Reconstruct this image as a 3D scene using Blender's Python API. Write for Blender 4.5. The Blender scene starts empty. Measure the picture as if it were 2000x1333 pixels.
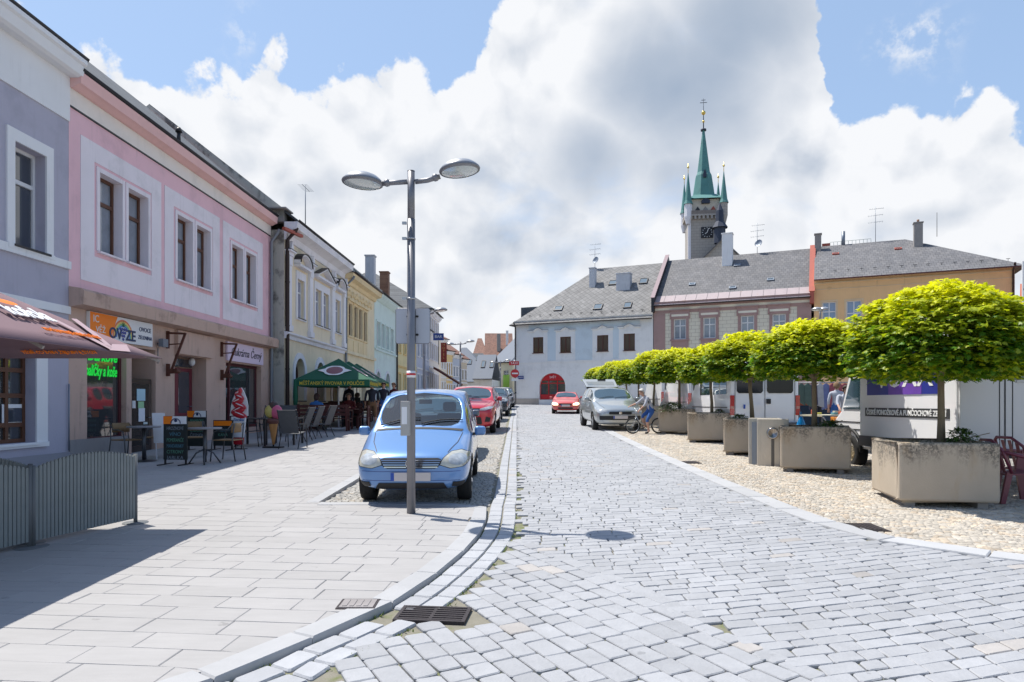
import bpy, bmesh, math, random
import numpy as np
from math import sin, cos, pi, radians, atan2, sqrt, tan
from mathutils import Vector, Matrix
from mathutils.bvhtree import BVHTree
random.seed(7); np.random.seed(7)
SC = bpy.context.scene
COL = SC.collection
# ------------------------------------------------------------------ camera
F = 4000/3.0            # focal length in photo pixels (24 mm on a 36 mm sensor, photo 2000 px wide)
CX, HY, CH = 1000.0, 788.0, 1.6
cam = bpy.data.cameras.new("Camera"); camo = bpy.data.objects.new("Camera", cam); COL.objects.link(camo)
camo.location = (0, 0, CH); camo.rotation_euler = (pi/2, 0, 0)
cam.lens = 24; cam.sensor_width = 36; cam.shift_y = (HY-666.5)/2000; cam.clip_end = 3000; cam.clip_start = .05
SC.camera = camo
SC.view_settings.view_transform = 'Standard'; SC.view_settings.look = 'None'
SC.view_settings.exposure = 0.44; SC.view_settings.gamma = 1
SC.render.resolution_x = 1024; SC.render.resolution_y = 682
# ------------------------------------------------------------------ sun
SUN_DIR = Vector((-1.66, 1.07, 4.2)).normalized()
sun = bpy.data.lights.new("Sun", 'SUN'); suno = bpy.data.objects.new("Sun", sun); COL.objects.link(suno)
sun.energy = 4.45; sun.angle = radians(.5); sun.color = (1, .95, .86)
suno.rotation_euler = SUN_DIR.to_track_quat('Z', 'Y').to_euler(); suno.location = (-20, 20, 60)
EL = math.asin(SUN_DIR.z); AZ = atan2(SUN_DIR.x, SUN_DIR.y)
# ------------------------------------------------------------------ sky
W = bpy.data.worlds.new("World"); SC.world = W; W.use_nodes = True
nt = W.node_tree; nt.nodes.clear()
def mth(nt, op, a, b=None, c=None, clamp=False):
    n = nt.nodes.new('ShaderNodeMath'); n.operation = op; n.use_clamp = clamp
    for i, v in enumerate((a, b, c)):
        if v is None: continue
        if isinstance(v, (int, float)): n.inputs[i].default_value = v
        else: nt.links.new(v, n.inputs[i])
    return n.outputs[0]
def vmth(nt, op, a, b=None, s=None):
    n = nt.nodes.new('ShaderNodeVectorMath'); n.operation = op
    for i, v in enumerate((a, b)):
        if v is None: continue
        if isinstance(v, (tuple, list, Vector)): n.inputs[i].default_value = tuple(v)
        else: nt.links.new(v, n.inputs[i])
    if s is not None:
        if isinstance(s, (int, float)): n.inputs['Scale'].default_value = s
        else: nt.links.new(s, n.inputs['Scale'])
    return n.outputs['Value'] if op in ('LENGTH', 'DISTANCE', 'DOT_PRODUCT') else n.outputs['Vector']
def smooth(nt, v, lo, hi):
    n = nt.nodes.new('ShaderNodeMapRange'); n.interpolation_type = 'SMOOTHSTEP'
    nt.links.new(v, n.inputs[0]); n.inputs[1].default_value = lo; n.inputs[2].default_value = hi
    return n.outputs[0]
def noise(nt, vec, scale, detail=4, rough=.5, dist=0, col=False):
    n = nt.nodes.new('ShaderNodeTexNoise'); n.inputs['Scale'].default_value = scale
    n.inputs['Detail'].default_value = detail; n.inputs['Roughness'].default_value = rough
    n.inputs['Distortion'].default_value = dist
    if vec is not None: nt.links.new(vec, n.inputs['Vector'])
    return n.outputs['Color'] if col else n.outputs[0]
def mixc(nt, f, a, b, mode='MIX'):
    n = nt.nodes.new('ShaderNodeMix'); n.data_type = 'RGBA'; n.blend_type = mode
    for sock, v in ((n.inputs[0], f), (n.inputs[6], a), (n.inputs[7], b)):
        if isinstance(v, (int, float)): sock.default_value = v
        elif isinstance(v, (tuple, list)): sock.default_value = (*v[:3], 1)
        else: nt.links.new(v, sock)
    return n.outputs[2]
def pxdir(px, py):
    return Vector(((px-CX)/F, 1, (HY-py)/F)).normalized()
sky = nt.nodes.new('ShaderNodeTexSky'); sky.sky_type = 'NISHITA'; sky.sun_disc = False
sky.sun_elevation = EL; sky.sun_rotation = AZ; sky.air_density = 1.0; sky.dust_density = .7; sky.ozone_density = 1.5
tc = nt.nodes.new('ShaderNodeTexCoord'); D = tc.outputs['Generated']
sp = nt.nodes.new('ShaderNodeSeparateXYZ'); nt.links.new(D, sp.inputs[0])
Dp = vmth(nt, 'ADD', D, vmth(nt, 'SCALE', vmth(nt, 'SUBTRACT', noise(nt, D, 10, 5, .6, 0, True), (.5, .5, .5)), s=.075))
sq = nt.nodes.new('ShaderNodeSeparateXYZ'); nt.links.new(Dp, sq.inputs[0])
az = mth(nt, 'ARCTAN2', sq.outputs[0], sq.outputs[1]); el = mth(nt, 'ARCSINE', sq.outputs[2])
fc = nt.nodes.new('ShaderNodeFloatCurve'); cv = fc.mapping.curves[0]
edge = [(-1400, 260), (-600, 230), (-200, 150), (0, 115), (100, 98), (165, 98), (250, 112), (330, 140), (400, 150), (468, 150), (500, 80), (530, 45), (562, 85),
        (590, 132), (680, 152), (780, 140), (850, 165), (905, 170), (925, 118), (950, 50), (1000, -40), (1100, -220), (1480, -230), (1570, -30), (1598, 60),
        (1612, 150), (1625, 196), (1700, 226), (1800, 245), (1850, 252), (1900, 220), (1950, 226), (2000, 246), (2400, 240), (4000, 300)]
pts = []
for px, py in edge:
    d = pxdir(px, py); pts.append(((atan2(d.x, d.y)+1.6)/3.2, math.asin(d.z)))
pts = sorted(pts); pts = [(0, .2)] + pts + [(1, .2)]
while len(cv.points) < len(pts): cv.points.new(.5, .5)
for p, (x, y) in zip(cv.points, pts): p.location = (x, y); p.handle_type = 'AUTO_CLAMPED'
fc.mapping.update()
nt.links.new(mth(nt, 'DIVIDE', mth(nt, 'ADD', az, 1.6), 3.2, clamp=True), fc.inputs['Value'])
# cumulus density: fBm with rounded (billowed) lumps, warped by a coarser noise
Wn = vmth(nt, 'SUBTRACT', noise(nt, D, 5, 4, .5, 0, True), (.5, .5, .5)); Dw = vmth(nt, 'ADD', D, vmth(nt, 'SCALE', Wn, s=.07))
def vor(vec, scale):
    n = nt.nodes.new('ShaderNodeTexVoronoi'); n.inputs['Scale'].default_value = scale; n.inputs['Detail'].default_value = 1; n.inputs['Roughness'].default_value = .5; nt.links.new(vec, n.inputs['Vector']); return n.outputs['Distance']
def density(vec):
    bl = mth(nt, 'SUBTRACT', .45, vor(vec, 13)); f = mth(nt, 'SUBTRACT', noise(nt, vec, 9, 6, .58), .5)
    return mth(nt, 'ADD', mth(nt, 'MULTIPLY', bl, .55), mth(nt, 'MULTIPLY', f, 1.0))
n1 = density(Dw); n2 = noise(nt, D, 38, 4, .65, .0)
dd0 = mth(nt, 'SUBTRACT', fc.outputs[0], el)
dd = mth(nt, 'ADD', dd0, mth(nt, 'ADD', mth(nt, 'MULTIPLY', mth(nt, 'ADD', n1, .24), .12), mth(nt, 'MULTIPLY', mth(nt, 'SUBTRACT', n2, .5), .045)))
mask = smooth(nt, dd, -.002, .014)
def blob(px, py, r0, r1, wob=.12, squash=1.0):
    c = pxdir(px, py); dv = vmth(nt, 'SUBTRACT', D, tuple(c)); dv = vmth(nt, 'MULTIPLY', dv, (1, 1, squash))
    dist = mth(nt, 'ADD', vmth(nt, 'LENGTH', dv), mth(nt, 'MULTIPLY', n1, -wob)); return smooth(nt, dist, r1, r0)
wisp = mth(nt, 'MULTIPLY', mth(nt, 'MAXIMUM', blob(480, 62, 0, .05, .05, .55), blob(1800, 78, 0, .085, .08, 1.5)), smooth(nt, n2, .40, .70))
mask = mth(nt, 'MAXIMUM', mask, mth(nt, 'MULTIPLY', wisp, .8))
# blue showing through lower in the bank
gn = noise(nt, vmth(nt, 'MULTIPLY', Dw, (1, 1, 2.0)), 4.2, 5, .55, .0)
gap = mth(nt, 'MULTIPLY', smooth(nt, gn, .50, .66), smooth(nt, dd0, .09, .20))
mask = mth(nt, 'MULTIPLY', mask, mth(nt, 'SUBTRACT', 1, mth(nt, 'MULTIPLY', gap, .45)))
front = smooth(nt, sp.outputs[1], -.2, .35)
mask = mth(nt, 'MULTIPLY', mask, mth(nt, 'ADD', mth(nt, 'MULTIPLY', front, .75), .25))
# sunlit billows against grey undersides: difference of density towards the sun
lit = mth(nt, 'SUBTRACT', n1, density(vmth(nt, 'ADD', Dw, tuple(Vector((-.35, 0, .94))*.030))))
low = noise(nt, vmth(nt, 'MULTIPLY', Dw, (1, 1, 1.8)), 3.4, 5, .52, .0)
deep = smooth(nt, dd0, .04, .22)
g = mth(nt, 'MULTIPLY', smooth(nt, low, .44, .66), mth(nt, 'MULTIPLY', deep, .46))
big = mth(nt, 'MAXIMUM', blob(1330, 175, .03, .24, .12, 1.25), blob(1440, 50, .02, .19, .10, 1.2))
big = mth(nt, 'MAXIMUM', big, mth(nt, 'MULTIPLY', blob(1170, 310, .02, .19, .12, 1.5), .85))
big = mth(nt, 'MAXIMUM', big, mth(nt, 'MULTIPLY', blob(1330, 330, .0, .15, .10, 1.6), .80))
for px_, py_, r_, k_, s_ in ((600, 275, .085, .45, 1.3), (650, 370, .10, .55, 1.6), (850, 400, .12, .38, 1.1), (900, 580, .15, .35, 1.6), (1120, 500, .13, .25, 1.8), (1560, 400, .14, .45, 1.8), (1850, 420, .12, .35, 1.8)):
    g = mth(nt, 'MAXIMUM', g, mth(nt, 'MULTIPLY', blob(px_, py_, .0, r_, .10, s_), k_*.8))
g = mth(nt, 'MAXIMUM', g, mth(nt, 'MULTIPLY', big, .92))
g = mth(nt, 'SUBTRACT', g, mth(nt, 'MULTIPLY', lit, mth(nt, 'SUBTRACT', .95, mth(nt, 'MULTIPLY', big, .75))))
g = mth(nt, 'MAXIMUM', mth(nt, 'MINIMUM', g, 1.0), 0.0)
KC = 9.2
white = tuple(KC*v for v in (.60, .61, .63)); grey = tuple(KC*v for v in (.24, .295, .38))
cloud = mixc(nt, g, white, grey)
skyc = mixc(nt, mth(nt, 'MULTIPLY', front, .55), mixc(nt, 1.0, sky.outputs[0], (1.0, 1.0, 1.0), 'MULTIPLY'), tuple(KC*v for v in (.30, .42, .61)))
final = mixc(nt, mask, skyc, cloud)
bg = nt.nodes.new('ShaderNodeBackground'); bg.inputs[1].default_value = .125
nt.links.new(final, bg.inputs[0])
wo = nt.nodes.new('ShaderNodeOutputWorld'); nt.links.new(bg.outputs[0], wo.inputs[0])
# ------------------------------------------------------------------ helpers
def GZ(y):                       # the square climbs gently away from the camera, crests, then falls off
    if y < 58: return .024*y
    if y < 72: t = (y-58)/14; return .024*58 + 14*(.024*t - .5*(.034)*t*t)
    return GZ(71.999) - .010*(y-72)
def gp(px, py, h=0.0):           # photo pixel -> point on the ground (raised by h)
    y = (CH-h)*F/(py-HY+.024*F)
    return Vector(((px-CX)/F*y, y, .024*y+h))
def srgb(r, g=None, b=None):
    if g is None: r, g, b = r
    f = lambda v: v/12.92 if v <= .04045 else ((v+.055)/1.055)**2.4
    return (f(r/255), f(g/255), f(b/255))
MATS = {}
def mat(name, col, rough=.7, metal=0, var=.0, vs=3.0, bump=0, bs=40, spec=.5, coat=0, emis=None, trans=0, streak=0, attr=None, dirt=None, sub=0):
    if name in MATS: return MATS[name]
    m = bpy.data.materials.new(name); m.use_nodes = True; MATS[name] = m
    nt = m.node_tree; b = nt.nodes['Principled BSDF']
    b.inputs['Base Color'].default_value = (*col, 1); b.inputs['Roughness'].default_value = rough
    b.inputs['Metallic'].default_value = metal; b.inputs['Specular IOR Level'].default_value = spec
    b.inputs['Coat Weight'].default_value = coat; b.inputs['Coat Roughness'].default_value = .04
    b.inputs['Transmission Weight'].default_value = trans
    if emis: b.inputs['Emission Color'].default_value = (*col, 1); b.inputs['Emission Strength'].default_value = emis
    tc = nt.nodes.new('ShaderNodeTexCoord'); O = tc.outputs['Object']; c = None
    if attr:
        a = nt.nodes.new('ShaderNodeAttribute'); a.attribute_name = attr; c = a.outputs['Color']
    base = c if c is not None else col
    if var:
        n = noise(nt, O, vs, 8, .6)
        f = mth(nt, 'ADD', mth(nt, 'MULTIPLY', mth(nt, 'SUBTRACT', n, .5), var*2.4), 1)
        cmb = nt.nodes.new('ShaderNodeCombineColor')
        for i in range(3): nt.links.new(f, cmb.inputs[i])
        base = mixc(nt, 1.0, base, cmb.outputs[0], 'MULTIPLY')
    if streak:
        v = vmth(nt, 'MULTIPLY', O, (9, 9, .5)); s = smooth(nt, noise(nt, v, 1, 6, .6), .50, .75)
        s2 = smooth(nt, noise(nt, O, .9, 5, .6), .42, .68)
        base = mixc(nt, mth(nt, 'MULTIPLY', mth(nt, 'MULTIPLY', s, s2), streak), base, (.13, .12, .11))
    if dirt:
        s = smooth(nt, noise(nt, O, dirt[0], 7, .65), dirt[1], dirt[1]+.16)
        base = mixc(nt, mth(nt, 'MULTIPLY', s, dirt[3]), base, dirt[2])
    if not isinstance(base, tuple): nt.links.new(base, b.inputs['Base Color'])
    if bump:
        bn = nt.nodes.new('ShaderNodeBump'); bn.inputs['Strength'].default_value = bump; bn.inputs['Distance'].default_value = .01
        nt.links.new(noise(nt, O, bs, 6, .6), bn.inputs['Height']); nt.links.new(bn.outputs[0], b.inputs['Normal'])
    return m
class MB:
    def __init__(s): s.v = []; s.f = []; s.m = []; s.s = []; s.T = None; s.mi = 0
    def add(s, vs, fs, sm=False):
        n = len(s.v)
        if s.T is not None: vs = [s.T @ Vector(v) for v in vs]
        s.v += [tuple(v) for v in vs]; s.f += [tuple(n+i for i in f) for f in fs]
        s.m += [s.mi]*len(fs); s.s += [sm]*len(fs); return s
    def box(s, x0, x1, y0, y1, z0, z1):
        return s.add([(x0,y0,z0),(x1,y0,z0),(x1,y1,z0),(x0,y1,z0),(x0,y0,z1),(x1,y0,z1),(x1,y1,z1),(x0,y1,z1)],
                     [(0,3,2,1),(4,5,6,7),(0,1,5,4),(1,2,6,5),(2,3,7,6),(3,0,4,7)])
    def bar(s, p, q, w, h, up=(0,0,1)):
        p, q = Vector(p), Vector(q); d = (q-p).normalized(); u = Vector(up)
        if abs(d.dot(u)) > .98: u = Vector((1,0,0))
        a = d.cross(u).normalized()*w/2; b = a.cross(d).normalized()*h/2
        return s.add([p-a-b, p+a-b, p+a+b, p-a+b, q-a-b, q+a-b, q+a+b, q-a+b], [(0,3,2,1),(4,5,6,7),(0,1,5,4),(1,2,6,5),(2,3,7,6),(3,0,4,7)])
    def tube(s, pts, r, n=8, caps=True, sm=True):
        pts = [Vector(p) for p in pts]; R = r if isinstance(r, (list, tuple)) else [r]*len(pts)
        vs = []; fs = []; pu = None
        for i, p in enumerate(pts):
            d = (pts[min(i+1, len(pts)-1)]-pts[max(i-1, 0)]).normalized()
            if pu is None: u = d.orthogonal().normalized()
            else: u = (pu-d*pu.dot(d)).normalized()
            pu = u; w = d.cross(u)
            for k in range(n):
                a = 2*pi*k/n; vs.append(p+(u*cos(a)+w*sin(a))*R[i])
        for i in range(len(pts)-1):
            for k in range(n):
                a, b = i*n+k, i*n+(k+1) % n; fs.append((a, b, b+n, a+n))
        s.add(vs, fs, sm)
        if caps: s.add(vs[:n], [tuple(range(n-1, -1, -1))]); s.add(vs[-n:], [tuple(range(n))])
        return s
    def cyl(s, p, q, r, r2=None, n=16): return s.tube([p, q], [r, r if r2 is None else r2], n)
    def lathe(s, prof, c=(0,0,0), n=24, sm=True, sx=1, sy=1):
        vs = []; fs = []
        for r, z in prof:
            for k in range(n):
                a = 2*pi*k/n; vs.append((c[0]+r*cos(a)*sx, c[1]+r*sin(a)*sy, c[2]+z))
        for i in range(len(prof)-1):
            for k in range(n): a, b = i*n+k, i*n+(k+1) % n; fs.append((a, b, b+n, a+n))
        return s.add(vs, fs, sm)
    def sphere(s, c, r, n=12, sm=True):
        if not isinstance(r, (tuple, list)): r = (r, r, r)
        vs = []; fs = []
        for i in range(n//2+1):
            t = pi*i/(n//2)
            for k in range(n): a = 2*pi*k/n; vs.append((c[0]+r[0]*sin(t)*cos(a), c[1]+r[1]*sin(t)*sin(a), c[2]-r[2]*cos(t)))
        for i in range(n//2):
            for k in range(n): a, b = i*n+k, i*n+(k+1) % n; fs.append((a, b, b+n, a+n))
        return s.add(vs, fs, sm)
    def prism(s, poly, d0, d1, plane='xz', sm=False):      # polygon (ccw) extruded along the third axis
        n = len(poly)
        f = {'xz': lambda a, b, d: (a, d, b), 'xy': lambda a, b, d: (a, b, d), 'yz': lambda a, b, d: (d, a, b)}[plane]
        vs = [f(a, b, d0) for a, b in poly]+[f(a, b, d1) for a, b in poly]
        return s.add(vs, [tuple(range(n)), tuple(range(2*n-1, n-1, -1))]) .add(vs, [(i, i+n, (i+1) % n+n, (i+1) % n) for i in range(n)], sm)
    def quad(s, *p): return s.add(p, [tuple(range(len(p)))])
    def build(s, name, mats, parent=None, loc=None, bevel=0, fix=True, rot=None):
        me = bpy.data.meshes.new(name); me.from_pydata(s.v, [], s.f); 
        for m in (mats if isinstance(mats, (list, tuple)) else [mats]): me.materials.append(m)
        me.polygons.foreach_set('material_index', s.m); me.polygons.foreach_set('use_smooth', s.s)
        if fix:
            bm = bmesh.new(); bm.from_mesh(me); bmesh.ops.remove_doubles(bm, verts=bm.verts, dist=1e-5)
            bmesh.ops.recalc_face_normals(bm, faces=bm.faces); bm.to_mesh(me); bm.free()
        me.update(); o = bpy.data.objects.new(name, me); COL.objects.link(o)
        if parent: o.parent = parent
        if loc is not None: o.location = loc
        if rot: o.rotation_euler = rot
        if bevel:
            b = o.modifiers.new('bevel', 'BEVEL'); b.width = bevel; b.segments = 2; b.limit_method = 'ANGLE'; b.angle_limit = radians(40)
        return o
def tag(o, label=None, cat=None, group=None, kind=None):
    if label: o['label'] = label
    if cat: o['category'] = cat
    if group: o['group'] = group
    if kind: o['kind'] = kind
    return o
def thing(name, label, cat, loc=(0,0,0), rotz=0, group=None):
    o = bpy.data.objects.new(name, None); COL.objects.link(o); o.empty_display_size = .1
    o.location = loc; o.rotation_euler = (0, 0, rotz); return tag(o, label, cat, group)
KIDS = {}
def copy_tree(o, parent=None, loc=None, rotz=None, label=None):
    c = o.copy(); COL.objects.link(c)
    if parent: c.parent = parent
    if loc is not None: c.location = loc
    if rotz is not None: c.rotation_euler = (0, 0, rotz)
    if label: c['label'] = label
    for ch in [x for x in COL.objects if x.parent == o]: copy_tree(ch, c)
    return c
def text(s, name, parent, m, size, loc, rot=(pi/2, 0, 0), ext=.004, align='CENTER', width=None, shear=0, bold=0, sx=1, label=None):
    cu = bpy.data.curves.new(name, 'FONT'); cu.body = s; cu.size = size; cu.extrude = ext; cu.align_x = align; cu.align_y = 'CENTER'
    cu.shear = shear; cu.offset = bold; cu.resolution_u = 3; cu.space_line = .9
    t = bpy.data.objects.new(name+'_tmp', cu); COL.objects.link(t)
    bpy.context.view_layer.update()
    me = bpy.data.meshes.new_from_object(t.evaluated_get(bpy.context.evaluated_depsgraph_get()))
    bpy.data.objects.remove(t); bpy.data.curves.remove(cu)
    if width and len(me.vertices):
        xs = [v.co.x for v in me.vertices]; k = width/(max(xs)-min(xs)); sx = k
    for v in me.vertices: v.co.x *= sx
    me.materials.clear(); me.materials.append(m); me.name = name
    o = bpy.data.objects.new(name, me); COL.objects.link(o); o.parent = parent; o.location = loc; o.rotation_euler = rot
    if label: o['label'] = label
    return o
# ------------------------------------------------------------------ ground, paving
def catmull(P, n=8):
    P = [Vector((p[0], p[1])) for p in P]; out = []
    Q = [P[0]*2-P[1]]+P+[P[-1]*2-P[-2]]
    for i in range(1, len(Q)-2):
        for k in range(n):
            t = k/n; a, b, c, d = Q[i-1], Q[i], Q[i+1], Q[i+2]
            out.append(.5*((2*b)+(c-a)*t+(2*a-5*b+4*c-d)*t*t+(3*b-a-3*c+d)*t**3))
    out.append(P[-1]); return out
def resample(P, step):
    L = [0]
    for a, b in zip(P, P[1:]): L.append(L[-1]+(b-a).length)
    n = max(1, round(L[-1]/step)); out = []; j = 0
    for i in range(n+1):
        t = L[-1]*i/n
        while j < len(L)-2 and L[j+1] < t: j += 1
        out.append(P[j].lerp(P[j+1], (t-L[j])/max(1e-9, L[j+1]-L[j])))
    return out
def offset(P, d):                # to the left of the direction of travel
    out = []
    for i, p in enumerate(P):
        t = (P[min(i+1, len(P)-1)]-P[max(i-1, 0)]).normalized(); out.append(p+Vector((-t.y, t.x))*d)
    return out
def XY(px, py): v = gp(px, py); return (v.x, v.y)
left_edge = catmull([(-6.5, -3.0), (-3.6, 1.2), XY(430, 1333), XY(520, 1296), XY(610, 1256), XY(700, 1218), XY(775, 1180), XY(845, 1133), XY(905, 1083), XY(938, 1045), XY(952, 1012)], 8)
gut_edge = left_edge + catmull([(-.30, 9.2), XY(966, 960), XY(978, 900), XY(987, 860), XY(995, 820), (-.05, 40), (.0, 66), (.2, 90)], 10)
right_edge = catmull([(9, 3.0), (6.0, 5.2), XY(2000, 1098), XY(1850, 1080), XY(1740, 1062), XY(1640, 1040), XY(1540, 1005), XY(1440, 963), XY(1330, 915), XY(1240, 873), XY(1185, 845), (3.6, 32), (4.8, 45), (6.0, 60), (6.5, 75)], 8)
def interp_x(P, y):
    for a, b in zip(P, P[1:]):
        lo, hi = (a, b) if a.y < b.y else (b, a)
        if lo.y <= y <= hi.y and hi.y > lo.y: return lo.x+(hi.x-lo.x)*(y-lo.y)/(hi.y-lo.y)
    return P[0].x if abs(y-P[0].y) < abs(y-P[-1].y) else P[-1].x
YS = np.linspace(-3, 90, 1200)
LX = np.array([interp_x(left_edge, y) if y < 9.0 else interp_x(gut_edge, y) for y in YS]); RX = np.array([interp_x(right_edge, y) for y in YS])
GL = np.array([interp_x(gut_edge, y) for y in YS])
lx = lambda y: np.interp(y, YS, LX); rx = lambda y: np.interp(y, YS, RX); gl = lambda y: np.interp(y, YS, GL)
GZv = np.vectorize(GZ)
def stone_field(name, cells, joint_z, top_dz, chamfer, cols, m_stone, jit=.006, tilt=.003, round_=.0, drop=.012, hz=0.0):
    """cells: array (N,4,2) corner quads; cols: (N,3). Each stone: worn top, chamfered shoulder and skirt."""
    N = len(cells); C = cells + np.random.uniform(-jit, jit, cells.shape); K = 4
    if round_:
        K = 8; f = np.random.uniform(.45, 1.3, (N, 4, 1))*round_; nx, pv = np.roll(C, -1, 1), np.roll(C, 1, 1); O8 = np.empty((N, 8, 2))
        ln = np.linalg.norm(nx-C, axis=2, keepdims=True); lp = np.linalg.norm(pv-C, axis=2, keepdims=True)
        O8[:, 0::2] = C+(pv-C)/np.maximum(lp, .01)*f; O8[:, 1::2] = C+(nx-C)/np.maximum(ln, .01)*f; C = O8
    cen = C.mean(1, keepdims=True)
    inner = cen + (C-cen)*(1-chamfer/np.maximum(.02, np.linalg.norm(C-cen, axis=2, keepdims=True)))
    z0 = GZv(cen[:, 0, 1])+hz+np.random.uniform(-top_dz, top_dz, N)
    slope = np.random.uniform(-tilt, tilt, (N, 2))/.1
    def zz(P, dz): return (z0[:, None] + (P[:, :, 1]-cen[:, :, 1])*.024 + ((P-cen)*slope[:, None, :]).sum(2) - dz)
    V = np.zeros((N, 3*K, 3)); V[:, 0:K, :2] = inner; V[:, 0:K, 2] = zz(inner, 0)
    V[:, K:2*K, :2] = C; V[:, K:2*K, 2] = zz(C, drop); V[:, 2*K:, :2] = C; V[:, 2*K:, 2] = zz(C, drop+joint_z)
    quads = ([(0, 1, 2, 3)] if K == 4 else [(0, 1, 2, 3), (0, 3, 4, 7), (7, 4, 5, 6)])+[(a, a-K, (a-K+1) % K, (a-K+1) % K+K) for a in range(K, 2*K)]+[(a+K, a, (a-K+1) % K+K, (a-K+1) % K+2*K) for a in range(K, 2*K)]
    Q = np.array(quads); idx = (Q[None]+(np.arange(N)*3*K)[:, None, None]).reshape(-1)
    me = bpy.data.meshes.new(name); me.vertices.add(N*3*K); me.vertices.foreach_set('co', V.reshape(-1))
    nf = N*len(quads); me.loops.add(nf*4); me.loops.foreach_set('vertex_index', idx.astype(np.int32))
    me.polygons.add(nf); me.polygons.foreach_set('loop_start', np.arange(nf, dtype=np.int32)*4)
    try: me.polygons.foreach_set('loop_total', np.full(nf, 4, dtype=np.int32))
    except Exception: pass
    me.polygons.foreach_set('use_smooth', np.zeros(nf, dtype=bool)); me.update(calc_edges=True); me.validate()
    at = me.attributes.new('stone', 'FLOAT_COLOR', 'FACE'); cc = np.ones((N, len(quads), 4)); cc[:, :, :3] = cols[:, None, :]
    at.data.foreach_set('color', cc.reshape(-1)); me.materials.append(m_stone)
    o = bpy.data.objects.new(name, me); COL.objects.link(o); return o
def stone_mat(name, bump=.5, bs=30, var=.1, rough=.8, moss=None):
    m = mat(name, (.4, .4, .4), rough=rough, attr='stone', var=var, vs=9, bump=bump, bs=bs); return stains(m)
def stains(m, amt=.16, sc=.45, sc2=2.2, streaks=0):
    nt = m.node_tree; b = nt.nodes['Principled BSDF']; O = [n for n in nt.nodes if n.type == 'TEX_COORD'][0].outputs['Object']; old = b.inputs['Base Color'].links[0].from_socket
    f = mth(nt, 'ADD', mth(nt, 'MULTIPLY', mth(nt, 'SUBTRACT', noise(nt, O, sc, 6, .65), .5), -amt*2), mth(nt, 'MULTIPLY', mth(nt, 'SUBTRACT', noise(nt, O, sc2, 4, .6), .5), -amt))
    if streaks: f = mth(nt, 'ADD', f, mth(nt, 'MULTIPLY', mth(nt, 'SUBTRACT', noise(nt, vmth(nt, 'MULTIPLY', O, (2.2, 16, 1)), 1.3, 5, .6, .3), .5), -streaks))
    spots = mth(nt, 'MULTIPLY', smooth(nt, noise(nt, O, 7, 3, .5), .70, .76), .25); f = mth(nt, 'SUBTRACT', mth(nt, 'ADD', f, 1), spots)
    cm = nt.nodes.new('ShaderNodeCombineColor'); [nt.links.new(f, cm.inputs[i]) for i in range(3)]; nt.links.new(mixc(nt, 1.0, old, cm.outputs[0], 'MULTIPLY'), b.inputs['Base Color']); return m
def grid(u0, u1, v0, v1, du, dv, gap, jr=.25):
    out = []; v = v0
    while v < v1:
        h = dv*random.uniform(1-jr*.35, 1+jr*.35); u = u0-random.uniform(0, du)
        while u < u1:
            w = du*random.uniform(1-jr, 1+jr); out.append(((u, v), (u+w-gap, v), (u+w-gap, v+h-gap), (u, v+h-gap))); u += w
        v += h
    return np.array(out)
def rot2(P, ang, c): ca, sa = cos(ang), sin(ang); Q = np.empty_like(P); Q[..., 0] = c[0]+P[..., 0]*ca-P[..., 1]*sa; Q[..., 1] = c[1]+P[..., 0]*sa+P[..., 1]*ca; return Q
def granite(N, base, spread, warm=.025, dark=.05):
    k = np.random.normal(1, spread, (N, 1)); c = np.array(base)[None]*k
    w = np.random.rand(N) < warm; d0 = dark; c[w] = c[w]*np.array([1.09, 1.01, .92]); d = np.random.rand(N) < dark; c[d] *= .9
    return np.clip(c, .03, .9)
GRAN = (.338, .345, .365)
m_sett = stone_mat('granite_sett', .55, 35, .13, .75)
# big ground sheet following the slope
def sheet(name, f0, f1, y0, y1, dz, m, ny=60, kind='structure', lab=None):
    b = MB(); ys = np.linspace(y0, y1, ny); vs = []; fs = []
    for y in ys: vs += [(f0(y), y, GZ(y)+dz), (f1(y), y, GZ(y)+dz)]
    for i in range(ny-1): fs.append((2*i, 2*i+1, 2*i+3, 2*i+2))
    b.add(vs, fs); o = b.build(name, m, fix=False); return tag(o, kind=kind)
m_soil = mat('ground_soil', srgb(120, 116, 110), .95, var=.12, vs=.8, bump=.4, bs=15)
g = sheet('ground', lambda y: -600, lambda y: 600, -60, 500, -.16, m_soil, 180)
# joint filling of the road: sand, grit and patches of moss
m_joint = mat('road_joint', srgb(128, 124, 112), .95, var=.25, vs=14, bump=.5, bs=90)
jn = m_joint.node_tree; jb = jn.nodes['Principled BSDF']; jo = [n for n in jn.nodes if n.type == 'TEX_COORD'][0].outputs['Object']
old = jb.inputs['Base Color'].links[0].from_socket
fm = mth(jn, 'MULTIPLY', smooth(jn, noise(jn, jo, 1.6, 5, .6), .47, .60), smooth(jn, noise(jn, jo, 16, 4, .6), .40, .56))
jn.links.new(mixc(jn, fm, old, srgb(104, 112, 66)), jb.inputs['Base Color'])
b = MB(); ys = np.linspace(-3, 90, 220); vs = []; fs = []
for y in ys: vs += [(float(lx(y))-.1, y, GZ(y)-.021), (float(rx(y))+.1, y, GZ(y)-.021)]
for i in range(len(ys)-1): fs.append((2*i, 2*i+1, 2*i+3, 2*i+2))
tag(b.add(vs, fs).build('road_bed', m_joint, fix=False), kind='structure')
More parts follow.
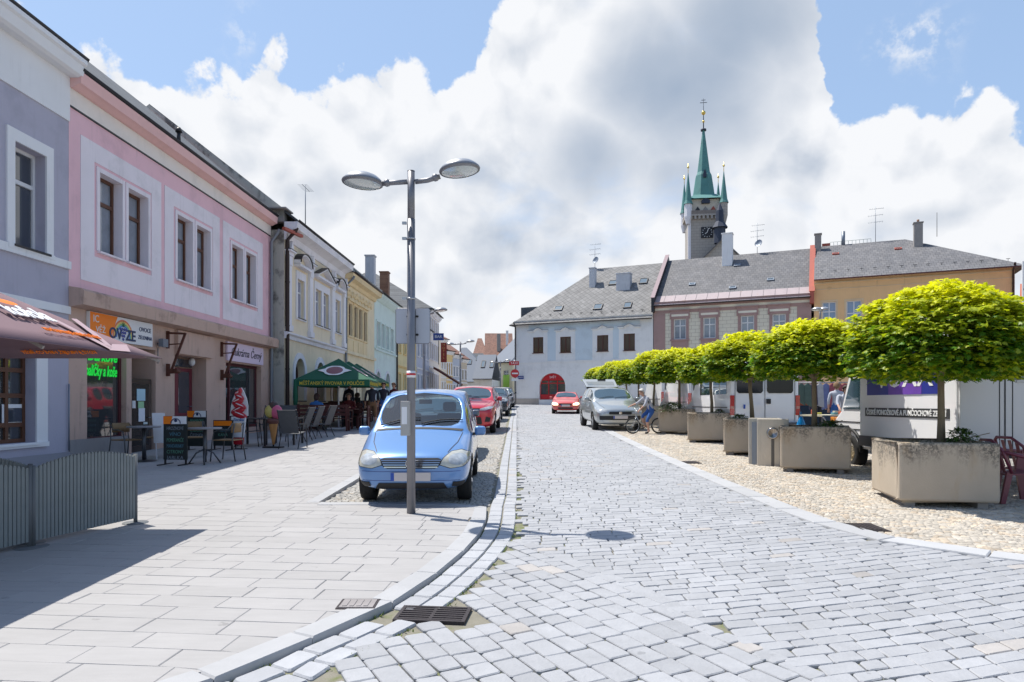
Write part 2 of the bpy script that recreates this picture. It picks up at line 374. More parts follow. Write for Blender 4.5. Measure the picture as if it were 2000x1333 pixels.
# ---- setts
A = radians(-62); P0 = (-.12, 7.4)
def sideA(c, e=0): return ((c[:, 0]-P0[0])*1.94+(c[:, 1]-P0[1])*1.0)/2.183 < e     # left of the long seam
gutNP = np.array([(p.x, p.y) for p in resample([p for p in gut_edge if p.y < 16], .05)])
def gdist(c):
    out = np.full(len(c), 9.0); n = c[:, 1] < 15.5
    d = np.sqrt(((c[n][:, None, :]-gutNP[None])**2).sum(2)).min(1); out[n] = d; return out
inroad = lambda c: (c[:, 0] > gl(c[:, 1])+np.where(c[:, 1] < 15.5, 0, .35)) & (gdist(c) > .375) & (c[:, 0] < rx(c[:, 1])+.06) & (c[:, 1] > 1.0)
ga = rot2(grid(-1, 9, -9, 6, .215, .160, .008, .32), A, P0); ca = ga.mean(1); ga = ga[inroad(ca) & sideA(ca, .09)]
gb = grid(-2, 10, 1.0, 88, .225, .135, .0075, .34)
far = gb[:, :, 1].mean(1) > 34
def warp(P): Q = P.copy(); k = np.clip((15-P[..., 1])/10, 0, 1); k = k*k*(3-2*k); Q[..., 1] = P[..., 1]+.30*(P[..., 0]-1.0)*k + .05*np.sin(P[..., 0]*1.3+P[..., 1]*.35); return Q
gb = warp(gb); cb = gb.mean(1); gb = gb[inroad(cb) & ~sideA(cb, -.02)]
drain = gp(846, 1199); dsel = lambda G: G[~((np.abs(G.mean(1)[:, 0]-drain.x) < .305) & (np.abs(G.mean(1)[:, 1]-drain.y) < .215))]
cells = np.concatenate([dsel(ga), gb])
road = tag(stone_field('road', cells, .02, .002, .008, granite(len(cells), GRAN, .045), m_sett, .0075, .0012, drop=.006, round_=.014), kind='structure')
# gutter: two long courses that follow the kerb and then run straight up the street
def strip(P, d0, d1, step, gap=.012):
    Q = resample(P, step); a = offset(Q, d0); c = offset(Q, d1); out = []
    for i in range(len(Q)-1):
        e = (Q[i+1]-Q[i]).normalized()*gap
        out.append((tuple(a[i]), tuple(c[i]), tuple(c[i+1]-e), tuple(a[i+1]-e)))
    return np.array(out)
gutP = [p for p in gut_edge if p.y > -1 and p.y < 80]
g1 = strip(gutP, -.012, -.172, .30); g2 = strip(gutP, -.188, -.345, .27)
gc = dsel(np.concatenate([g1, g2])); gc = gc[:, ::-1] if False else gc
def ccw(G):
    a = ((G[:, 1, 0]-G[:, 0, 0])*(G[:, 2, 1]-G[:, 0, 1])-(G[:, 1, 1]-G[:, 0, 1])*(G[:, 2, 0]-G[:, 0, 0])) < 0
    G = G.copy(); G[a] = G[a][:, ::-1]; return G
tag(stone_field('gutter', ccw(gc), .02, .0025, .012, granite(len(gc), (.375, .385, .41), .04, .02), m_sett, .003, .001, hz=.0, round_=.014), kind='structure')
# right-hand flush kerb band
rk = strip([p for p in right_edge if p.y > 2 and p.y < 70], .30, .0, 1.0, .010) if right_edge[0].y < right_edge[-1].y else None
m_kerb = stone_mat('kerb_granite', .25, 60, .07, .7)
tag(stone_field('kerb_band', ccw(np.array([[(c[0]), (c[1]), (c[2]), (c[3])] for c in strip([p for p in right_edge if 2 < p.y < 70], 0, -.30, .95, .012)])), .03, .001, .012, granite(75, (.42, .425, .44), .03, .0)[:len(strip([p for p in right_edge if 2 < p.y < 70], 0, -.30, .95, .012))], m_kerb, .001, .0005, hz=.016), kind='structure')
# pavement kerb (raised) : curve, corner, then back along the parking bay
PV = .032
bayX = -2.62; bayY = 9.25
kerbP = [p for p in left_edge if -1 < p.y < 8.2]; kerbF = kerbP[:-1]+catmull([kerbP[-1], (-.285, 8.62), (-.36, 8.98), (-.60, 9.19), (-1.0, bayY)], 8)
ke = kerbP+[Vector((-.42, bayY-.12)), Vector((-.55, bayY)), Vector((-1.5, bayY)), Vector((bayX, bayY)), Vector((bayX-.02, 9.8))]
kcurve = resample(kerbP, .12)
def raised(P, d0, d1, step, top, gap=.008): 
    return strip(P, d0, d1, step, gap)
k1 = strip(kerbF, .0, .18, .8, .006)
k2 = strip([Vector((-1.005, bayY+.0)), Vector((-2.6, bayY+.0))], .0, .20, .8, .006)
k3 = strip([Vector((bayX, bayY)), Vector((bayX-.02, 30)), Vector((bayX, 62))], .0, .17, 1.0, .008)
kk = ccw(np.concatenate([k1, k2, k3]))
tag(stone_field('kerb', kk, .13, .0015, .012, granite(len(kk), (.375, .378, .39), .02, .0), m_kerb, .0008, .0004, hz=PV+.006), kind='structure')
# pavement slabs
m_pave = stains(mat('pavement_slab', (.5, .5, .5), .8, attr='stone', var=.05, vs=5, bump=.15, bs=70), .10, .35, 1.8, .22)
# faint stroke-like veining inside each slab
kfx = sorted([(p.y, p.x) for p in kerbF if p.y < bayY]); kx = lambda y: np.interp(y, [a for a, b in kfx], [b for a, b in kfx])
ps = grid(-14, 14, -8, 62, .55, .25, .0035, .02)
ps = rot2(ps, radians(-5), (-4, 3)); cp = ps.mean(1)
inb = (cp[:, 0] > -14) & (((cp[:, 1] < bayY-.02) & (ps[:, :, 0].min(1) < kx(cp[:, 1])-.24)) | ((cp[:, 1] >= bayY-.02) & (ps[:, :, 0].min(1) < bayX-.22)))
inb &= (cp[:, 1] > -2) 
ps = ps[inb]
def clampx(P):                       # trim slabs to the kerb line
    Q = P.copy(); y = Q[..., 1]; lim = np.where(y < bayY-.0, kx(np.minimum(y, bayY-.01))-.172, bayX-.165)
    Q[..., 0] = np.minimum(Q[..., 0], np.where(y < bayY, np.maximum(lim, -9), lim)); return Q
ps = clampx(ps)
tag(stone_field('pavement', ps, .012, .0012, .006, granite(len(ps), (.345, .336, .335), .02, .0, 0), m_pave, .0012, .0006, drop=.005, hz=PV), kind='structure')
m_pj = mat('pavement_joint', srgb(120, 115, 105), .95, var=.2, vs=10)
b = MB(); ys = np.linspace(-3, bayY, 60)
vs = []; fs = []
for y in ys: vs += [(-14, y, GZ(y)+PV-.014), (float(kx(y))-.13, y, GZ(y)+PV-.014)]
for i in range(len(ys)-1): fs.append((2*i, 2*i+1, 2*i+3, 2*i+2))
n0 = len(vs); ys = np.linspace(bayY, 75, 60)
for y in ys: vs += [(-14, y, GZ(y)+PV-.014), (bayX-.1, y, GZ(y)+PV-.014)]
for i in range(len(ys)-1): fs.append((n0+2*i, n0+2*i+1, n0+2*i+3, n0+2*i+2))
tag(b.add(vs, fs).build('pavement_bed', m_pj, fix=False), kind='structure')
# small mosaic cobbles: parking bay and the square on the right
def mosaic_mat(name, c1, c2, scale=11):
    m = bpy.data.materials.new(name); m.use_nodes = True; nt = m.node_tree; b = nt.nodes['Principled BSDF']; b.inputs['Roughness'].default_value = .85
    tc = nt.nodes.new('ShaderNodeTexCoord'); O = tc.outputs['Object']
    vo = nt.nodes.new('ShaderNodeTexVoronoi'); vo.inputs['Scale'].default_value = scale; nt.links.new(O, vo.inputs['Vector'])
    ve = nt.nodes.new('ShaderNodeTexVoronoi'); ve.feature = 'DISTANCE_TO_EDGE'; ve.inputs['Scale'].default_value = scale; nt.links.new(O, ve.inputs['Vector'])
    sepc = nt.nodes.new('ShaderNodeSeparateColor'); nt.links.new(vo.outputs['Color'], sepc.inputs[0])
    base = mixc(nt, sepc.outputs[0], c1, c2); e = smooth(nt, ve.outputs[0], .02, .12)
    base = mixc(nt, e, tuple(v*.45 for v in c1), base)
    nt.links.new(base, b.inputs['Base Color']); bn = nt.nodes.new('ShaderNodeBump'); bn.inputs['Strength'].default_value = .7; bn.inputs['Distance'].default_value = .02
    nt.links.new(e, bn.inputs['Height']); nt.links.new(bn.outputs[0], b.inputs['Normal']); MATS[name] = m; return m
m_mos = mosaic_mat('cobble_mosaic', (.34, .31, .27), (.48, .44, .375)); m_mosg = mosaic_mat('cobble_mosaic_grey', (.29, .28, .27), (.42, .40, .38))
sheet('square_paving', lambda y: float(rx(y))+.15, lambda y: 60, 2, 75, -.022, m_mos, 80)
sheet('parking_bay', lambda y: bayX+.0, lambda y: float(gl(y))+.02, bayY-.02, 70, -.022, m_mosg, 60)
m_cob = stone_mat('small_cobble', .3, 60, .12, .8)
q = grid(-3, 8.5, 2, 27, .080, .074, .008, .22)
# laid in shallow fans
q2 = q.copy(); q2[..., 1] += .10*np.abs(np.sin(q[..., 0]*pi/1.3)); q = q2; cq = q.mean(1)
sq = q[(cq[:, 0] > rx(cq[:, 1])+.34) & (cq[:, 0] < 9.5) & (cq[:, 1] > 4)]
q3 = grid(rx(30), 12, 4, 27, .080, .074, .008, .22); q3[..., 1] += .10*np.abs(np.sin(q3[..., 0]*pi/1.3))
sq = np.concatenate([sq, q3[(q3.mean(1)[:, 0] > 8.45) & (q3.mean(1)[:, 1] < 20)]]) if False else sq
tag(stone_field('square_cobbles', sq, .012, .002, .009, granite(len(sq), (.44, .40, .345), .13, .25), m_cob, .006, .003, drop=.009, round_=.011), kind='structure')
bay = q[(cq[:, 0] > bayX+.03) & (cq[:, 0] < gl(cq[:, 1])-.04) & (cq[:, 1] > bayY)]
tag(stone_field('bay_cobbles', bay, .012, .003, .014, granite(len(bay), (.37, .355, .33), .10, .15), m_cob, .006, .003, drop=.009, round_=.011), kind='structure')
# moss and grass tufts in the joints: too many blades to count
def tufts(name, spots, m, hmin=.012, hmax=.03, n=14, spread=.05):
    vs = []; fs = []
    for (x, y, z) in spots:
        for k in range(n):
            a = random.uniform(0, 2*pi); r = random.gauss(0, spread); px, py = x+r*cos(a), y+r*sin(a); h = random.uniform(hmin, hmax); t = random.uniform(0, 2*pi)
            w = random.uniform(.003, .007); lx_, ly_ = random.gauss(0, .012), random.gauss(0, .012); i = len(vs)
            vs += [(px-w*cos(t), py-w*sin(t), z), (px+w*cos(t), py+w*sin(t), z), (px+lx_, py+ly_, z+h)]; fs.append((i, i+1, i+2))
    me = bpy.data.meshes.new(name); me.from_pydata(vs, [], fs); me.materials.append(m); o = bpy.data.objects.new(name, me); COL.objects.link(o); return o
m_grass = mat('joint_grass', (.16, .22, .035), .8, var=.3, vs=20)
sp_ = []
for P, d in ((offset(resample(gutP, .05), -.352), .9), (offset(resample(kerbP, .05), -.006), .5)):
    for p in P:
        if p.y < 14 and math.sin(p.y*3.1+p.x*7)+random.gauss(0, .7) > 1.3-d: sp_.append((p.x+random.gauss(0, .006), p.y, GZ(p.y)-.018))
cc = cells.mean(1); sel = np.where((cc[:, 1] < 11))[0]
for i in np.random.choice(sel, 620, replace=False):
    c = cells[i]
    if math.sin(c[0][0]*1.7+2)+math.sin(c[0][1]*1.3)+random.gauss(0, .6) < .5: continue
    k = random.randrange(4); p = c[k]; q_ = c[(k+1) % 4]; t = random.random(); sp_.append((p[0]*(1-t)+q_[0]*t, p[1]*(1-t)+q_[1]*t, GZ(p[1])-.022))
tag(tufts('joint_grass', sp_, m_grass, .008, .026, 12, .022), 'short green grass and moss growing in the joints of the granite setts', 'grass', kind='stuff')
# ------------------------------------------------------------------ houses
class Plane:
    def __init__(s, x0, y0, ux, uy):
        l = sqrt(ux*ux+uy*uy); s.x0, s.y0, s.ux, s.uy = x0, y0, ux/l, uy/l; s.rz = atan2(uy, ux)
    def s_(s, px): k = (px-CX)/F; return (k*s.y0-s.x0)/(s.ux-k*s.uy)
    def Y(s, px): return s.y0+s.s_(px)*s.uy
    def z(s, px, py): return CH+(HY-py)/F*s.Y(px)
PL0 = Plane(-9.35, 0, .0225, 1); PL1 = Plane(-8.9, 0, .0225, 1); PR = Plane(.16, 62.7, 11.67, -5.3)
m_slate = None
def slate(name, c1, c2, sx=3.2, diamond=False):
    m = bpy.data.materials.new(name); m.use_nodes = True; nt = m.node_tree; b = nt.nodes['Principled BSDF']; b.inputs['Roughness'].default_value = .75
    tc = nt.nodes.new('ShaderNodeTexCoord'); sp = nt.nodes.new('ShaderNodeSeparateXYZ'); nt.links.new(tc.outputs['Object'], sp.inputs[0])
    cb = nt.nodes.new('ShaderNodeCombineXYZ'); yz = mth(nt, 'MULTIPLY', sp.outputs[2], 1.42)
    if diamond:
        nt.links.new(mth(nt, 'ADD', sp.outputs[0], yz), cb.inputs[0]); nt.links.new(mth(nt, 'SUBTRACT', sp.outputs[0], yz), cb.inputs[1])
    else: nt.links.new(sp.outputs[0], cb.inputs[0]); nt.links.new(yz, cb.inputs[1])
    br = nt.nodes.new('ShaderNodeTexBrick'); nt.links.new(cb.outputs[0], br.inputs['Vector'])
    br.inputs['Scale'].default_value = sx; br.inputs['Mortar Size'].default_value = .035; br.inputs['Mortar Smooth'].default_value = .3
    br.inputs['Brick Width'].default_value = 1; br.inputs['Row Height'].default_value = 1; br.offset = 0 if diamond else .5
    br.inputs['Color1'].default_value = (*c1, 1); br.inputs['Color2'].default_value = (*c2, 1); br.inputs['Mortar'].default_value = (*[v*.45 for v in c1], 1)
    n = noise(nt, tc.outputs['Object'], 1.1, 7, .65); f = mth(nt, 'ADD', mth(nt, 'MULTIPLY', mth(nt, 'SUBTRACT', n, .5), .9), 1)
    cm = nt.nodes.new('ShaderNodeCombineColor'); [nt.links.new(f, cm.inputs[i]) for i in range(3)]
    nt.links.new(mixc(nt, 1.0, br.outputs['Color'], cm.outputs[0], 'MULTIPLY'), b.inputs['Base Color'])
    bn = nt.nodes.new('ShaderNodeBump'); bn.inputs['Strength'].default_value = .6; bn.inputs['Distance'].default_value = .02; bn.invert = True
    nt.links.new(br.outputs['Fac'], bn.inputs['Height']); nt.links.new(bn.outputs[0], b.inputs['Normal']); return m
m_slate = slate('roof_slate', (.125, .125, .135), (.175, .17, .175)); m_slate_d = slate('roof_slate_diamond', (.17, .168, .17), (.23, .225, .225), 1.9, True)
m_slate_b = slate('roof_slate_dark', (.07, .08, .095), (.10, .11, .125), 3); m_redtile = slate('roof_tile_red', (.20, .10, .075), (.28, .14, .10), 3)
m_metalroof = mat('roof_sheet_blue', (.13, .155, .20), .7, .0, var=.08, vs=1)
m_gutter = mat('gutter_brown', (.045, .03, .03), .5, .4); m_zinc = mat('zinc', (.22, .25, .30), .5, .6, var=.1)
m_tin = mat('tin_dark', (.035, .035, .04), .5, .4); m_white = mat('trim_white', (.80, .80, .82), .85, var=.05, vs=1.5, streak=.25)
m_glass = mat('window_glass', (.045, .055, .075), .04, spec=.9, coat=.6); m_curt = mat('window_glass_curtain', (.22, .25, .30), .12, spec=.8, coat=.8, var=.35, vs=3)
m_shopglass = mat('shop_glass', (.05, .055, .06), .03, spec=.9, coat=1, dirt=(2.2, .56, (.20, .12, .08), .7))
m_wfr = mat('window_frame_brown', (.115, .045, .022), .5, var=.1); m_wfw = mat('window_frame_white', (.70, .70, .72), .5)
m_brick = slate('chimney_brick', (.22, .11, .07), (.30, .16, .10), 7); m_chim = mat('chimney_render', (.55, .56, .60), .9, var=.15, vs=4, bump=.3, streak=.4)
m_chimg = mat('chimney_grey', (.30, .28, .27), .9, var=.2, vs=5, bump=.4)
m_redsheet = mat('red_sheet', (.38, .09, .06), .6, var=.1)
def plaster(name, col, streak=.25, var=.06, dirt=None):
    if dirt is None: dirt = (.8, .50, tuple(min(.78, 1-(1-c)*.86)*.74 for c in col), .38)
    return mat(name, tuple(min(.82, 1-(1-c)*.82) for c in col), .9, var=var, vs=1.2, bump=.35, bs=26, streak=streak, dirt=dirt)
class House:
    def __init__(s, name, label, plane, pxa, pxb, depth=9, group=None, cat='house'):
        s.p = plane; s.s0 = plane.s_(pxa); s.s1 = plane.s_(pxb); s.W = s.s1-s.s0; s.D = depth
        x = plane.x0+s.s0*plane.ux; y = plane.y0+s.s0*plane.uy; s.zr = GZ(y)+(PV if x < 0 else 0)
        s.root = thing(name, label, cat, (x, y, s.zr), plane.rz, group); s.ops = []
    def X(s, px): return s.p.s_(px)-s.s0
    def Z(s, px, py): return s.p.z(px, py)-s.zr
    def O(s, pl, pr, pt, pb, ref=None): ref = pl if ref is None else ref; return [s.X(pl), s.X(pr), s.Z(ref, pb), s.Z(ref, pt)]
    def walls(s, H, m, msides=None, ops=None, depth=.2, z0=-.8, name='wall', arches=()):
        ops = s.ops if ops is None else ops; b = MB(); b.mi = 0
        wall_mb(b, s.W, z0, H, ops, depth); b.mi = 1
        b.quad((0, 0, z0), (0, s.D, z0), (0, s.D, H), (0, 0, H)); b.quad((s.W, 0, z0), (s.W, s.D, z0), (s.W, s.D, H), (s.W, 0, H)); b.quad((0, s.D, z0), (s.W, s.D, z0), (s.W, s.D, H), (0, s.D, H))
        s.H = H; return b.build(name, [m, msides or m], s.root, fix=True)
    def roof(s, m, rh, oh=.4, hipl=0, hipr=0, ridge=.5, gable=None, ze=None, side=.05, gut=m_gutter, name='roof', snow=False):
        W, D = s.W, s.D; ry = D*ridge; b = MB(); k = rh/ry; ze = s.H+.10+oh*k if ze is None else ze
        e = ze-oh*k
        A_ = (-side-(oh if hipl else 0), -oh, e); B_ = (W+side+(oh if hipr else 0), -oh, e); C_ = (W+side+(oh if hipr else 0), D+oh, e); D_ = (-side-(oh if hipl else 0), D+oh, e)
        R1 = (hipl if hipl else -side, ry, ze+rh); R2 = (W-hipr if hipr else W+side, ry, ze+rh)
        t = .10; dn = lambda p: (p[0], p[1], p[2]-t)
        b.quad(A_, B_, R2, R1); b.quad(C_, D_, R1, R2); b.quad(B_, C_, R2) if hipr else None; b.quad(D_, A_, R1) if hipl else None
        b.quad(dn(B_), dn(A_), dn(R1), dn(R2)); b.quad(dn(D_), dn(C_), dn(R2), dn(R1))
        b.quad(A_, dn(A_), dn(B_), B_)
        if not hipl: b.quad(A_, R1, dn(R1), dn(A_)); b.quad(R1, D_, dn(D_), dn(R1))
        else: b.quad(dn(A_), dn(D_), dn(R1)); b.quad(D_, dn(D_), dn(A_), A_)
        if not hipr: b.quad(R2, B_, dn(B_), dn(R2)); b.quad(C_, R2, dn(R2), dn(C_))
        else: b.quad(dn(C_), dn(B_), dn(R2)); b.quad(B_, dn(B_), dn(C_), C_)
        r = b.build(name, m, s.root, fix=False); s.rf = r; s.rk = k; s.rze = ze; s.ry = ry
        if gable:
            for xg, hp in ((0, hipl), (W, hipr)):
                if not hp: g = MB(); g.add([(xg, 0, ze-.3), (xg, D, ze-.3), (xg, D, ze), (xg, ry, ze+rh-.02), (xg, 0, ze)], [(0, 1, 2, 3, 4)]); g.build('gable_wall', gable, s.root)
        gb = MB(); n = 8; x0, x1 = A_[0], B_[0]; rr = .06; vs = []; fs = []
        for x in (x0, x1):
            for i in range(n+1): a = pi+pi*i/n; vs.append((x, -oh-.03+rr*cos(a), e-.02+rr*sin(a)))
        for i in range(n): fs.append((i, i+1, i+n+2, i+n+1))
        gb.add(vs, fs, True); go = gb.build('gutter', gut, r); sm = go.modifiers.new('thick', 'SOLIDIFY'); sm.thickness = .012
        return r
    def rz_(s, y): return s.rze+(s.rk*y if y <= s.ry else s.rk*(2*s.ry-y))
    def chimney(s, x, y, w, d, top, m=None, name='chimney', cap=True, pots=0):
        b = MB(); z0 = s.rz_(y)-d*s.rk-.2; b.box(x-w/2, x+w/2, y-d/2, y+d/2, z0, top)
        if cap: b.box(x-w/2-.05, x+w/2+.05, y-d/2-.05, y+d/2+.05, top, top+.09)
        c = b.build(name, m or m_chim, s.rf, bevel=.015)
        if pots: p = MB(); [p.cyl((x+(i-.5*(pots-1))*.3, y, top+.09), (x+(i-.5*(pots-1))*.3, y, top+.32), .09) for i in range(pots)]; p.build('chimney_pot', m_brick, s.rf)
        return c
    def skylight(s, x, y, w=.7, h=.9, m=None, lift=.10):
        z = s.rz_(y); n = Vector((0, -s.rk, 1)).normalized(); u = Vector((0, 1, s.rk)).normalized()
        T = Matrix(((1, 0, 0, x), (0, u.y, n.y, y), (0, u.z, n.z, z), (0, 0, 0, 1)))
        b = MB(); b.T = T; t = .07
        b.box(-w/2, w/2, -h/2, -h/2+t, -.05, lift); b.box(-w/2, w/2, h/2-t, h/2, -.05, lift); b.box(-w/2, -w/2+t, -h/2+t, h/2-t, -.05, lift-.003); b.box(w/2-t, w/2, -h/2+t, h/2-t, -.05, lift-.003)
        f = b.build('skylight', m or m_tin, s.rf); g = MB(); g.T = T; g.quad((-w/2+.03, -h/2+.03, lift-.03), (w/2-.03, -h/2+.03, lift-.03), (w/2-.03, h/2-.03, lift-.03), (-w/2+.03, h/2-.03, lift-.03)); g.build('pane', mat('skylight_glass', (.13, .18, .22), .1, spec=.9, coat=.5), f, fix=False)
        return f
    def window(s, o, mf=None, mg=None, cols=2, rows=(.68,), depth=.17, sill=None, arch=False, sur=None, fw=.055, name='window', open_=False):
        x0, x1, z0, z1 = o[:4]; w = x1-x0; h = z1-z0; b = MB(); y0, y1 = depth-.06, depth; e = .003
        b.box(x0+e, x1-e, y0, y1, z0+e, z0+fw); b.box(x0+e, x1-e, y0, y1, z1-fw, z1-e) if not arch else None
        zt = z1 if not arch else z1-w/2*arch
        b.box(x0+e, x0+fw, y0+.002, y1, z0+fw, zt-(fw if not arch else 0)); b.box(x1-fw, x1-e, y0+.002, y1, z0+fw, zt-(fw if not arch else 0))
        for i in range(1, cols): x = x0+w*i/cols; b.box(x-fw*.5, x+fw*.5, y0-.004, y1, z0+fw, z1-fw)
        for r in rows: z = z0+h*r; b.box(x0+fw, x1-fw, y0-.002, y1, z-fw*.55, z+fw*.55)
        if arch: pts_ = [((x0+x1)/2-(w/2-fw/2)*cos(pi*i/10), (y0+y1)/2, zt+(w/2*arch-fw/2)*sin(pi*i/10)) for i in range(11)]; b.tube(pts_, fw*.6, 4, sm=False)
        f = b.build(name, mf or m_wfw, s.root)
        g = MB(); pg = [(x0, z0), (x1, z0)]+([(x1, z1), (x0, z1)] if not arch else [((x0+x1)/2+w/2*cos(pi*i/10), zt+w/2*arch*sin(pi*i/10)) for i in range(11)])
        g.quad(*[(x, y1-.02, z) for x, z in pg]); g.build('pane', mg or m_glass, f, fix=False)
        if sill: q = MB(); q.box(x0-.06, x1+.06, -.09, depth-.062, z0-.045, z0-.004); q.build('sill', sill, f)
        if sur: surround(f, o, **sur)
        return f
    def band(s, z0, z1, proj, m, x0=0, x1=None, name='cornice', prof=None, bevel=0):
        x1 = s.W if x1 is None else x1; b = MB()
        if prof: b.prism([(-p, z) for p, z in prof], x0, x1, 'yz')
        else: b.box(x0, x1, -proj, -.002, z0, z1)
        return b.build(name, m, s.root, bevel=bevel)
    def panel(s, x0, x1, z0, z1, m, hole=None, t=.012, name='painted_panel'):
        b = MB()
        if hole: 
            for (a0, a1, c0, c1) in ((x0, hole[0], z0, z1), (hole[1], x1, z0, z1), (hole[0], hole[1], z0, hole[2]), (hole[0], hole[1], hole[3], z1)):
                if a1-a0 > .005 and c1-c0 > .005: b.box(a0, a1, -t, -.001, c0, c1)
        else: b.box(x0, x1, -t, -.001, z0, z1)
        return b.build(name, m, s.root, fix=False)
    def pipe(s, x, z0, z1, r=.05, m=None, y=-.09, name='downpipe', kick=.3):
        b = MB(); b.tube([(x, y-kick, z1), (x, y-kick*.85, z1-.12), (x, y, z1-.45), (x, y, z0)], r, 10); [b.cyl((x, y, z), (x, y, z+.05), r+.012) for z in np.arange(z0+.6, z1-.6, 1.6)]
        return b.build(name, m or m_zinc, s.root, fix=False)
def wall_mb(b, W, z0, H, ops, depth, rev=None):
    xs = sorted({0, W} | {v for o in ops for v in (o[0], o[1]) if 0 < v < W}); zs = sorted({z0, H} | {v for o in ops for v in (o[2], o[3]) if z0 < v < H})
    for x0, x1 in zip(xs, xs[1:]):
        for a, c in zip(zs, zs[1:]):
            xm, zm = (x0+x1)/2, (a+c)/2
            if not any(o[0] < xm < o[1] and o[2] < zm < o[3] for o in ops): b.quad((x0, 0, a), (x1, 0, a), (x1, 0, c), (x0, 0, c))
    if rev is not None: b.mi = rev
    for o in ops:
        x0, x1, a, c = o[:4]; d = o[5] if len(o) > 5 else depth; ar = o[4] if len(o) > 4 else 0; w = x1-x0; zt = c-w/2*ar if ar else c
        b.quad((x0, 0, a), (x0, d, a), (x1, d, a), (x1, 0, a)); b.quad((x0, 0, a), (x0, 0, zt), (x0, d, zt), (x0, d, a)); b.quad((x1, 0, zt), (x1, 0, a), (x1, d, a), (x1, d, zt))
        if not ar: b.quad((x0, 0, c), (x1, 0, c), (x1, d, c), (x0, d, c))
        else:
            n = 12; P = [((x0+x1)/2-w/2*cos(pi*i/n), zt+w/2*ar*sin(pi*i/n)) for i in range(n+1)]
            for i in range(n):
                p, q = P[i], P[i+1]; b.quad((p[0], 0, p[1]), (q[0], 0, q[1]), (q[0], d, q[1]), (p[0], d, p[1]))
                b.quad((p[0], 0, p[1]), (p[0], 0, c), (q[0], 0, c), (q[0], 0, q[1]))
def surround(par, o, m=None, w=.14, t=.035, bottom=True, cap=None, capm=None, ears=0, wt=None):
    x0, x1, z0, z1 = o[:4]; b = MB(); wt = wt or w; ar = o[4] if len(o) > 4 and o[4] else 0
    zt = z1-(x1-x0)/2*ar
    b.box(x0-w, x0-.001, -t, -.001, z0, zt); b.box(x1+.001, x1+w, -t, -.001, z0, zt)
    if ar:
        n = 12; cx = (x0+x1)/2; r0 = (x1-x0)/2; r1 = r0+w; ka = ar
        for i in range(n):
            a0, a1 = pi*i/n, pi*(i+1)/n; P = [(cx-r*cos(a), zt+(r*ka if r == r0 else r0*ka+w)*sin(a)) for r, a in ((r0, a0), (r1, a0), (r1, a1), (r0, a1))]
            b.prism(P, -t, -.001)
    else: b.box(x0-w, x1+w, -t, -.001, z1+.001, z1+wt)
    if bottom: b.box(x0-w, x1+w, -t-.03, -.001, z0-.09, z0-.05+.049)
    so = b.build('surround', m or m_white, par)
    if cap: k = MB(); k.box(x0-w-.06, x1+w+.06, -t-.10, -.001, z1+wt+.001, z1+wt+cap); k.build('hood', capm or m or m_white, par)
    return so
def door(H, o, m, mg, depth, label=None, glass=(.2, .8, .45, .92), handle=True, name='door'):
    x0, x1, z0, z1 = o[:4]; b = MB(); w = x1-x0; h = z1-z0
    b.box(x0+.004, x1-.004, depth-.05, depth, z0, z1-.004); d = b.build(name, m, H.root)
    if label: d['label'] = label
    if glass:
        g = MB(); g.quad(*[(x0+w*a, depth-.053, z0+h*c) for a, c in ((glass[0], glass[2]), (glass[1], glass[2]), (glass[1], glass[3]), (glass[0], glass[3]))]); g.build('pane', mg, d, fix=False)
    if handle: k = MB(); k.tube([(x0+w*.9, depth-.05, z0+h*.47), (x0+w*.9, depth-.1, z0+h*.47), (x0+w*.78, depth-.1, z0+h*.47)], .012, 6); k.build('handle', m_zinc, d)
    return d
# ============================ grey house, left edge
gh = House('townhouse', 'grey rendered two-storey house with white window surrounds at the left edge', PL0, -700, 134)
m_greyw = plaster('grey_render', srgb(156, 152, 174), .3)
U = gh.O(26, 88, 275, 477, 26); U2 = [U[0]-1.75, U[1]-1.75, U[2], U[3]]; U3 = [U[0]-4.2, U[1]-4.2, U[2], U[3]]; U4 = [U[0]-5.95, U[1]-5.95, U[2], U[3]]
G1 = [gh.X(-95), gh.X(69), gh.Z(69, 864), gh.Z(69, 690)]
gh.ops = [U, U2, U3, U4, G1+[0, .25]]
gh.walls(8.15-gh.zr+.0, m_greyw, depth=.25)
wk = dict(mf=m_wfw, mg=m_glass, cols=1, rows=(.66,), depth=.25, fw=.07)
for u in (U, U2, U3, U4): gh.window(u, sur=dict(m=m_white, w=.19, t=.04, wt=.22), sill=m_tin, **wk)
gh.window(G1, mf=m_wfr, mg=m_shopglass, cols=4, rows=(.20, .52, .80), depth=.25, fw=.075, sill=m_white, sur=dict(m=m_white, w=.30, t=.03))
gh.band(gh.Z(131, 526), gh.Z(131, 511), .06, m_white, name='belt_course'); gh.band(gh.Z(131, 614), gh.Z(131, 599), .05, m_white, name='belt_course')
zf0, zf1 = gh.Z(131, 236), gh.Z(131, 150)
gh.band(zf0, zf1, .03, m_white, name='frieze'); zc = zf1
gh.band(0, 0, 0, m_white, prof=[(0, zc), (.20, zc), (.27, zc+.04), (.31, zc+.22), (.36, zc+.26), (.36, zc+.35), (0, zc+.35)], x1=gh.W+.05)
gh.band(-.5, gh.Z(69, 900)+.10, .03, plaster('plinth_dark', srgb(112, 110, 125), .3), name='plinth')
gh.H = zc+.35; gh.roof(m_slate_b, 3.6, .26, side=.12, gable=m_greyw, gut=m_tin)
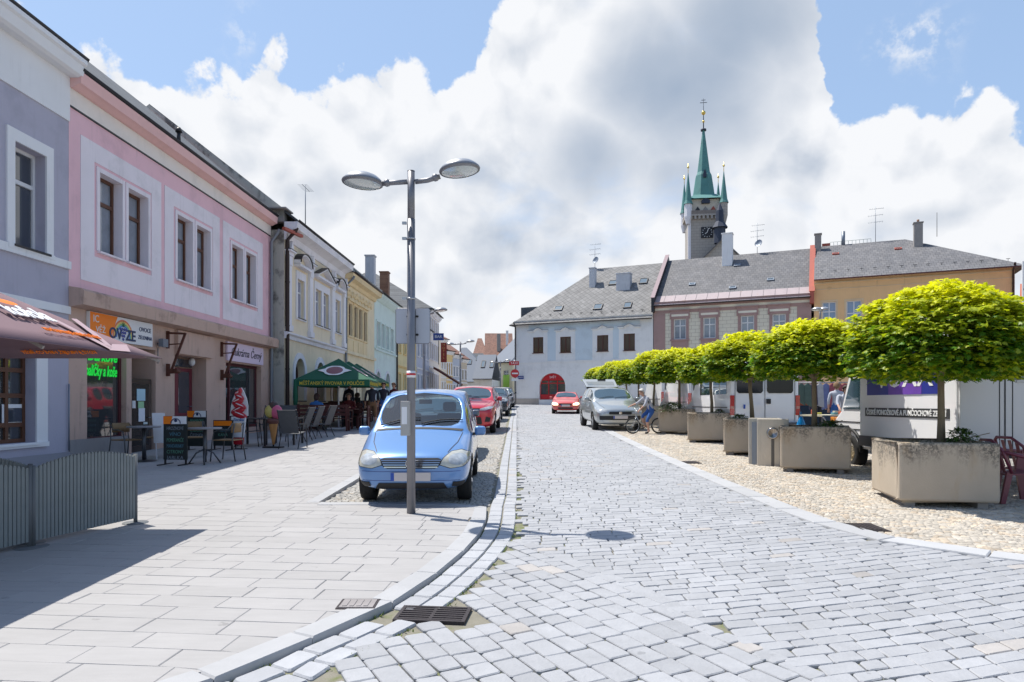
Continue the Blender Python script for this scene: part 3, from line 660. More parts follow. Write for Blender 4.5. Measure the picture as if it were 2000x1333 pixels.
# taped notice in the big window
nt_ = MB(); nx = gh.X(48); nt_.box(nx-.28, nx+.28, .205, .215, gh.Z(48, 832), gh.Z(48, 790)); pn_ = nt_.build('paper_notice', m_white, gh.root); nt2 = MB(); nt2.box(nx-.21, nx+.21, .200, .2045, gh.Z(48, 832)+.07, gh.Z(48, 790)-.07); nt2.build('dark_print', m_glass, pn_)
mtb = MB(); mx = gh.X(131); mtb.tube([(mx, -.04, gh.Z(131, 880)), (mx, -.04, gh.Z(131, 750))], .015, 6); mtb.build('conduit', m_zinc, gh.root)
# ============================ pink house
ph = House('townhouse', 'pink two-storey house with a greengrocer and a second shop on its brown ground floor', PL0, 134.2, 528)
m_pink = plaster('pink_render', srgb(236, 172, 184), .3); m_pinkl = plaster('pink_render_pale', srgb(234, 218, 226), .3); m_salmon = plaster('cornice_salmon', srgb(236, 170, 165), .1); m_cream = plaster('cream_frieze', srgb(236, 218, 208), .1)
m_brown = plaster('brown_render', srgb(182, 140, 116), .6, .12, dirt=(1.6, .55, (.16, .10, .08), .45)); m_reddark = mat('dark_red_frame', (.10, .018, .025), .5)
zl = 3.62-ph.zr
wins = [ph.O(193, 235, 332, 489.5), ph.O(246, 287, 363, 509), ph.O(345, 375, 418, 545), ph.O(381, 407, 439, 559), ph.O(452, 474, 479, 584), ph.O(481, 501, 494, 595)]
zt_ = sum(w[3] for w in wins)/6; zb_ = sum(w[2] for w in wins)/6
for w in wins: w[2] = zb_; w[3] = zt_; w[1] = w[0]+.83
for i in (1, 3, 5): wins[i][0] = wins[i-1][1]+.24; wins[i][1] = wins[i][0]+.83
S1 = [ph.X(170), ph.X(247), 2.75-.33+.0, 0]; gz = lambda px: GZ(PL0.Y(px))+PV-ph.zr
S1 = [ph.X(170), ph.X(247), .78-ph.zr+.0, 2.93-ph.zr]; DR1 = [ph.X(257), ph.X(304), gz(257)-.02, 2.93-ph.zr]
DR2 = [ph.X(341), ph.X(403), gz(341)-.02, 2.9-ph.zr]; S2 = [ph.X(441), ph.X(510), gz(441)+.25, 2.88-ph.zr]
ph.ops = [w+[0, .24] for w in wins]+[S1+[0, .18], DR1+[0, .7], DR2+[0, .5], S2+[0, .22]]
b = MB(); wall_mb(b, ph.W, zl, 8.0-ph.zr, ph.ops[:6], .24, 1); b.build('upper_wall', [m_pink, m_pinkl], ph.root)
b = MB(); wall_mb(b, ph.W, -.8, zl, ph.ops[6:], .2)
b.quad((ph.W, 0, -.8), (ph.W, 9, -.8), (ph.W, 9, 8-ph.zr), (ph.W, 0, 8-ph.zr)); b.quad((0, 9, -.8), (ph.W, 9, -.8), (ph.W, 9, 8-ph.zr), (0, 9, 8-ph.zr)); b.build('ground_floor_wall', m_brown, ph.root)
for w in wins:
    f = ph.window(w, mf=m_wfr, mg=m_curt, cols=1, rows=(.66,), depth=.24, fw=.075, sill=m_pinkl)
    surround(f, w, m=m_pinkl, w=.10, t=.03, bottom=False)
for i, (a, c) in enumerate(((154, 308), (323, 427), (436, 515))):
    x0, x1 = wins[2*i][0]-.62, wins[2*i+1][1]+.62; h0, h1 = wins[2*i][0]-.17, wins[2*i+1][1]+.17
    ph.panel(x0, x1, zb_-.72, zt_+.58, m_pinkl, hole=(h0, h1, zb_-.14, zt_+.17), t=.014)
zz = 7.69-ph.zr
ph.band(zz, zz+.36, .02, m_cream, name='frieze'); ph.band(0, 0, 0, m_tin, prof=[(0, zz-.03), (.03, zz-.03), (.03, zz), (0, zz)], name='shadow_strip')  # solid dark strip stands in for a shadow line below the frieze
ph.band(0, 0, 0, m_salmon, prof=[(0, zz+.36), (.08, zz+.36), (.19, zz+.42), (.25, zz+.44), (.28, zz+.66), (0, zz+.66)])
ph.H = zz+.66; ph.roof(m_slate_b, 3.75, .22, side=-.01, gable=m_pink, gut=m_tin)
v = MB(); v.cyl((ph.W*.42, .1, ph.H+.3), (ph.W*.42, .1, ph.H+.62), .05); v.cyl((ph.W*.42, .1, ph.H+.6), (ph.W*.42, .1, ph.H+.72), .09, .05); v.build('vent_pipe', m_tin, ph.rf)
ph.band(0, 0, 0, m_brown, prof=[(0, zl-.05), (.30, zl+.0), (.32, zl+.28), (.26, zl+.33), (0, zl+.37)], name='ledge')
ph.band(-.6, .48, .03, plaster('plinth_pinkhouse', srgb(105, 98, 100), .5), x0=0, x1=S1[1]+.05, name='plinth')
ph.pipe(ph.W-.12, -.2+.7, 7.9-ph.zr, .055, m_zinc, kick=.28)
# shop 1: window with fruit behind it, sign above
ph.window(S1, mf=m_reddark, mg=m_shopglass, cols=1, rows=(), depth=.18, fw=.08, name='shop_window')
m_sgo = mat('sign_orange', srgb(250, 130, 10), .5); m_sgw = mat('sign_white', (.78, .78, .80), .4); m_navy = mat('lettering_navy', (.02, .04, .12), .5); m_ltw = mat('lettering_white', (.8, .8, .8), .5); m_glowgreen = mat('lettering_green', (.01, .75, .06), .5, emis=.35)  # green letters on the glass are given a faint emission
sg = MB(); sx0, sx1, sz0, sz1 = ph.X(168), ph.X(292), 2.99-ph.zr, 3.56-ph.zr; sg.box(sx0, sx1, -.08, -.003, sz0, sz1); sgo = sg.build('sign', m_sgw, ph.root, bevel=.006); sw = sx1-sx0; sgo['label'] = 'white and orange greengrocer sign with a rainbow and lettering'
q = MB(); q.prism([(sx0+.01, sz0+.01), (sx0+.72, sz0+.01), (sx0+.80, sz0+.22), (sx0+.98, sz1-.01), (sx0+.01, sz1-.01)], -.086, -.081); q.build('orange_field', m_sgo, sgo)
for k, (cc_, r) in enumerate((((.75, .20, .10), .40), ((.85, .60, .2), .36), ((.25, .55, .25), .32), ((.10, .25, .60), .28))):
    q = MB(); n = 14; cx = sx0+sw*.49; P = [(cx-r*cos(pi*i/n), sz0+.10+r*1.05*sin(pi*i/n)) for i in range(n+1)]+[(cx+(r-.04)*cos(pi*i/n), sz0+.10+(r-.04)*1.05*sin(pi*i/n)) for i in range(n+1)]
    for i in range(n): q.quad(*[(x, -.085-.001*k, z) for x, z in (P[i], P[i+1], P[2*n-i], P[2*n+1-i])])
    q.build('rainbow_stripe', mat('rainbow_%s' % 'roygb'[k], cc_, .6), sgo, fix=False)
text('OV', 'lettering', sgo, m_navy, .34, (sx0+sw*.37, -.092, sz0+.17), bold=.008); text('ZE', 'lettering', sgo, m_navy, .34, (sx0+sw*.61, -.092, sz0+.17), bold=.008)
q = MB(); cx = sx0+sw*.49
for r_ in range(4):
    for k in range(4-r_): q.sphere((cx+(k-(3-r_)/2)*.075, -.09, sz0+.30-r_*.075), (.036, .012, .036), 8)
q.build('grape_motif', mat('grape_blue', (.08, .09, .35), .5), sgo)
q = MB(); [q.prism([(cx-.02, sz0+.36), (cx+.02, sz0+.36), (cx+.14*sin(a), sz0+.36+.14*cos(a))], -.092, -.089) for a in (-1.1, -.5, 0, .5, 1.1)]; q.build('leaf_motif', mat('motif_green', (.03, .15, .05), .6), sgo)
text('OVOCE', 'lettering', sgo, m_navy, .15, (sx0+sw*.86, -.086, (sz0+sz1)/2+.09)); text('ZELENINA', 'lettering', sgo, m_navy, .13, (sx0+sw*.86, -.086, (sz0+sz1)/2-.10)); text('IC', 'lettering', sgo, m_ltw, .22, (sx0+.20, -.09, sz1-.15)); text('VĚŽ', 'lettering', sgo, m_ltw, .18, (sx0+.36, -.09, sz0+.2))
xc = (S1[0]+S1[1])/2
text('Dárkové', 'lettering', ph.root, m_glowgreen, .30, (xc+.06, .15, S1[3]-.30), shear=.25, bold=.008); text('balíčky a koše', 'lettering', ph.root, m_glowgreen, .34, (xc+.02, .15, S1[3]-.62), shear=.25, bold=.006, width=S1[1]-S1[0]-.30)
# open dark door with notices, recess behind
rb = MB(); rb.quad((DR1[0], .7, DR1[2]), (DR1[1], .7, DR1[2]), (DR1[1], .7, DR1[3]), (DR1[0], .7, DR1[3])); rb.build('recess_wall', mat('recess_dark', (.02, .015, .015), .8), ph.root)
dm = mat('door_darkwood', (.022, .012, .012), .4, coat=.3)
d1 = [DR1[0]+.0, DR1[1]-.10, DR1[2], 2.2-ph.zr]; dd_ = door(ph, d1, dm, mat('door_pane_dark', (.012, .014, .018), .25, spec=.3), .10, 'dark shop door with paper notices', glass=(.12, .88, .10, .93))
for (a, c, e, g, mm) in ((.3, .68, .70, .86, (.45, .65, .75)), (.36, .62, .60, .69, (.35, .6, .35)), (.38, .66, .42, .60, (.75, .78, .85)), (.1, .24, .60, .70, (.7, .7, .72)), (.6, .78, .38, .41, (.6, .7, .7))):
    q = MB(); w_, h_ = d1[1]-d1[0], d1[3]-d1[2]; q.box(d1[0]+w_*a, d1[0]+w_*c, .035, .043, d1[2]+h_*e, d1[2]+h_*g); q.build('paper_notice', mat('paper_%d' % int(mm[0]*100+mm[2]*10), mm, .8), dd_)
# recess door 2
rb = MB(); rb.quad((DR2[0], .5, DR2[2]), (DR2[1], .5, DR2[2]), (DR2[1], .5, DR2[3]), (DR2[0], .5, DR2[3])); rb.build('recess_wall', m_brown, ph.root)
d2 = [DR2[1]-1.0, DR2[1]-.02, DR2[2]+.1, DR2[2]+2.15]; m_cherry = mat('door_cherry', (.16, .02, .035), .45)
door(ph, d2, m_cherry, m_glass, .46, 'cherry red door with a tall pane', glass=(.2, .82, .38, .95)); q = MB(); q.box(d2[0], d2[1], .42, .46, d2[3]+.03, DR2[3]-.05); q.build('transom', m_glass, ph.root)
q = MB(); q.sphere((DR2[1]-.35, .25, DR2[3]-.12), (.09, .09, .12), 10); q.build('ceiling_lamp', m_sgw, ph.root)
ph.panel(DR2[0]-.0, DR2[1]+.25, DR2[3]+.02, zl-.08, m_brown, t=.10, name='lintel_panel')
# shop 2
ph.window(S2, mf=m_reddark, mg=m_shopglass, cols=1, rows=(), depth=.22, fw=.09, name='shop_window')
q = MB(); q.box(S2[0]-.03, S2[1]+.03, -.07, -.003, 2.93-ph.zr, 3.52-ph.zr); s2 = q.build('sign', mat('sign_rose', srgb(225, 205, 225), .5), ph.root, bevel=.006); s2['label'] = 'pale pink shop sign with cursive lettering'
text('Cukrárna Černý', 'lettering', s2, mat('lettering_grey', (.06, .05, .07), .5), .36, ((S2[0]+S2[1])/2, -.078, 3.22-ph.zr), shear=.35, width=(S2[1]-S2[0])*.86)
q = MB(); q.box(S2[0]+.45, S2[0]+.53, .10, .16, S2[2], S2[3]); q.build('mullion', m_reddark, ph.root)
# rusty awning brackets and a flood light
m_rust = mat('rusty_iron', (.13, .05, .035), .8, .3, var=.4, vs=12)
for xp in (325, 431):
    x = ph.X(xp); q = MB(); z1 = 3.42-ph.zr; z0 = 2.42-ph.zr
    q.bar((x, -.02, z1), (x, -.5, z1-.02), .05, .05); q.bar((x, -.5, z1), (x, -.12, z0), .05, .05); q.bar((x, -.02, z0), (x, -.30, z0+.02), .07, .12); q.bar((x, -.02, z1-.30), (x, -.42, z1-.28), .03, .03); q.bar((x, -.03, z1+.05), (x, -.03, z1-.4), .09, .05); q.bar((x, -.03, z0-.12), (x, -.03, z0+.2), .12, .05); q.cyl((x-.1, -.28, z0), (x+.1, -.28, z0), .05)
    q.build('awning_bracket', m_rust, ph.root)
q = MB(); x = ph.X(307); q.box(x-.12, x+.12, -.22, -.10, 3.02-ph.zr, 3.22-ph.zr); q.cyl((x, -.10, 3.1-ph.zr), (x, 0, 3.1-ph.zr), .02); q.tube([(x, -.02, 3.0-ph.zr), (x, -.02, 2.6-ph.zr)], .01, 5); q.build('flood_light', m_zinc, ph.root)
# ============================ pale yellow house with pilasters
yh = House('townhouse', 'pale yellow stuccoed house with white pilasters and arched ground-floor windows', PL1, 555, 671, depth=10)
m_yel = plaster('yellow_stucco', srgb(226, 208, 172), .3, .08); m_yels = plaster('worn_grey_render', srgb(170, 166, 155), .9, .2, dirt=(1.2, .48, (.06, .055, .055), .8)); m_stw = plaster('stucco_white', srgb(222, 220, 228), .3)
Hy = 7.95-yh.zr
aw = [yh.O(578.5, 588.5, 543, 621), yh.O(616, 624, 560, 640), yh.O(626.5, 635, 560, 640), yh.O(648, 655.5, 585, 652)]
zt_ = 6.42-yh.zr; zb_ = 4.92-yh.zr
for w, c in zip(aw, (26.75, 29.0, 30.1, 31.95)): w[0] = (c-.42-PL1.Y(555)); w[1] = w[0]+.84; w[2] = zb_; w[3] = zt_
gw = []
for pl, pr in ((575, 594), (617, 632), (648, 658)): x0, x1 = yh.X(pl), yh.X(pr); x1 = x0+min(1.35, x1-x0); gw.append([x0, x1, gz(575)+.75+.0, 3.35-yh.zr, 1.0, .3])
yh.ops = [w+[0, .16] for w in aw]+gw
yh.walls(Hy, m_yel, m_yels)
for i, w in enumerate(aw): yh.window(w, mf=m_wfw, mg=mat('window_sky_reflect', (.25, .27, .40), .1, coat=.8), cols=2 if i in (0, 3) else 1, rows=(.68,), depth=.16, sill=m_tin, sur=dict(m=m_stw, w=.13, t=.05, bottom=True, wt=.3), fw=.05)
for w in gw: yh.window(w, mf=m_wfr, mg=m_glass, cols=2, rows=(.45,), depth=.3, arch=1.0, sur=dict(m=m_stw, w=.22, t=.05, bottom=False), sill=m_tin)
def pediment(H, x0, x1, z, kind):
    q = MB(); cx = (x0+x1)/2; w = (x1-x0)/2; q.box(x0, x1, -.26, -.002, z, z+.09)
    if kind == 'arc': P = [(cx-w*cos(pi*i/10), z+.10+.42*sin(pi*i/10)) for i in range(11)]
    else: P = [(x0, z+.1), (cx, z+.55), (x1, z+.1)]
    q2 = MB()
    for p, r in zip(P, P[1:]): q.bar((p[0], -.13, p[1]), (r[0], -.13, r[1]), .25, .07, (0, 0, 1)); q2.bar((p[0], -.14, p[1]+.05), (r[0], -.14, r[1]+.05), .32, .03, (0, 0, 1))
    o = q.build('pediment', m_stw, H.root); q2.build('tin_cover', m_tin, o)
pediment(yh, aw[0][0]-.3, aw[0][1]+.3, zt_+.42, 'arc'); pediment(yh, aw[1][0]-.3, aw[2][1]+.3, zt_+.42, 'tri'); pediment(yh, aw[3][0]-.3, aw[3][1]+.3, zt_+.42, 'arc')
for xp in (.35, (aw[0][1]+aw[1][0])/2, (aw[2][1]+aw[3][0])/2+.02, aw[3][1]+.62):
    q = MB(); q.box(xp-.2, xp+.2, -.10, -.001, 4.3-yh.zr, zt_+.65); q.box(xp-.26, xp+.26, -.16, -.001, zt_+.65, zt_+.78); q.box(xp-.26, xp+.26, -.14, -.001, 4.28-yh.zr, 4.5-yh.zr); po = q.build('pilaster', m_stw, yh.root)
    q = MB(); q.box(xp-.2, xp+.2, -.13, -.101, zt_+.3, zt_+.64); q.prism([(xp-.2, zt_+.79), (xp+.2, zt_+.79), (xp, zt_+1.2)], -.2, -.01); q.box(xp-.3, xp+.3, -.24, -.002, zt_+.785, zt_+.84); q.build('capital', m_stw, po)
    q = MB(); q.box(xp-.31, xp+.31, -.25, -.002, zt_+.842, zt_+.865); q.build('tin_cover', m_tin, po)
yh.band(0, 0, 0, m_stw, prof=[(0, 3.98-yh.zr), (.06, 3.98-yh.zr), (.08, 4.1-yh.zr), (.16, 4.16-yh.zr), (.16, 4.22-yh.zr), (0, 4.25-yh.zr)], name='belt_course')
yh.band(0, 0, 0, m_stw, prof=[(0, Hy-.35), (.06, Hy-.33), (.10, Hy-.1), (.30, Hy), (.46, Hy+.06), (.50, Hy+.30), (0, Hy+.30)], x0=.0)
yh.H = Hy+.3; yh.roof(m_slate_b, 3.9, .46, side=-.01, gable=m_yels, gut=m_tin)
yh.pipe(.10, 0, Hy+.1, .07, m_gutter, kick=.35); q = MB(); q.bar((-.6, -.2, Hy-.1), (.6, -.45, Hy-.1), .12, .10); q.build('roof_beam', m_redsheet, yh.root)
q = MB(); q.box(.0, .3, .0, .35, Hy+.3, Hy+.72); q.box(-.25, .55, -.15, .5, Hy+.72, Hy+.77); q.build('chimney', m_chimg, yh.rf)
def antenna(H, x, y, z0, h, kind=0, par=None):
    q = MB(); q.cyl((x, y, z0), (x, y, z0+h), .022, .016, 6)
    if kind >= 0:
        z = z0+h*.93; q.cyl((x-.45, y, z), (x+.6, y, z), .012, n=5); [q.cyl((x-.4+i*.16, y-.22, z), (x-.4+i*.16, y+.22, z), .006, n=4) for i in range(7)]
    if kind > 0:
        for zf, s_ in ((.74, 1), (.55, -1)):
            z = z0+h*zf; q.cyl((x-.55, y, z), (x+.55, y, z+.05), .012, n=5); [q.cyl((x-.5+i*.2, y-.3, z), (x-.5+i*.2, y+.3, z), .006, n=4) for i in range(6)]
    o = q.build('antenna', m_zinc, par or H.rf)
    if kind > 1:
        d = MB(); d.T = Matrix.Translation((x+.12, y-.1, z0+h*.32)) @ Matrix.Rotation(radians(70), 4, 'X') @ Matrix.Rotation(radians(-20), 4, 'Y'); d.lathe([(.0, -.06), (.2, -.04), (.32, .02), (.34, .05), (.31, .04), (.0, -.03)], n=16); d.build('satellite_dish', m_zinc, o)
antenna(yh, yh.W*.75, 1.2, yh.rz_(1.2), 1.9, 0)
# ============================ golden stucco house
oh_ = House('townhouse', 'narrow golden-yellow house with four tall windows beside the mint house', PL1, 671.2, 731, depth=10)
m_gold = plaster('gold_stucco', srgb(226, 198, 140), .25); m_goldp = plaster('gold_pale', srgb(228, 208, 165), .3); Hg = 7.68-oh_.zr
ow = [oh_.O(a, b_, 592, 655, 680) for a, b_ in ((679.5, 687), (690.5, 696.5), (700, 705.5), (709.5, 714.5))]
for w in ow: w[1] = w[0]+.72
og = [[oh_.X(704), oh_.X(704)+1.1, gz(704)+.5+ph.zr-oh_.zr, 3.5-oh_.zr, 1.0, .3], [oh_.X(678), oh_.X(678)+1.1, gz(678)+.5+ph.zr-oh_.zr, 3.5-oh_.zr, 1.0, .3]]
oh_.ops = [w+[0, .14] for w in ow]+og; oh_.walls(Hg, m_goldp, m_gold)
for w in ow: oh_.window(w, mf=m_wfr, mg=m_curt, cols=2, rows=(.68,), depth=.14, sill=m_gold, sur=dict(m=m_gold, w=.1, t=.05, wt=.12, cap=.1)) ; oh_.panel(w[0]-.1, w[1]+.1, w[2]-.95, w[2]-.2, m_gold, t=.03)
for w in og: oh_.window(w, mf=m_wfr, mg=m_glass, cols=2, rows=(.5,), depth=.3, arch=1.0, sur=dict(m=m_goldp, w=.2, t=.05, bottom=False))
oh_.band(4.05-oh_.zr, 4.2-oh_.zr, .12, m_goldp, name='belt_course'); q = MB()
for i in range(15): x = .7+i*.36; q.lathe([(.0, -.16), (.13, -.1), (.16, 0), (.10, .12), (0, .17)], (x, -.03, Hg-.62+.06*(i % 2)), 8, sy=.4)
q.build('relief_frieze', m_gold, oh_.root)
oh_.band(0, 0, 0, m_gold, prof=[(0, Hg-.22), (.10, Hg-.2), (.16, Hg-.03), (.42, Hg+.03), (.48, Hg+.25), (0, Hg+.25)]); oh_.H = Hg+.25
oh_.roof(m_slate_b, 3.9, .46, side=-.01, gable=m_gold, gut=m_gutter);  oh_.pipe(.12, 0, Hg+.1, .06, m_zinc, kick=.4)
# ============================ mint house
mh = House('townhouse', 'mint green house with arched ground-floor openings', PL1, 731.2, 774, depth=10)
m_mint = plaster('mint_render', srgb(206, 226, 220), .12); Hm = 7.95-mh.zr
mw = [[mh.X(a), mh.X(a)+.9, 5.0-mh.zr, 6.45-mh.zr] for a in (735, 744, 753, 762)]
mg_ = [[mh.X(a), mh.X(a)+1.3, gz(735)+.35+ph.zr-mh.zr, 3.5-mh.zr, 1.0, .35] for a in (733.5, 752.5)]
mh.ops = [w+[0, .16] for w in mw]+mg_; mh.walls(Hm, m_mint)
for w in mw: mh.window(w, mf=m_wfw, mg=m_curt, cols=2, rows=(.68,), depth=.16, sur=dict(m=m_mint, w=.1, t=.05), fw=.06)
for w in mg_: mh.window(w, mf=m_tin, mg=m_glass, cols=2, rows=(.55,), depth=.35, arch=1.0, sur=dict(m=m_stw, w=.15, t=.04, bottom=False))
mh.band(4.72-mh.zr, 4.84-mh.zr, .1, m_mint, name='belt_course'); mh.band(0, 0, 0, m_mint, prof=[(0, Hm-.3), (.12, Hm-.25), (.34, Hm-.05), (.38, Hm+.1), (0, Hm+.1)]); mh.H = Hm+.1
mh.roof(m_slate_b, 4.1, .38, side=.0, gable=m_mint, gut=m_tin); mh.pipe(mh.W-.15, 0, Hm, .06, m_tin); mh.chimney(mh.W-.7, 1.6, .55, .6, 11.4-mh.zr, m_chim)
# ============================ further houses on the left side of the street
def simple_house(label, plane, pa, pb, zt, wallc, roofm, rh, rows, n, depth=9, wz=None, gm=None, mf=None, name='townhouse', group=None, glass=None, belt=True, hipl=0, hipr=0, trim=None, corn=True, gablem=None, oh=.4):
    H = House(name, label, plane, pa, pb, depth, group); m = plaster('render_%02x%02x%02x' % tuple(wallc), srgb(*wallc), .2); Z = zt-H.zr; H.ops = []; ww = min(.95, H.W/(n*1.7))
    for (a, c) in rows:
        for i in range(n): x = H.W*(i+.5)/n; H.ops.append([x-ww/2, x+ww/2, a, c])
    H.walls(Z, m)
    for w in H.ops: H.window(w, mf=mf or m_wfw, mg=glass or m_curt, cols=2, rows=(.66,), depth=.18, sur=dict(m=trim or m_white, w=.11, t=.04))
    if belt: H.band(rows[0][1]+.45, rows[0][1]+.58, .07, trim or m_white, name='belt_course')
    if corn: H.band(0, 0, 0, trim or m_white, prof=[(0, Z-.3), (.1, Z-.28), (.28, Z-.05), (.32, Z+.08), (0, Z+.08)])
    H.H = Z+.08; H.roof(roofm, rh, oh, hipl=hipl, hipr=hipr, gable=gablem or m, gut=m_tin); return H
h6 = simple_house('narrow cream house with ochre bands behind the lamp post', PL1, 774.2, 813, 7.6, (232, 208, 140), m_slate_b, 3.5, ((1.0, 2.5), (4.0, 5.5)), 4, trim=plaster('ochre_trim', srgb(222, 178, 70), .1))
h6.chimney(2.4, 1.3, .6, .6, 10.9-h6.zr, m_brick)
h7 = simple_house('blue-grey house between the cream house and the tall corner house', PL1, 813.2, 838, 7.9, (176, 182, 205), m_slate_b, 3.6, ((1.0, 2.6), (4.1, 5.6)), 4)
h8 = simple_house('tall cream corner house with ornate windows and a dark slate roof', PL1, 838.2, 857, 10.0, (222, 212, 205), m_slate_b, 4.2, ((1.0, 2.9), (4.2, 5.7), (6.6, 8.0)), 5, depth=13, hipl=5, trim=m_stw)
PS1 = Plane(-7.2, 76, .42, 1); PS2 = Plane(-8.5, 72, 1, .25)
h9 = simple_house('cream house with a red vertical sign beyond the tall corner house', PS1, 861, 871, 8.5, (226, 214, 195), m_redtile, 2.2, ((1.0, 2.4), (3.9, 5.3)), 2)
h10 = simple_house('yellow house with a brown tiled roof further down the street', PS1, 871.2, 884, 7.3, (228, 190, 105), m_redtile, 2.6, ((1.0, 2.2), (3.3, 4.6)), 3)
h11 = simple_house('grey-blue house with a brown roof beyond the yellow one', PS1, 884.2, 900, 7.0, (170, 180, 200), m_redtile, 3.0, ((1.0, 2.2), (3.2, 4.3)), 3)
h12 = simple_house('beige gabled house at the end of the brown-roofed row', PS1, 900.2, 912, 6.6, (196, 178, 150), m_redtile, 3.0, ((1.0, 2.0), (2.9, 4.0)), 2)
# houses closing the view at the bend
PC1 = Plane(-9.5, 118, 1, -.10)
h13 = House('barn_house', 'long low house under a big pale blue metal roof at the bend of the street', PC1, 868, 962, 12); h13.walls(4.6-h13.zr+.6, plaster('offwhite_far', srgb(215, 212, 205), .2)); h13.roof(m_metalroof, 6.0, .4, hipl=2.0, hipr=5.5, ridge=.5)
for x, y in ((3.8, 3.2), (5.4, 3.9), (2.0, 4.2)): h13.skylight(x, y, .9, 1.2)
PC2 = Plane(-2.9, 92, .55, -.6)
h14 = House('townhouse', 'yellow house with a lime green shop front facing the street bend', PC2, 962, 1001, 9); h14.ops = [[x, x+1.0, 3.2, 4.6] for x in (.5, 2.2)]; h14.walls(6.2-h14.zr+.7, plaster('far_yellow', srgb(222, 205, 160), .2)); [h14.window(w) for w in h14.ops]; h14.roof(m_metalroof, 3.6, .4, gable=m_white)
h14.panel(h14.W*.55, h14.W*.85, .4, 4.0, mat('lime_panel', srgb(160, 205, 80), .7), t=.05, name='shop_front'); q = MB(); q.box(h14.W*.15, h14.W*.8, -.06, -.01, .5, 2.4); q.build('shop_window', m_glass, h14.root)
h15 = House('cottage', 'small white house with a low blue roof and skylights at the bend', Plane(-4.5, 84, 1, -.15), 925, 961, 6); h15.ops = [[.6, 1.4, .4, 1.6], [1.9, 3.2, .2, 2.2]]; h15.walls(3.6-h15.zr+.9, plaster('far_white', srgb(220, 218, 212), .2)); [h15.window(w, mf=m_redsheet) for w in h15.ops]; h15.roof(m_metalroof, 2.8, .4)
for x in (.9, 2.0): h15.skylight(x, 1.6, .5, 1.3, m_tin)
PC3 = Plane(-8, 170, 1, .05)
h16 = House('townhouse', 'old house with a steep red gable roof rising behind the blue roofs', PC3, 925, 952, 14); h16.walls(12.0, plaster('far_gable', srgb(200, 180, 160), .3)); h16.roof(m_redtile, 5.4, .5, hipl=h16.W*.3, hipr=h16.W*.4)
h17 = House('townhouse', 'long red-tiled building on the hill behind the street bend', PC3, 948, 1003, 14); h17.walls(11.6, plaster('far_brown', srgb(170, 140, 120), .3)); h17.roof(m_redtile, 7.0, .5); h17.chimney(3.4, 2.4, .9, .9, 18.5, m_chimg); h17.chimney(5.6, 4, .6, .6, 19.5, m_white)
h18 = House('townhouse', 'dark half-timbered gable with white panels beside the white corner house', Plane(-2, 130, 1, 0), 992, 1018, 10); h18.walls(9.8, m_tin); h18.roof(m_redtile, 2.4, .6); h18.panel(.5, .9, 7.2, 8.8, m_white, t=.04); h18.panel(1.2, 1.6, 7.2, 8.8, m_white, t=.04)
h19 = House('townhouse', 'blue slate-roofed house in the row rising behind the metal roof', Plane(-6, 140, 1, -.05), 905, 985, 12); h19.walls(5.8, MATS['far_white']); h19.roof(m_slate_b, 5.2, .4, hipl=1, hipr=5)
# red awning and signs at the corner house
aw_ = thing('awning', 'dark red sloping awning over a shop front by the tall corner house', 'awning', (-6.85, 62, GZ(62)+PV), 0)
q = MB(); q.prism([(0, 3.3), (2.2, 1.9), (2.2, 1.75), (0, 3.1)], -2.5, 2.5, 'xz'); q.build('canopy', mat('awning_red', (.10, .025, .02), .8, var=.3), aw_); q = MB(); [q.bar((2.1, y, .0), (2.1, y, 1.8), .06, .06) for y in (-2.4, 2.4)]; q.build('posts', m_tin, aw_)
# ============================ white corner house (centre)
wh = House('corner_house', 'white and pale blue corner house with a slate roof and red arched shop window', PR, 1006, 1275.5, depth=11)
m_wh = plaster('white_render', srgb(240, 240, 246), .2, .04); m_pb = plaster('pale_blue_render', srgb(195, 212, 224), .1, .04)
Hw = 9.10-wh.zr; yw = 0
def prect(H, pl, pr, pt, pb): return [H.X(pl), H.X(pr), H.Z((pl+pr)/2, pb), H.Z((pl+pr)/2, pt)]
ww = [prect(wh, 1041, 1061, 659, 690), prect(wh, 1094, 1115, 658, 689), prect(wh, 1166, 1188, 655, 686.5), prect(wh, 1218, 1240, 652, 685)]
arch = prect(wh, 1053, 1104, 729, 781); arch = [arch[0], arch[1], arch[2], arch[3], .92, .3]
wh.ops = [w+[0, .12] for w in ww]+[arch]; wh.walls(Hw, m_wh, m_wh)
m_wdo = mat('window_wood_red', (.10, .03, .02), .5); m_redpan = mat('shop_red', srgb(190, 30, 40), .5)
for w in ww: wh.window(w, mf=m_wdo, mg=mat('window_brown_glass', (.10, .07, .05), .08, coat=.6), cols=2, rows=(), depth=.12, sill=m_wdo, fw=.06)
bx0, bx1, bz0, bz1 = wh.X(1033), wh.X(1249), wh.Z(1140, 703), wh.Z(1140, 627)
segs = [bx0]; 
for w in ww: segs += [w[0]-.42, w[1]+.42]
segs.append(bx1)
for a, c in zip(segs[::2], segs[1::2]):
    if c-a > .1: wh.panel(a, c, bz0, bz1, m_pb, t=.012)
for w in ww:
    wh.panel(w[0]-.42, w[1]+.42, w[3]+.75, bz1, m_pb, t=.012); q = MB(); x0, x1 = w[0]-.5, w[1]+.5; cx = (x0+x1)/2; z = w[3]+.55
    P = [(x0, z), (cx-.45, z), (cx-.3, z+.12), (cx, z+.26), (cx+.3, z+.12), (cx+.45, z), (x1, z)]
    for p, r in zip(P, P[1:]): q.bar((p[0], -.07, p[1]), (r[0], -.07, r[1]), .14, .09)
    q.build('window_hood', m_wh, wh.root); q = MB()
    for p, r in zip(P, P[1:]): q.bar((p[0], -.08, p[1]+.055), (r[0], -.08, r[1]+.055), .16, .02)
    q.build('hood_flashing', mat('flashing_grey', (.16, .17, .20), .5), wh.root)
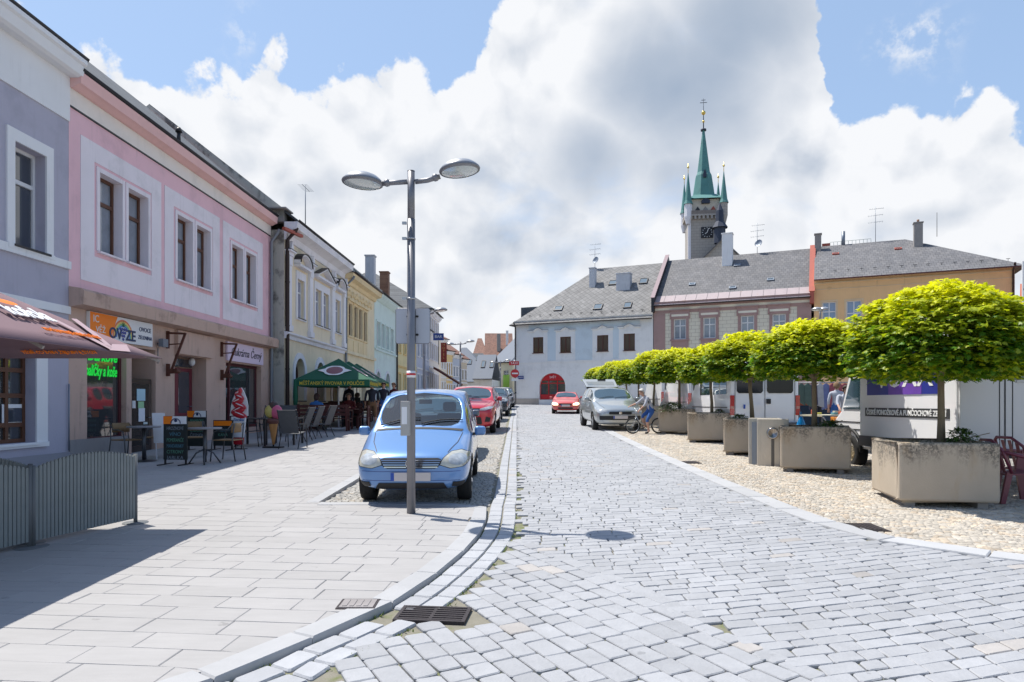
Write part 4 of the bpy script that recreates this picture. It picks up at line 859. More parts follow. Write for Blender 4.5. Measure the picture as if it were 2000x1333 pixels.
wh.band(bz0-.16, bz0-.04, .06, m_wh, name='belt_course'); wh.band(-1, .45+.1, .05, plaster('plinth_tan', srgb(160, 148, 135), .4), x0=0, x1=arch[0]-.02, name='plinth'); wh.band(-1, .45+.1, .05, MATS['plinth_tan'], x0=arch[1]+.02, name='plinth')
f = wh.window(arch, mf=m_redpan, mg=m_shopglass, cols=3, rows=(.18, .62), depth=.3, arch=.92, name='shop_window', fw=.08)
q = MB(); cx = (arch[0]+arch[1])/2; r = (arch[1]-arch[0])/2; zt = arch[3]-r*.92; P = [(cx+r*.97*cos(a), zt+r*.9*sin(a)) for a in [pi*i/14 for i in range(1, 14)] if sin(a) > .38]; q.prism(P, .19, .22); q.build('fanlight', m_redpan, f)
text('SVĚT', 'lettering', f, m_ltw, .28, (cx, .185, zt+r*.62)); q = MB(); q.box(arch[0]+.1, arch[1]-.1, .2, .225, arch[2]+.05, arch[2]+.42); q.build('stall_riser', m_redpan, f)
wh.band(0, 0, 0, m_wh, prof=[(0, Hw-.35), (.08, Hw-.3), (.2, Hw-.05), (.25, Hw), (0, Hw)], name='cornice')
wh.roof(m_slate_d, 5.3, .4, hipl=6.2, side=-.02, gable=m_wh, ze=Hw+.05)
def on_roof(H, px, py):          # roof point seen at a photo pixel
    k = (px-CX)/F; m_ = (HY-py)/F; p = H.p
    # world point = base + s*u + t*n ; n = inward normal
    nx, ny = -p.uy, p.ux
    if ny < 0: nx, ny = -nx, -ny
    best = None
    for i in range(400):
        t = i/400*H.ry; s_ = (k*(p.y0+t*ny)-(p.x0+t*nx))/(p.ux-k*p.uy); Y = p.y0+s_*p.uy+t*ny; z = CH+m_*Y-H.zr; e = abs(z-H.rz_(t))
        if best is None or e < best[0]: best = (e, s_-H.s0, t)
    return best[1], best[2]
for px, py, w_, h_ in ((1091, 603, .8, .7), (1168, 600, .8, .8), (1226, 597, .7, .8), (1197, 553, .75, .7), (1257, 550, .75, .8)): x, y = on_roof(wh, px, py); wh.skylight(x, y, w_, h_)
x, y = on_roof(wh, 1158, 557); wh.chimney(x, y, .55, .55, wh.rz_(y)+1.5, m_chim); x, y = on_roof(wh, 1218, 563); wh.chimney(x, y+.15, 1.25, .8, wh.rz_(y)+1.25, m_chim)
x, y = on_roof(wh, 1162, 523.5); antenna(wh, x, y, wh.rz_(y), 2.5, 2)
for px in range(1035, 1275, 20): x, y = on_roof(wh, px, 619-(px-1035)*.05); z = wh.rz_(y); q = MB(); q.bar((x-.14, y, z+.12), (x+.14, y, z+.12), .03, .03); q.bar((x, y, z-.02), (x, y, z+.14), .03, .03); q.build('snow_guard', m_tin, wh.rf)
wh.pipe(.06, 0, Hw-.1, .06, m_tin, kick=.35)
q = MB(); q.box(-1.6, .4, 5.0, 7.5, Hw+.2, Hw+2.0); q.build('dormer', m_slate_b, wh.rf); 
# ============================ brown and cream house
bh = House('townhouse', 'cream block-patterned house with red-brown trim between the white and the orange houses', PR, 1277, 1584.5, depth=11)
def blocks(name, c, mort, sc=1.0):
    m = plaster(name, c, .1); nt = m.node_tree; b = nt.nodes['Principled BSDF']; tc = [n for n in nt.nodes if n.type == 'TEX_COORD'][0]; sp = nt.nodes.new('ShaderNodeSeparateXYZ'); nt.links.new(tc.outputs['Object'], sp.inputs[0]); cb = nt.nodes.new('ShaderNodeCombineXYZ')
    nt.links.new(sp.outputs[0], cb.inputs[0]); nt.links.new(sp.outputs[2], cb.inputs[1]); br = nt.nodes.new('ShaderNodeTexBrick'); nt.links.new(cb.outputs[0], br.inputs[0]); br.inputs['Scale'].default_value = 1/sc; br.inputs['Brick Width'].default_value = .62; br.inputs['Row Height'].default_value = .30; br.inputs['Mortar Size'].default_value = .014
    old = b.inputs['Base Color'].links[0].from_socket if b.inputs['Base Color'].links else None
    br.inputs['Color1'].default_value = (*c, 1); br.inputs['Color2'].default_value = (*[v*.94 for v in c], 1); br.inputs['Mortar'].default_value = (*mort, 1); nt.links.new(br.outputs['Color'], b.inputs['Base Color']); return m
m_blk = blocks('cream_blocks', srgb(222, 216, 200), srgb(170, 160, 145)); m_rb = plaster('red_brown_trim', srgb(140, 88, 80), .15); m_cr = plaster('cream_plain', srgb(228, 222, 205), .15)
Hb = bh.Z(1285, 603)+.05
bw = [prect(bh, 1316, 1340, 623, 664), prect(bh, 1373.5, 1398, 620, 662), prect(bh, 1447, 1473, 617, 657), prect(bh, 1508.5, 1535, 613, 655)]
zb_ = sum(w[2] for w in bw)/4; zt_ = sum(w[3] for w in bw)/4
for w in bw: w[2] = zb_; w[3] = zt_; 
bh.ops = [w+[0, .16] for w in bw]; bh.walls(Hb+.1, m_blk, m_rb)
for i, w in enumerate(bw):
    f = bh.window(w, mf=m_wfw, mg=m_curt, cols=2, rows=(.66,), depth=.16, fw=.08); surround(f, w, m=m_rb, w=.22, t=.06, wt=.20, bottom=False)
    q = MB(); q.box(w[0]-.30, w[1]+.30, -.10, -.003, w[3]+.38, w[3]+.66); q.box(w[0]-.36, w[1]+.36, -.20, -.003, w[3]+.66, w[3]+.76); q.box(w[0]-.32, w[0]-.2, -.12, -.003, w[3]+.0, w[3]+.379); q.box(w[1]+.2, w[1]+.32, -.12, -.003, w[3]+.0, w[3]+.379); q.build('window_hood', m_rb, f)
    q = MB(); q.box(w[0]-.19, w[1]+.19, -.08, -.003, w[3]+.203, w[3]+.377); q.build('lintel', m_cr, f); q = MB(); q.box(w[0]-.28, w[1]+.28, -.16, -.003, w[2]-.12, w[2]-.004); q.box(w[0]-.2, w[1]+.2, -.08, -.003, w[2]-.75, w[2]-.121); q.build('sill', m_rb, f)
zf = zt_+.78
bh.band(zf+.0, Hb+.1, .03, m_cr, name='frieze'); bh.band(zf-.28, zf-.02, .035, m_rb, name='belt_course', x0=0); bh.panel(0, .95, -.5, zf-.3, m_rb, t=.05, name='corner_pilaster'); bh.panel(bh.W-1.0, bh.W, -.5, zf-.3, m_rb, t=.05, name='corner_pilaster')
bh.band(0, 0, 0, m_rb, prof=[(0, Hb-.05), (.10, Hb), (.12, Hb+.15), (.35, Hb+.22), (.4, Hb+.42), (0, Hb+.42)]); bh.H = Hb+.42
bh.roof(m_slate, 4.5, .45, side=-.02, gable=m_rb, ze=bh.H+.1, gut=m_gutter)
q = MB(); k = bh.rk; n = 14
for i in range(n):
    x0, x1 = bh.W*i/n+.01, bh.W*(i+1)/n-.02; y0, y1 = -.44, .62; z0, z1 = bh.rz_(0)+k*y0+.03, bh.rz_(0)+k*y1+.03
    q.add([(x0, y0, z0), (x1, y0, z0), (x1, y1, z1), (x0, y1, z1), (x0, y0, z0-.04), (x1, y0, z0-.04), (x1, y1, z1-.04), (x0, y1, z1-.04)], [(0, 1, 2, 3), (0, 4, 5, 1), (1, 5, 6, 2), (0, 3, 7, 4)])
q.build('eave_sheet', mat('sheet_pinkish', srgb(172, 158, 160), .7, 0, var=.15, vs=2, dirt=(2, .56, srgb(150, 110, 80), .6)), bh.rf)
x, y = on_roof(bh, 1421, 514); bh.chimney(x, y, .85, .8, bh.rz_(y)+2.45, m_white)
for px, py in ((1352, 556), (1431, 563), (1505, 547), (1440, 519)): x, y = on_roof(bh, px, py); bh.skylight(x, y, .55, .35, m_zinc)
x, y = on_roof(bh, 1479, 491); antenna(bh, x, y, bh.rz_(y), 2.6, 2)
def firewall(H, x, m1, m2, h=.45, w=.38):
    q = MB(); q.T = Matrix.Translation((x, 0, 0)); a = H.rz_(0); r = H.rz_(H.ry)
    q.prism([(-.5, a-.9), (-.5, a-.25+h), (H.ry, r+h), (2*H.ry, a+h), (2*H.ry, a-.9)], -w/2, w/2, 'yz'); q.build('party_wall', m1, H.root)
    q = MB(); q.bar((x, -.52, a-.25+h+.03), (x, H.ry, r+h+.03), w+.12, .06); q.build('coping', m2, H.root)
firewall(bh, 0, m_tin, mat('coping_mauve', srgb(150, 130, 135), .7), .5, .22); firewall(bh, bh.W+.05, m_redsheet, m_redsheet, .22, .30)
# ============================ orange house
og_ = House('corner_house', 'orange rendered corner house with a hipped slate roof behind the nearest tree', PR, 1590, 1982, depth=12)
m_or = plaster('orange_render', srgb(220, 166, 88), .35, .1, dirt=(1.4, .60, srgb(150, 110, 70), .35)); Ho = og_.Z(1600, 541)
ow2 = [prect(og_, 1606, 1633, 590, 625), prect(og_, 1653, 1683, 586, 622), prect(og_, 1735, 1765, 583, 620), prect(og_, 1800, 1830, 580, 617), prect(og_, 1890, 1922, 577, 614)]
for w in ow2: w[2] = ow2[0][2]-.5; w[3] = ow2[0][3]
og_.ops = [w+[0, .15] for w in ow2]; og_.walls(Ho, m_or)
for w in ow2: og_.window(w, mf=m_wfw, mg=mat('window_blue', (.20, .28, .42), .1, coat=.7), cols=2, rows=(.6,), depth=.15, sur=dict(m=plaster('orange_pale', srgb(205, 170, 120), .3), w=.13, t=.04), fw=.07)
og_.band(Ho-.55, Ho-.46, .05, MATS['orange_pale'], name='belt_course'); og_.band(ow2[0][3]+.95, ow2[0][3]+1.0, .03, MATS['orange_pale'], name='belt_course')
og_.roof(m_slate, 3.5, .55, hipr=6.0, side=0, ze=Ho+.05, gable=m_or, gut=mat('gutter_maroon', (.10, .035, .045), .5, .3)); og_.pipe(og_.W-.1, 0, Ho-.05, .07, m_gutter, kick=.5)
x, y = on_roof(og_, 1793, 480); og_.chimney(x, y, .6, .6, og_.rz_(y)+1.7, m_chimg, pots=1); x, y = on_roof(og_, 1593, 487); og_.chimney(.25, y-.3, .5, .5, og_.rz_(y)+1.1, m_chimg)
x, y = on_roof(og_, 1647, 474); q = MB(); q.cyl((x, y, og_.rz_(y)-.2), (x, y, og_.rz_(y)+1.1), .14); q.build('flue', m_zinc, og_.rf); x, y = on_roof(og_, 1710, 470); antenna(og_, x, y, og_.rz_(y), 2.9, 1)
x, y = on_roof(og_, 1830, 462); q = MB(); q.cyl((x, y, og_.rz_(y)), (x, y, og_.rz_(y)+1.9), .02, n=5); q.build('lightning_rod', m_tin, og_.rf)
q = MB(); x0 = og_.X(1623); x1 = og_.X(1712); z = og_.rz_(og_.ry); 
for i in range(12): x = x0+(x1-x0)*i/11; q.cyl((x, og_.ry+.3, z-.2), (x, og_.ry+.3, z+.35), .015, n=5)
q.cyl((x0, og_.ry+.3, z+.35), (x1, og_.ry+.3, z+.35), .015, n=5); q.build('roof_railing', mat('railing_green', (.2, .3, .28), .6), og_.rf); q = MB(); q.box(og_.X(1597)+.3, x0, og_.ry+.1, og_.ry+.5, z-.2, z+.25); q.build('ridge_hatch', m_redsheet, og_.rf)
for px, py in ((1632, 497), (1754, 487)): x, y = on_roof(og_, px, py); og_.skylight(x, y, .5, .3, m_redsheet)
for px in range(1605, 1970, 26): x, y = on_roof(og_, px, 533-(px-1605)*.065); z = og_.rz_(y); q = MB(); q.bar((x-.12, y, z+.13), (x+.12, y, z+.13), .03, .03); q.bar((x, y, z-.02), (x, y, z+.14), .025, .025); q.build('snow_guard', m_tin, og_.rf)
# orange-roofed house and sign beyond
h20 = House('townhouse', 'low house with an orange roof at the right edge behind the trees', Plane(31.2, 41, 1, -.76), 1993, 2150, 8); h20.walls(5.6, MATS['far_white']); h20.roof(mat('roof_orange', srgb(172, 92, 60), .8, var=.1), 2.6, .15)
# ============================ church tower
tx, ty = (1374-CX)/F*120, 120.0; tw = thing('church_tower', 'stone clock tower with a green copper spire and corner turrets behind the roofs', 'church tower', (tx, ty, 0), radians(-8))
m_stone = blocks('tower_stone', srgb(172, 166, 160), srgb(135, 130, 126), 1.6); m_cop = mat('copper_patina', srgb(84, 134, 132), .75, 0, var=.25, vs=.6, dirt=(.5, .55, srgb(60, 80, 85), .6)); m_copd = mat('copper_dark', srgb(52, 60, 78), .7, .1, var=.15); m_gilt = mat('gilding', (.75, .55, .15), .3, .9)
S = F/120; Zt = lambda py: CH+(HY-py)/S; h = 2.85
q = MB(); q.box(-h, h, -h, h, -2, Zt(428)); q.build('shaft', m_stone, tw); q = MB(); q.box(-h-.12, -h+.35, -h-.12, -h+.35, -2, Zt(432)); q.box(h-.35, h+.12, -h-.12, -h+.35, -2, Zt(432)); q.build('corner_buttress', m_stw, tw)
q = MB(); g = h+.5; q.box(-g, g, -g, g, Zt(431), Zt(428)); [q.box(-g+i*(2*g-.5)/9, -g+i*(2*g-.5)/9+.35, -g-.02, -h, Zt(437), Zt(431)) for i in range(10)]
q.build('gallery_floor', m_stone, tw); q = MB(); t_ = .2
for (a, b_, c, d) in ((-g, g, -g, -g+t_), (-g, g, g-t_, g), (-g, -g+t_, -g+t_, g-t_), (g-t_, g, -g+t_, g-t_)): q.box(a, b_, c, d, Zt(428), Zt(421))
q.build('gallery_parapet', mat('parapet_stone', srgb(130, 122, 118), .9, var=.3, vs=3), tw)
q = MB(); q.box(-h+.5, h-.5, -h+.5, h-.5, Zt(428), Zt(397)); q.build('watch_room', plaster('tower_plaster', srgb(198, 188, 172), .3), tw)
for x, mm in ((-1.3, m_tin), (0, m_chimg), (1.3, m_redsheet)):
    q = MB(); q.prism([(x-.38, Zt(425)), (x+.38, Zt(425)), (x+.38, Zt(417)), (x, Zt(411)), (x-.38, Zt(417))], -h+.38, -h+.5); q.build('window', mm, tw)
q = MB(); c = 1.0; q.box(-c+.2, c+.2, -h-.12, -h-.002, Zt(473), Zt(452)); ck = q.build('clock_face', m_tin, tw); q = MB(); zc = Zt(462.5)
for i in range(12): a = pi/6*i; q.bar((.2+.7*sin(a), -h-.14, zc+.7*cos(a)), (.2+.86*sin(a), -h-.14, zc+.86*cos(a)), .09, .03, (0, 1, 0))
q.bar((.2, -h-.15, zc), (.2+.25, -h-.15, zc+.7), .1, .03, (0, 1, 0)); q.bar((.2, -h-.15, zc), (.2-.35, -h-.15, zc-.25), .1, .03, (0, 1, 0)); q.build('clock_hands', m_ltw, ck)
def oct(q, r0, z0, r1, z1, n=8, c=(0, 0), rot=pi/8): q.add([(c[0]+r*cos(rot+2*pi*i/n), c[1]+r*sin(rot+2*pi*i/n), z) for r, z in ((r0, z0), (r1, z1)) for i in range(n)], [(i, (i+1) % n, (i+1) % n+n, i+n) for i in range(n)])
q = MB(); e = h+.25; q.add([(-e, -e, Zt(397)), (e, -e, Zt(397)), (e, e, Zt(397)), (-e, e, Zt(397)), (-1.8, -1.8, Zt(386)), (1.8, -1.8, Zt(386)), (1.8, 1.8, Zt(386)), (-1.8, 1.8, Zt(386))], [(0, 1, 5, 4), (1, 2, 6, 5), (2, 3, 7, 6), (3, 0, 4, 7), (4, 5, 6, 7)]); q.build('skirt_roof', m_cop, tw)
q = MB(); oct(q, 2.05, Zt(392), 1.42, Zt(345)); oct(q, 1.42, Zt(345), 1.12, Zt(338)); oct(q, 1.12, Zt(338), .2, Zt(256)); q.build('spire', m_cop, tw)
q = MB(); [q.prism([(x-.28, Zt(352)), (x+.28, Zt(352)), (x+.28, Zt(345)), (x, Zt(336)), (x-.28, Zt(345))], -1.7, -1.0) for x in (0,)]; q.prism([(-.7, Zt(406)), (.7, Zt(406)), (.7, Zt(401)), (0, Zt(396)), (-.7, Zt(401))], -h-.1, -h+1.2); q.build('dormer', m_copd, tw)
q = MB(); q.cyl((0, 0, Zt(258)), (0, 0, Zt(206)), .10, .04, 6); q.cyl((0, 0, Zt(256)), (0, 0, Zt(253)), .5, .5, 10); q.bar((-.6, 0, Zt(201)), (.6, 0, Zt(201)), .06, .08); q.bar((-.35, 0, Zt(196)), (.35, 0, Zt(196)), .06, .08); q.cyl((0, 0, Zt(206)), (0, 0, Zt(193)), .04, n=6); q.build('finial', m_copd, tw); q = MB(); q.sphere((0, 0, Zt(221)), .38); q.sphere((0, 0, Zt(238)), .22); q.build('gilded_ball', m_gilt, tw)
for sx in (-1, 1):
    for sy in (-1, 1):
        c = (sx*(h+.12), sy*(h+.12)); q = MB(); oct(q, .35, Zt(446), .66, Zt(432), c=c); oct(q, .66, Zt(432), .66, Zt(408), c=c); t1 = q.build('turret', m_stw if sx < 0 else m_stone, tw)
        q = MB(); oct(q, .82, Zt(408), .6, Zt(401), c=c); oct(q, .6, Zt(401), .05, Zt(348), c=c); q.build('turret_spire', m_cop, t1); q = MB(); q.cyl((*c, Zt(350)), (*c, Zt(330)), .05, n=6); q.sphere((*c, Zt(337)), .2, 8); q.build('gilded_ball', m_gilt, t1)
cn = thing('church_nave', 'stone gable and small dark ridge turret of the church beside the tower', 'church', (34.4, ty-8, 0), radians(-8))
q = MB(); q.prism([(-3.3, -2), (3.3, -2), (3.3, Zt(505)-2.0), (0, Zt(462)-2.6), (-3.3, Zt(505)-2.0)], 0, 25); q.build('gable_wall', m_stone, cn)
q = MB(); q.bar((-3.5, 12, Zt(505)-2.1), (0, 12, Zt(462)-2.5), 25, .15, (0, 0, 1)); q.bar((0, 12, Zt(462)-2.5), (3.5, 12, Zt(505)-2.1), 25, .15, (0, 0, 1)); q.build('roof', m_slate, cn)
q = MB(); c = (.0, 2.0); oct(q, .95, Zt(475)-1.5, .95, Zt(452)-1, c=c); oct(q, 1.35, Zt(452)-1, .7, Zt(440)-1, c=c); oct(q, .7, Zt(440)-1, .62, Zt(420)-1, c=c); oct(q, .62, Zt(420)-1, .05, Zt(405)-1, c=c); q.build('ridge_turret', m_copd, cn)
# ------------------------------------------------------------------ street lamps
m_pole = mat('lamp_pole_grey', (.23, .23, .25), .45, .5, var=.12, vs=5); m_lampcap = mat('lamp_cap', (.45, .45, .46), .35, .6); m_lens = mat('lamp_lens', (.50, .55, .55), .15, coat=.5); m_alu = mat('sign_back', (.46, .48, .54), .5, .1, var=.05)
m_black = mat('black_plastic', (.012, .012, .013), .5); m_redp = mat('sign_red', (.55, .02, .03), .45)
def street_lamp(label, x, y, H=4.42, group='double-headed street lamps', rot=0, scale=1.0, double=True):
    z = GZ(y)+(PV if x < -.6 and y < 30 else 0); t = thing('street_lamp', label, 'street lamp', (x, y, z), rot, group); q = MB()
    q.cyl((0, 0, -.05), (0, 0, H*.86), .054, .049); q.cyl((0, 0, H*.86), (0, 0, H), .045); q.cyl((0, 0, H), (0, 0, H+.005), .047); q.build('pole', m_pole, t)
    q = MB(); [q.cyl((0, 0, h), (0, 0, h+.02), .055) for h in (H*.80, H*.625)]; [q.box(-.11, -.055, -.02, .02, h, h+.03) for h in (H*.80, H*.625, H*.845)]; q.build('clamp', m_lampcap, t)
    for sx, dz, tilt in (((-1, -.04, -.05), (1, .07, .12)) if double else ((1, .07, .16),)):
        q = MB(); q.tube([(sx*.05, 0, H-.13), (sx*.20, 0, H-.13+dz*.25), (sx*.36, 0, H-.12+dz*.8)], .032, 8); q.sphere((sx*.30, 0, H-.12+dz*.6), (.05, .045, .05), 8); arm = q.build('arm', m_pole, t)
        q = MB(); q.T = Matrix.Translation((sx*.60, 0, H-.07+dz*1.4)) @ Matrix.Rotation(-tilt*sx if sx > 0 else .06, 4, 'Y')
        q.lathe([(.0, .105), (.10, .10), (.18, .068), (.228, .03), (.245, .0), (.245, -.025), (.225, -.035)], n=28, sx=1.0); hd = q.build('lamp_head', m_lampcap, t)
        r = MB(); r.T = q.T; r.lathe([(.25, .004), (.257, -.012), (.25, -.03), (.228, -.04)], n=28, sx=1.0); r.build('rim', m_pole, hd)
        r = MB(); r.T = q.T; r.lathe([(.227, -.034), (.15, -.055), (0, -.062)], n=28, sx=1.0); r.build('lens', m_lens, hd)
    return t
L1 = gp(803, 1003, PV); lamp1 = street_lamp('double-headed lamp post with notice box and sign backs, standing before the blue car', L1.x, L1.y, 4.24)
k = L1.y/F
def L1z(py): return CH+(HY-py)*k-L1.z
def L1x(px): return (px-803)*k
q = MB(); q.prism([(a, b) for a, b in [(L1x(771), L1z(668)), (L1x(774), L1z(670)), (L1x(835), L1z(670)), (L1x(838), L1z(667)), (L1x(838), L1z(604)), (L1x(835), L1z(601)), (L1x(774), L1z(601)), (L1x(771), L1z(604))]], -.105, -.095); sb = q.build('sign_plate', m_alu, lamp1, bevel=.003)
q = MB(); q.tube([(L1x(a), -.100, L1z(b)) for a, b in ((771, 668), (774, 670), (835, 670), (838, 667), (838, 604), (835, 601), (774, 601), (771, 604), (771, 668))], .006, 6); q.build('rim', m_pole, sb); q = MB(); [q.box(L1x(794), L1x(814), -.12, -.106, L1z(y_)-.012, L1z(y_)+.012) for y_ in (617, 653)]; [q.sphere((L1x(x_), -.115, L1z(y_)), .014, 6) for y_ in (617, 653) for x_ in (794, 814)]; q.box(L1x(809), L1x(810), -.109, -.106, L1z(669), L1z(602)); q.build('bracket', m_black, sb)
for o_ in (sb,): o_.location.y = .19
q = MB(); q.box(-.10, .004, -.20, -.08, L1z(850), L1z(784)); nb = q.build('notice_box', mat('notice_box', (.42, .41, .40), .5, .3, var=.1), lamp1, bevel=.006); q = MB(); q.box(-.085, -.02, -.204, -.2015, L1z(828), L1z(795)); q.build('notice', m_white, nb)
q = MB(); q.cyl((0, 0, L1z(738)), (0, 0, L1z(725)), .056); st = q.build('sticker', m_sgw, lamp1); q = MB(); q.cyl((0, 0, L1z(733.5)), (0, 0, L1z(729.5)), .0575); q.build('red_stripe', m_redp, st)
street_lamp('lamp post in the parking row beyond the blue car, half hidden by the near sign', -3.22, 25.0, 4.35)
street_lamp('third lamp post along the street, standing left of the parked cars', -3.1, 41, 4.3)
street_lamp('most distant lamp post, near the bend of the street', -.95, 56, 3.75)
street_lamp('lamp post rising above the trees in front of the orange house', 14.9, 33.0, 5.4, rot=.9)
# ------------------------------------------------------------------ signs
sn = thing('road_sign', 'round red no-entry sign with a red plate above, by the white corner house', 'road sign', (.25, 58.5, GZ(58.5)), 0)
q = MB(); q.cyl((0, .03, 0), (0, .03, 3.9), .04); q.build('post', m_pole, sn); q = MB(); q.cyl((0, -.02, 2.75), (0, 0, 2.75), .36, n=24); ds = q.build('disc', m_redp, sn); q = MB(); q.box(-.26, .26, -.03, -.021, 2.69, 2.81); q.build('bar', m_ltw, ds)
q = MB(); q.box(-.5, .35, -.02, 0, 3.45, 3.8); pl = q.build('plate', m_redp, sn); text('TAXI', 'lettering', pl, m_ltw, .28, (-.07, -.025, 3.62)); q = MB(); q.box(-.30, .30, -.02, 0, 2.1, 2.33); q.build('lower_plate', m_sgw, sn)
sn = thing('street_name_sign', 'small blue street name plate on the corner of the white house', 'sign', (.75, 62.1, GZ(60)), PR.rz); q = MB(); q.box(-.25, .35, -.03, 0, 2.35, 2.65); pl = q.build('plate', mat('sign_blue', (.03, .06, .25), .5), sn); text('NÁMĚSTÍ', 'lettering', pl, m_ltw, .12, (.05, -.034, 2.5))
sn = thing('shop_sign', 'tall red vertical shop sign on the cream house beyond the corner', 'sign', (-6.55, 62.8, GZ(62)), .1); q = MB(); q.box(0, .55, -.06, .06, 3.9, 5.7); pl = q.build('panel', mat('sign_rust_red', (.28, .03, .02), .6), sn); [text(c, 'lettering', pl, mat('lettering_amber', (.7, .35, .1), .6), .3, (.27, -.065, 5.5-i*.3)) for i, c in enumerate('HOTEL')]
q = MB(); q.cyl((-.2, .1, 3.7), (-.2, .1, 5.9), .03); q.build('bracket', m_tin, sn)
sn = thing('shop_sign', 'small dark blue sign projecting from the tall corner house', 'sign', (-6.75, 58.5, GZ(58)), 0); q = MB(); q.box(0, .9, -.04, .04, 5.6, 6.2); pl = q.build('panel', MATS['sign_blue'], sn); text('BAR', 'lettering', pl, m_ltw, .35, (.45, -.045, 5.9))
sn = thing('parking_board', 'white board with two car pictograms at the right edge', 'sign', (23.75, 31.0, GZ(31)), 0)
q = MB(); q.box(-.6, .8, -.04, 0, 4.9, 7.3); bd = q.build('board', m_sgw, sn); q = MB(); q.cyl((.1, .06, 0), (.1, .06, 5.5), .06); q.build('post', m_pole, sn)
for z in (6.35, 5.3): q = MB(); q.prism([(-.5, z), (.4, z), (.4, z+.22), (.2, z+.28), (.08, z+.48), (-.25, z+.48), (-.4, z+.26), (-.5, z+.2)], -.05, -.041); q.build('car_pictogram', m_navy, bd)
q = MB(); q.box(-.55, .75, -.05, -.041, 5.98, 6.06); q.build('divider', m_navy, bd)
# drain and manhole covers
m_iron = mat('cast_iron', (.05, .042, .045), .6, .5, var=.3, vs=10, bump=.4)
dr = thing('drain_grate', 'rectangular iron drain grate in the setts by the curved kerb', 'drain grate', (drain.x, drain.y, GZ(drain.y)), radians(-6)); dr.rotation_euler.x = math.atan(.024)
q = MB(); W_, D_ = .25, .155; [q.box(*b_, -.03, .004) for b_ in ((-W_, W_, -D_, -D_+.025), (-W_, W_, D_-.025, D_), (-W_, -W_+.025, -D_+.025, D_-.025), (W_-.025, W_, -D_+.025, D_-.025))]; q.build('frame', m_iron, dr); q = MB()
for i in range(6): y = -D_+.05+i*.042; q.box(-W_+.025, W_-.025, y-.011, y+.011, -.03, .002)
q.box(-.012, .012, -D_+.025, D_-.025, -.03, .001); q.build('bars', m_iron, dr); q = MB(); q.quad((-W_, -D_, -.05), (W_, -D_, -.05), (W_, D_, -.05), (-W_, D_, -.05)); q.build('pit', m_black, dr, fix=False)
def cover(label, px, py, w, d, h, m=m_iron, rot=0):
    p = gp(px, py); t = thing('manhole_cover', label, 'manhole cover', (p.x, p.y, p.z+h), rot); t.rotation_euler.x = math.atan(.024); q = MB(); q.box(-w, w, -d, d, -.05, .006); q.build('frame', m_iron, t, bevel=.003); q = MB(); q.box(-w+.02, w-.02, -d+.02, d-.02, .006, .009); [q.box(-w+.04+i*.05, -w+.07+i*.05, -d+.04, d-.04, .009, .013) for i in range(int((2*w-.08)/.05))]; q.build('lid', m, t)
cover('iron cover in the cobbles beside the right-hand kerb, below the nearest planter', 1690, 1031, .17, .22, .004); cover('small iron cover in the cobbles further along the right-hand kerb', 1350, 904, .17, .2, .004); cover('square cover let into the pavement near the curved kerb', 700, 1190, .14, .11, PV+.003, mat('cover_grey', (.27, .25, .25), .8, var=.3))
# ------------------------------------------------------------------ planters and trees
m_conc = mat('planter_concrete', srgb(180, 167, 150), .9, var=.14, vs=2.2, bump=.5, bs=70)
nt = m_conc.node_tree; b = nt.nodes['Principled BSDF']; O = [n for n in nt.nodes if n.type == 'TEX_COORD'][0].outputs['Object']
sp = nt.nodes.new('ShaderNodeSeparateXYZ'); nt.links.new(O, sp.inputs[0]); oi = nt.nodes.new('ShaderNodeObjectInfo')
hh = mth(nt, 'ADD', sp.outputs[2], mth(nt, 'MULTIPLY', mth(nt, 'SUBTRACT', noise(nt, vmth(nt, 'MULTIPLY', vmth(nt, 'ADD', O, (3, 1, 0)), (1, 1, .25)), 2.6, 6, .7), .5), 1.5))
lich = mth(nt, 'MULTIPLY', smooth(nt, hh, .50, .85), smooth(nt, noise(nt, O, 26, 4, .8), .40, .58))
old = b.inputs['Base Color'].links[0].from_socket
base = mixc(nt, mth(nt, 'MULTIPLY', lich, .85), old, (.075, .07, .062)); drip = mth(nt, 'MULTIPLY', smooth(nt, noise(nt, vmth(nt, 'MULTIPLY', O, (9, 9, .5)), 1, 4, .6), .52, .72), smooth(nt, hh, .3, .7))
base = mixc(nt, mth(nt, 'MULTIPLY', drip, .6), base, (.12, .105, .09)); och = smooth(nt, noise(nt, vmth(nt, 'MULTIPLY', O, (1, 1, .4)), 3, 4, .6), .55, .72)
base = mixc(nt, mth(nt, 'MULTIPLY', och, .35), base, (.42, .29, .16)); nt.links.new(base, b.inputs['Base Color'])
m_earth = mat('planter_soil', (.06, .045, .03), 1, var=.3, vs=9, bump=1, bs=20); m_bark = mat('bark', srgb(125, 112, 92), .95, var=.25, vs=8, bump=.8, bs=30, streak=.4)
def leafmat(name, col, tr=.45):
    m = bpy.data.materials.new(name); m.use_nodes = True; nt = m.node_tree; b = nt.nodes['Principled BSDF']; a = nt.nodes.new('ShaderNodeAttribute'); a.attribute_name = 'leaf'
    nt.links.new(a.outputs['Color'], b.inputs['Base Color']); b.inputs['Roughness'].default_value = .42; b.inputs['Specular IOR Level'].default_value = .4
    t = nt.nodes.new('ShaderNodeBsdfTranslucent'); nt.links.new(mixc(nt, 1.0, a.outputs['Color'], (1.0, 1.0, .35), 'MULTIPLY'), t.inputs[0]); mx = nt.nodes.new('ShaderNodeMixShader'); mx.inputs[0].default_value = tr
    nt.links.new(b.outputs[0], mx.inputs[1]); nt.links.new(t.outputs[0], mx.inputs[2]); nt.links.new(mx.outputs[0], nt.nodes['Material Output'].inputs[0]); MATS[name] = m; return m
m_leaf = leafmat('maple_leaf', None, .48)
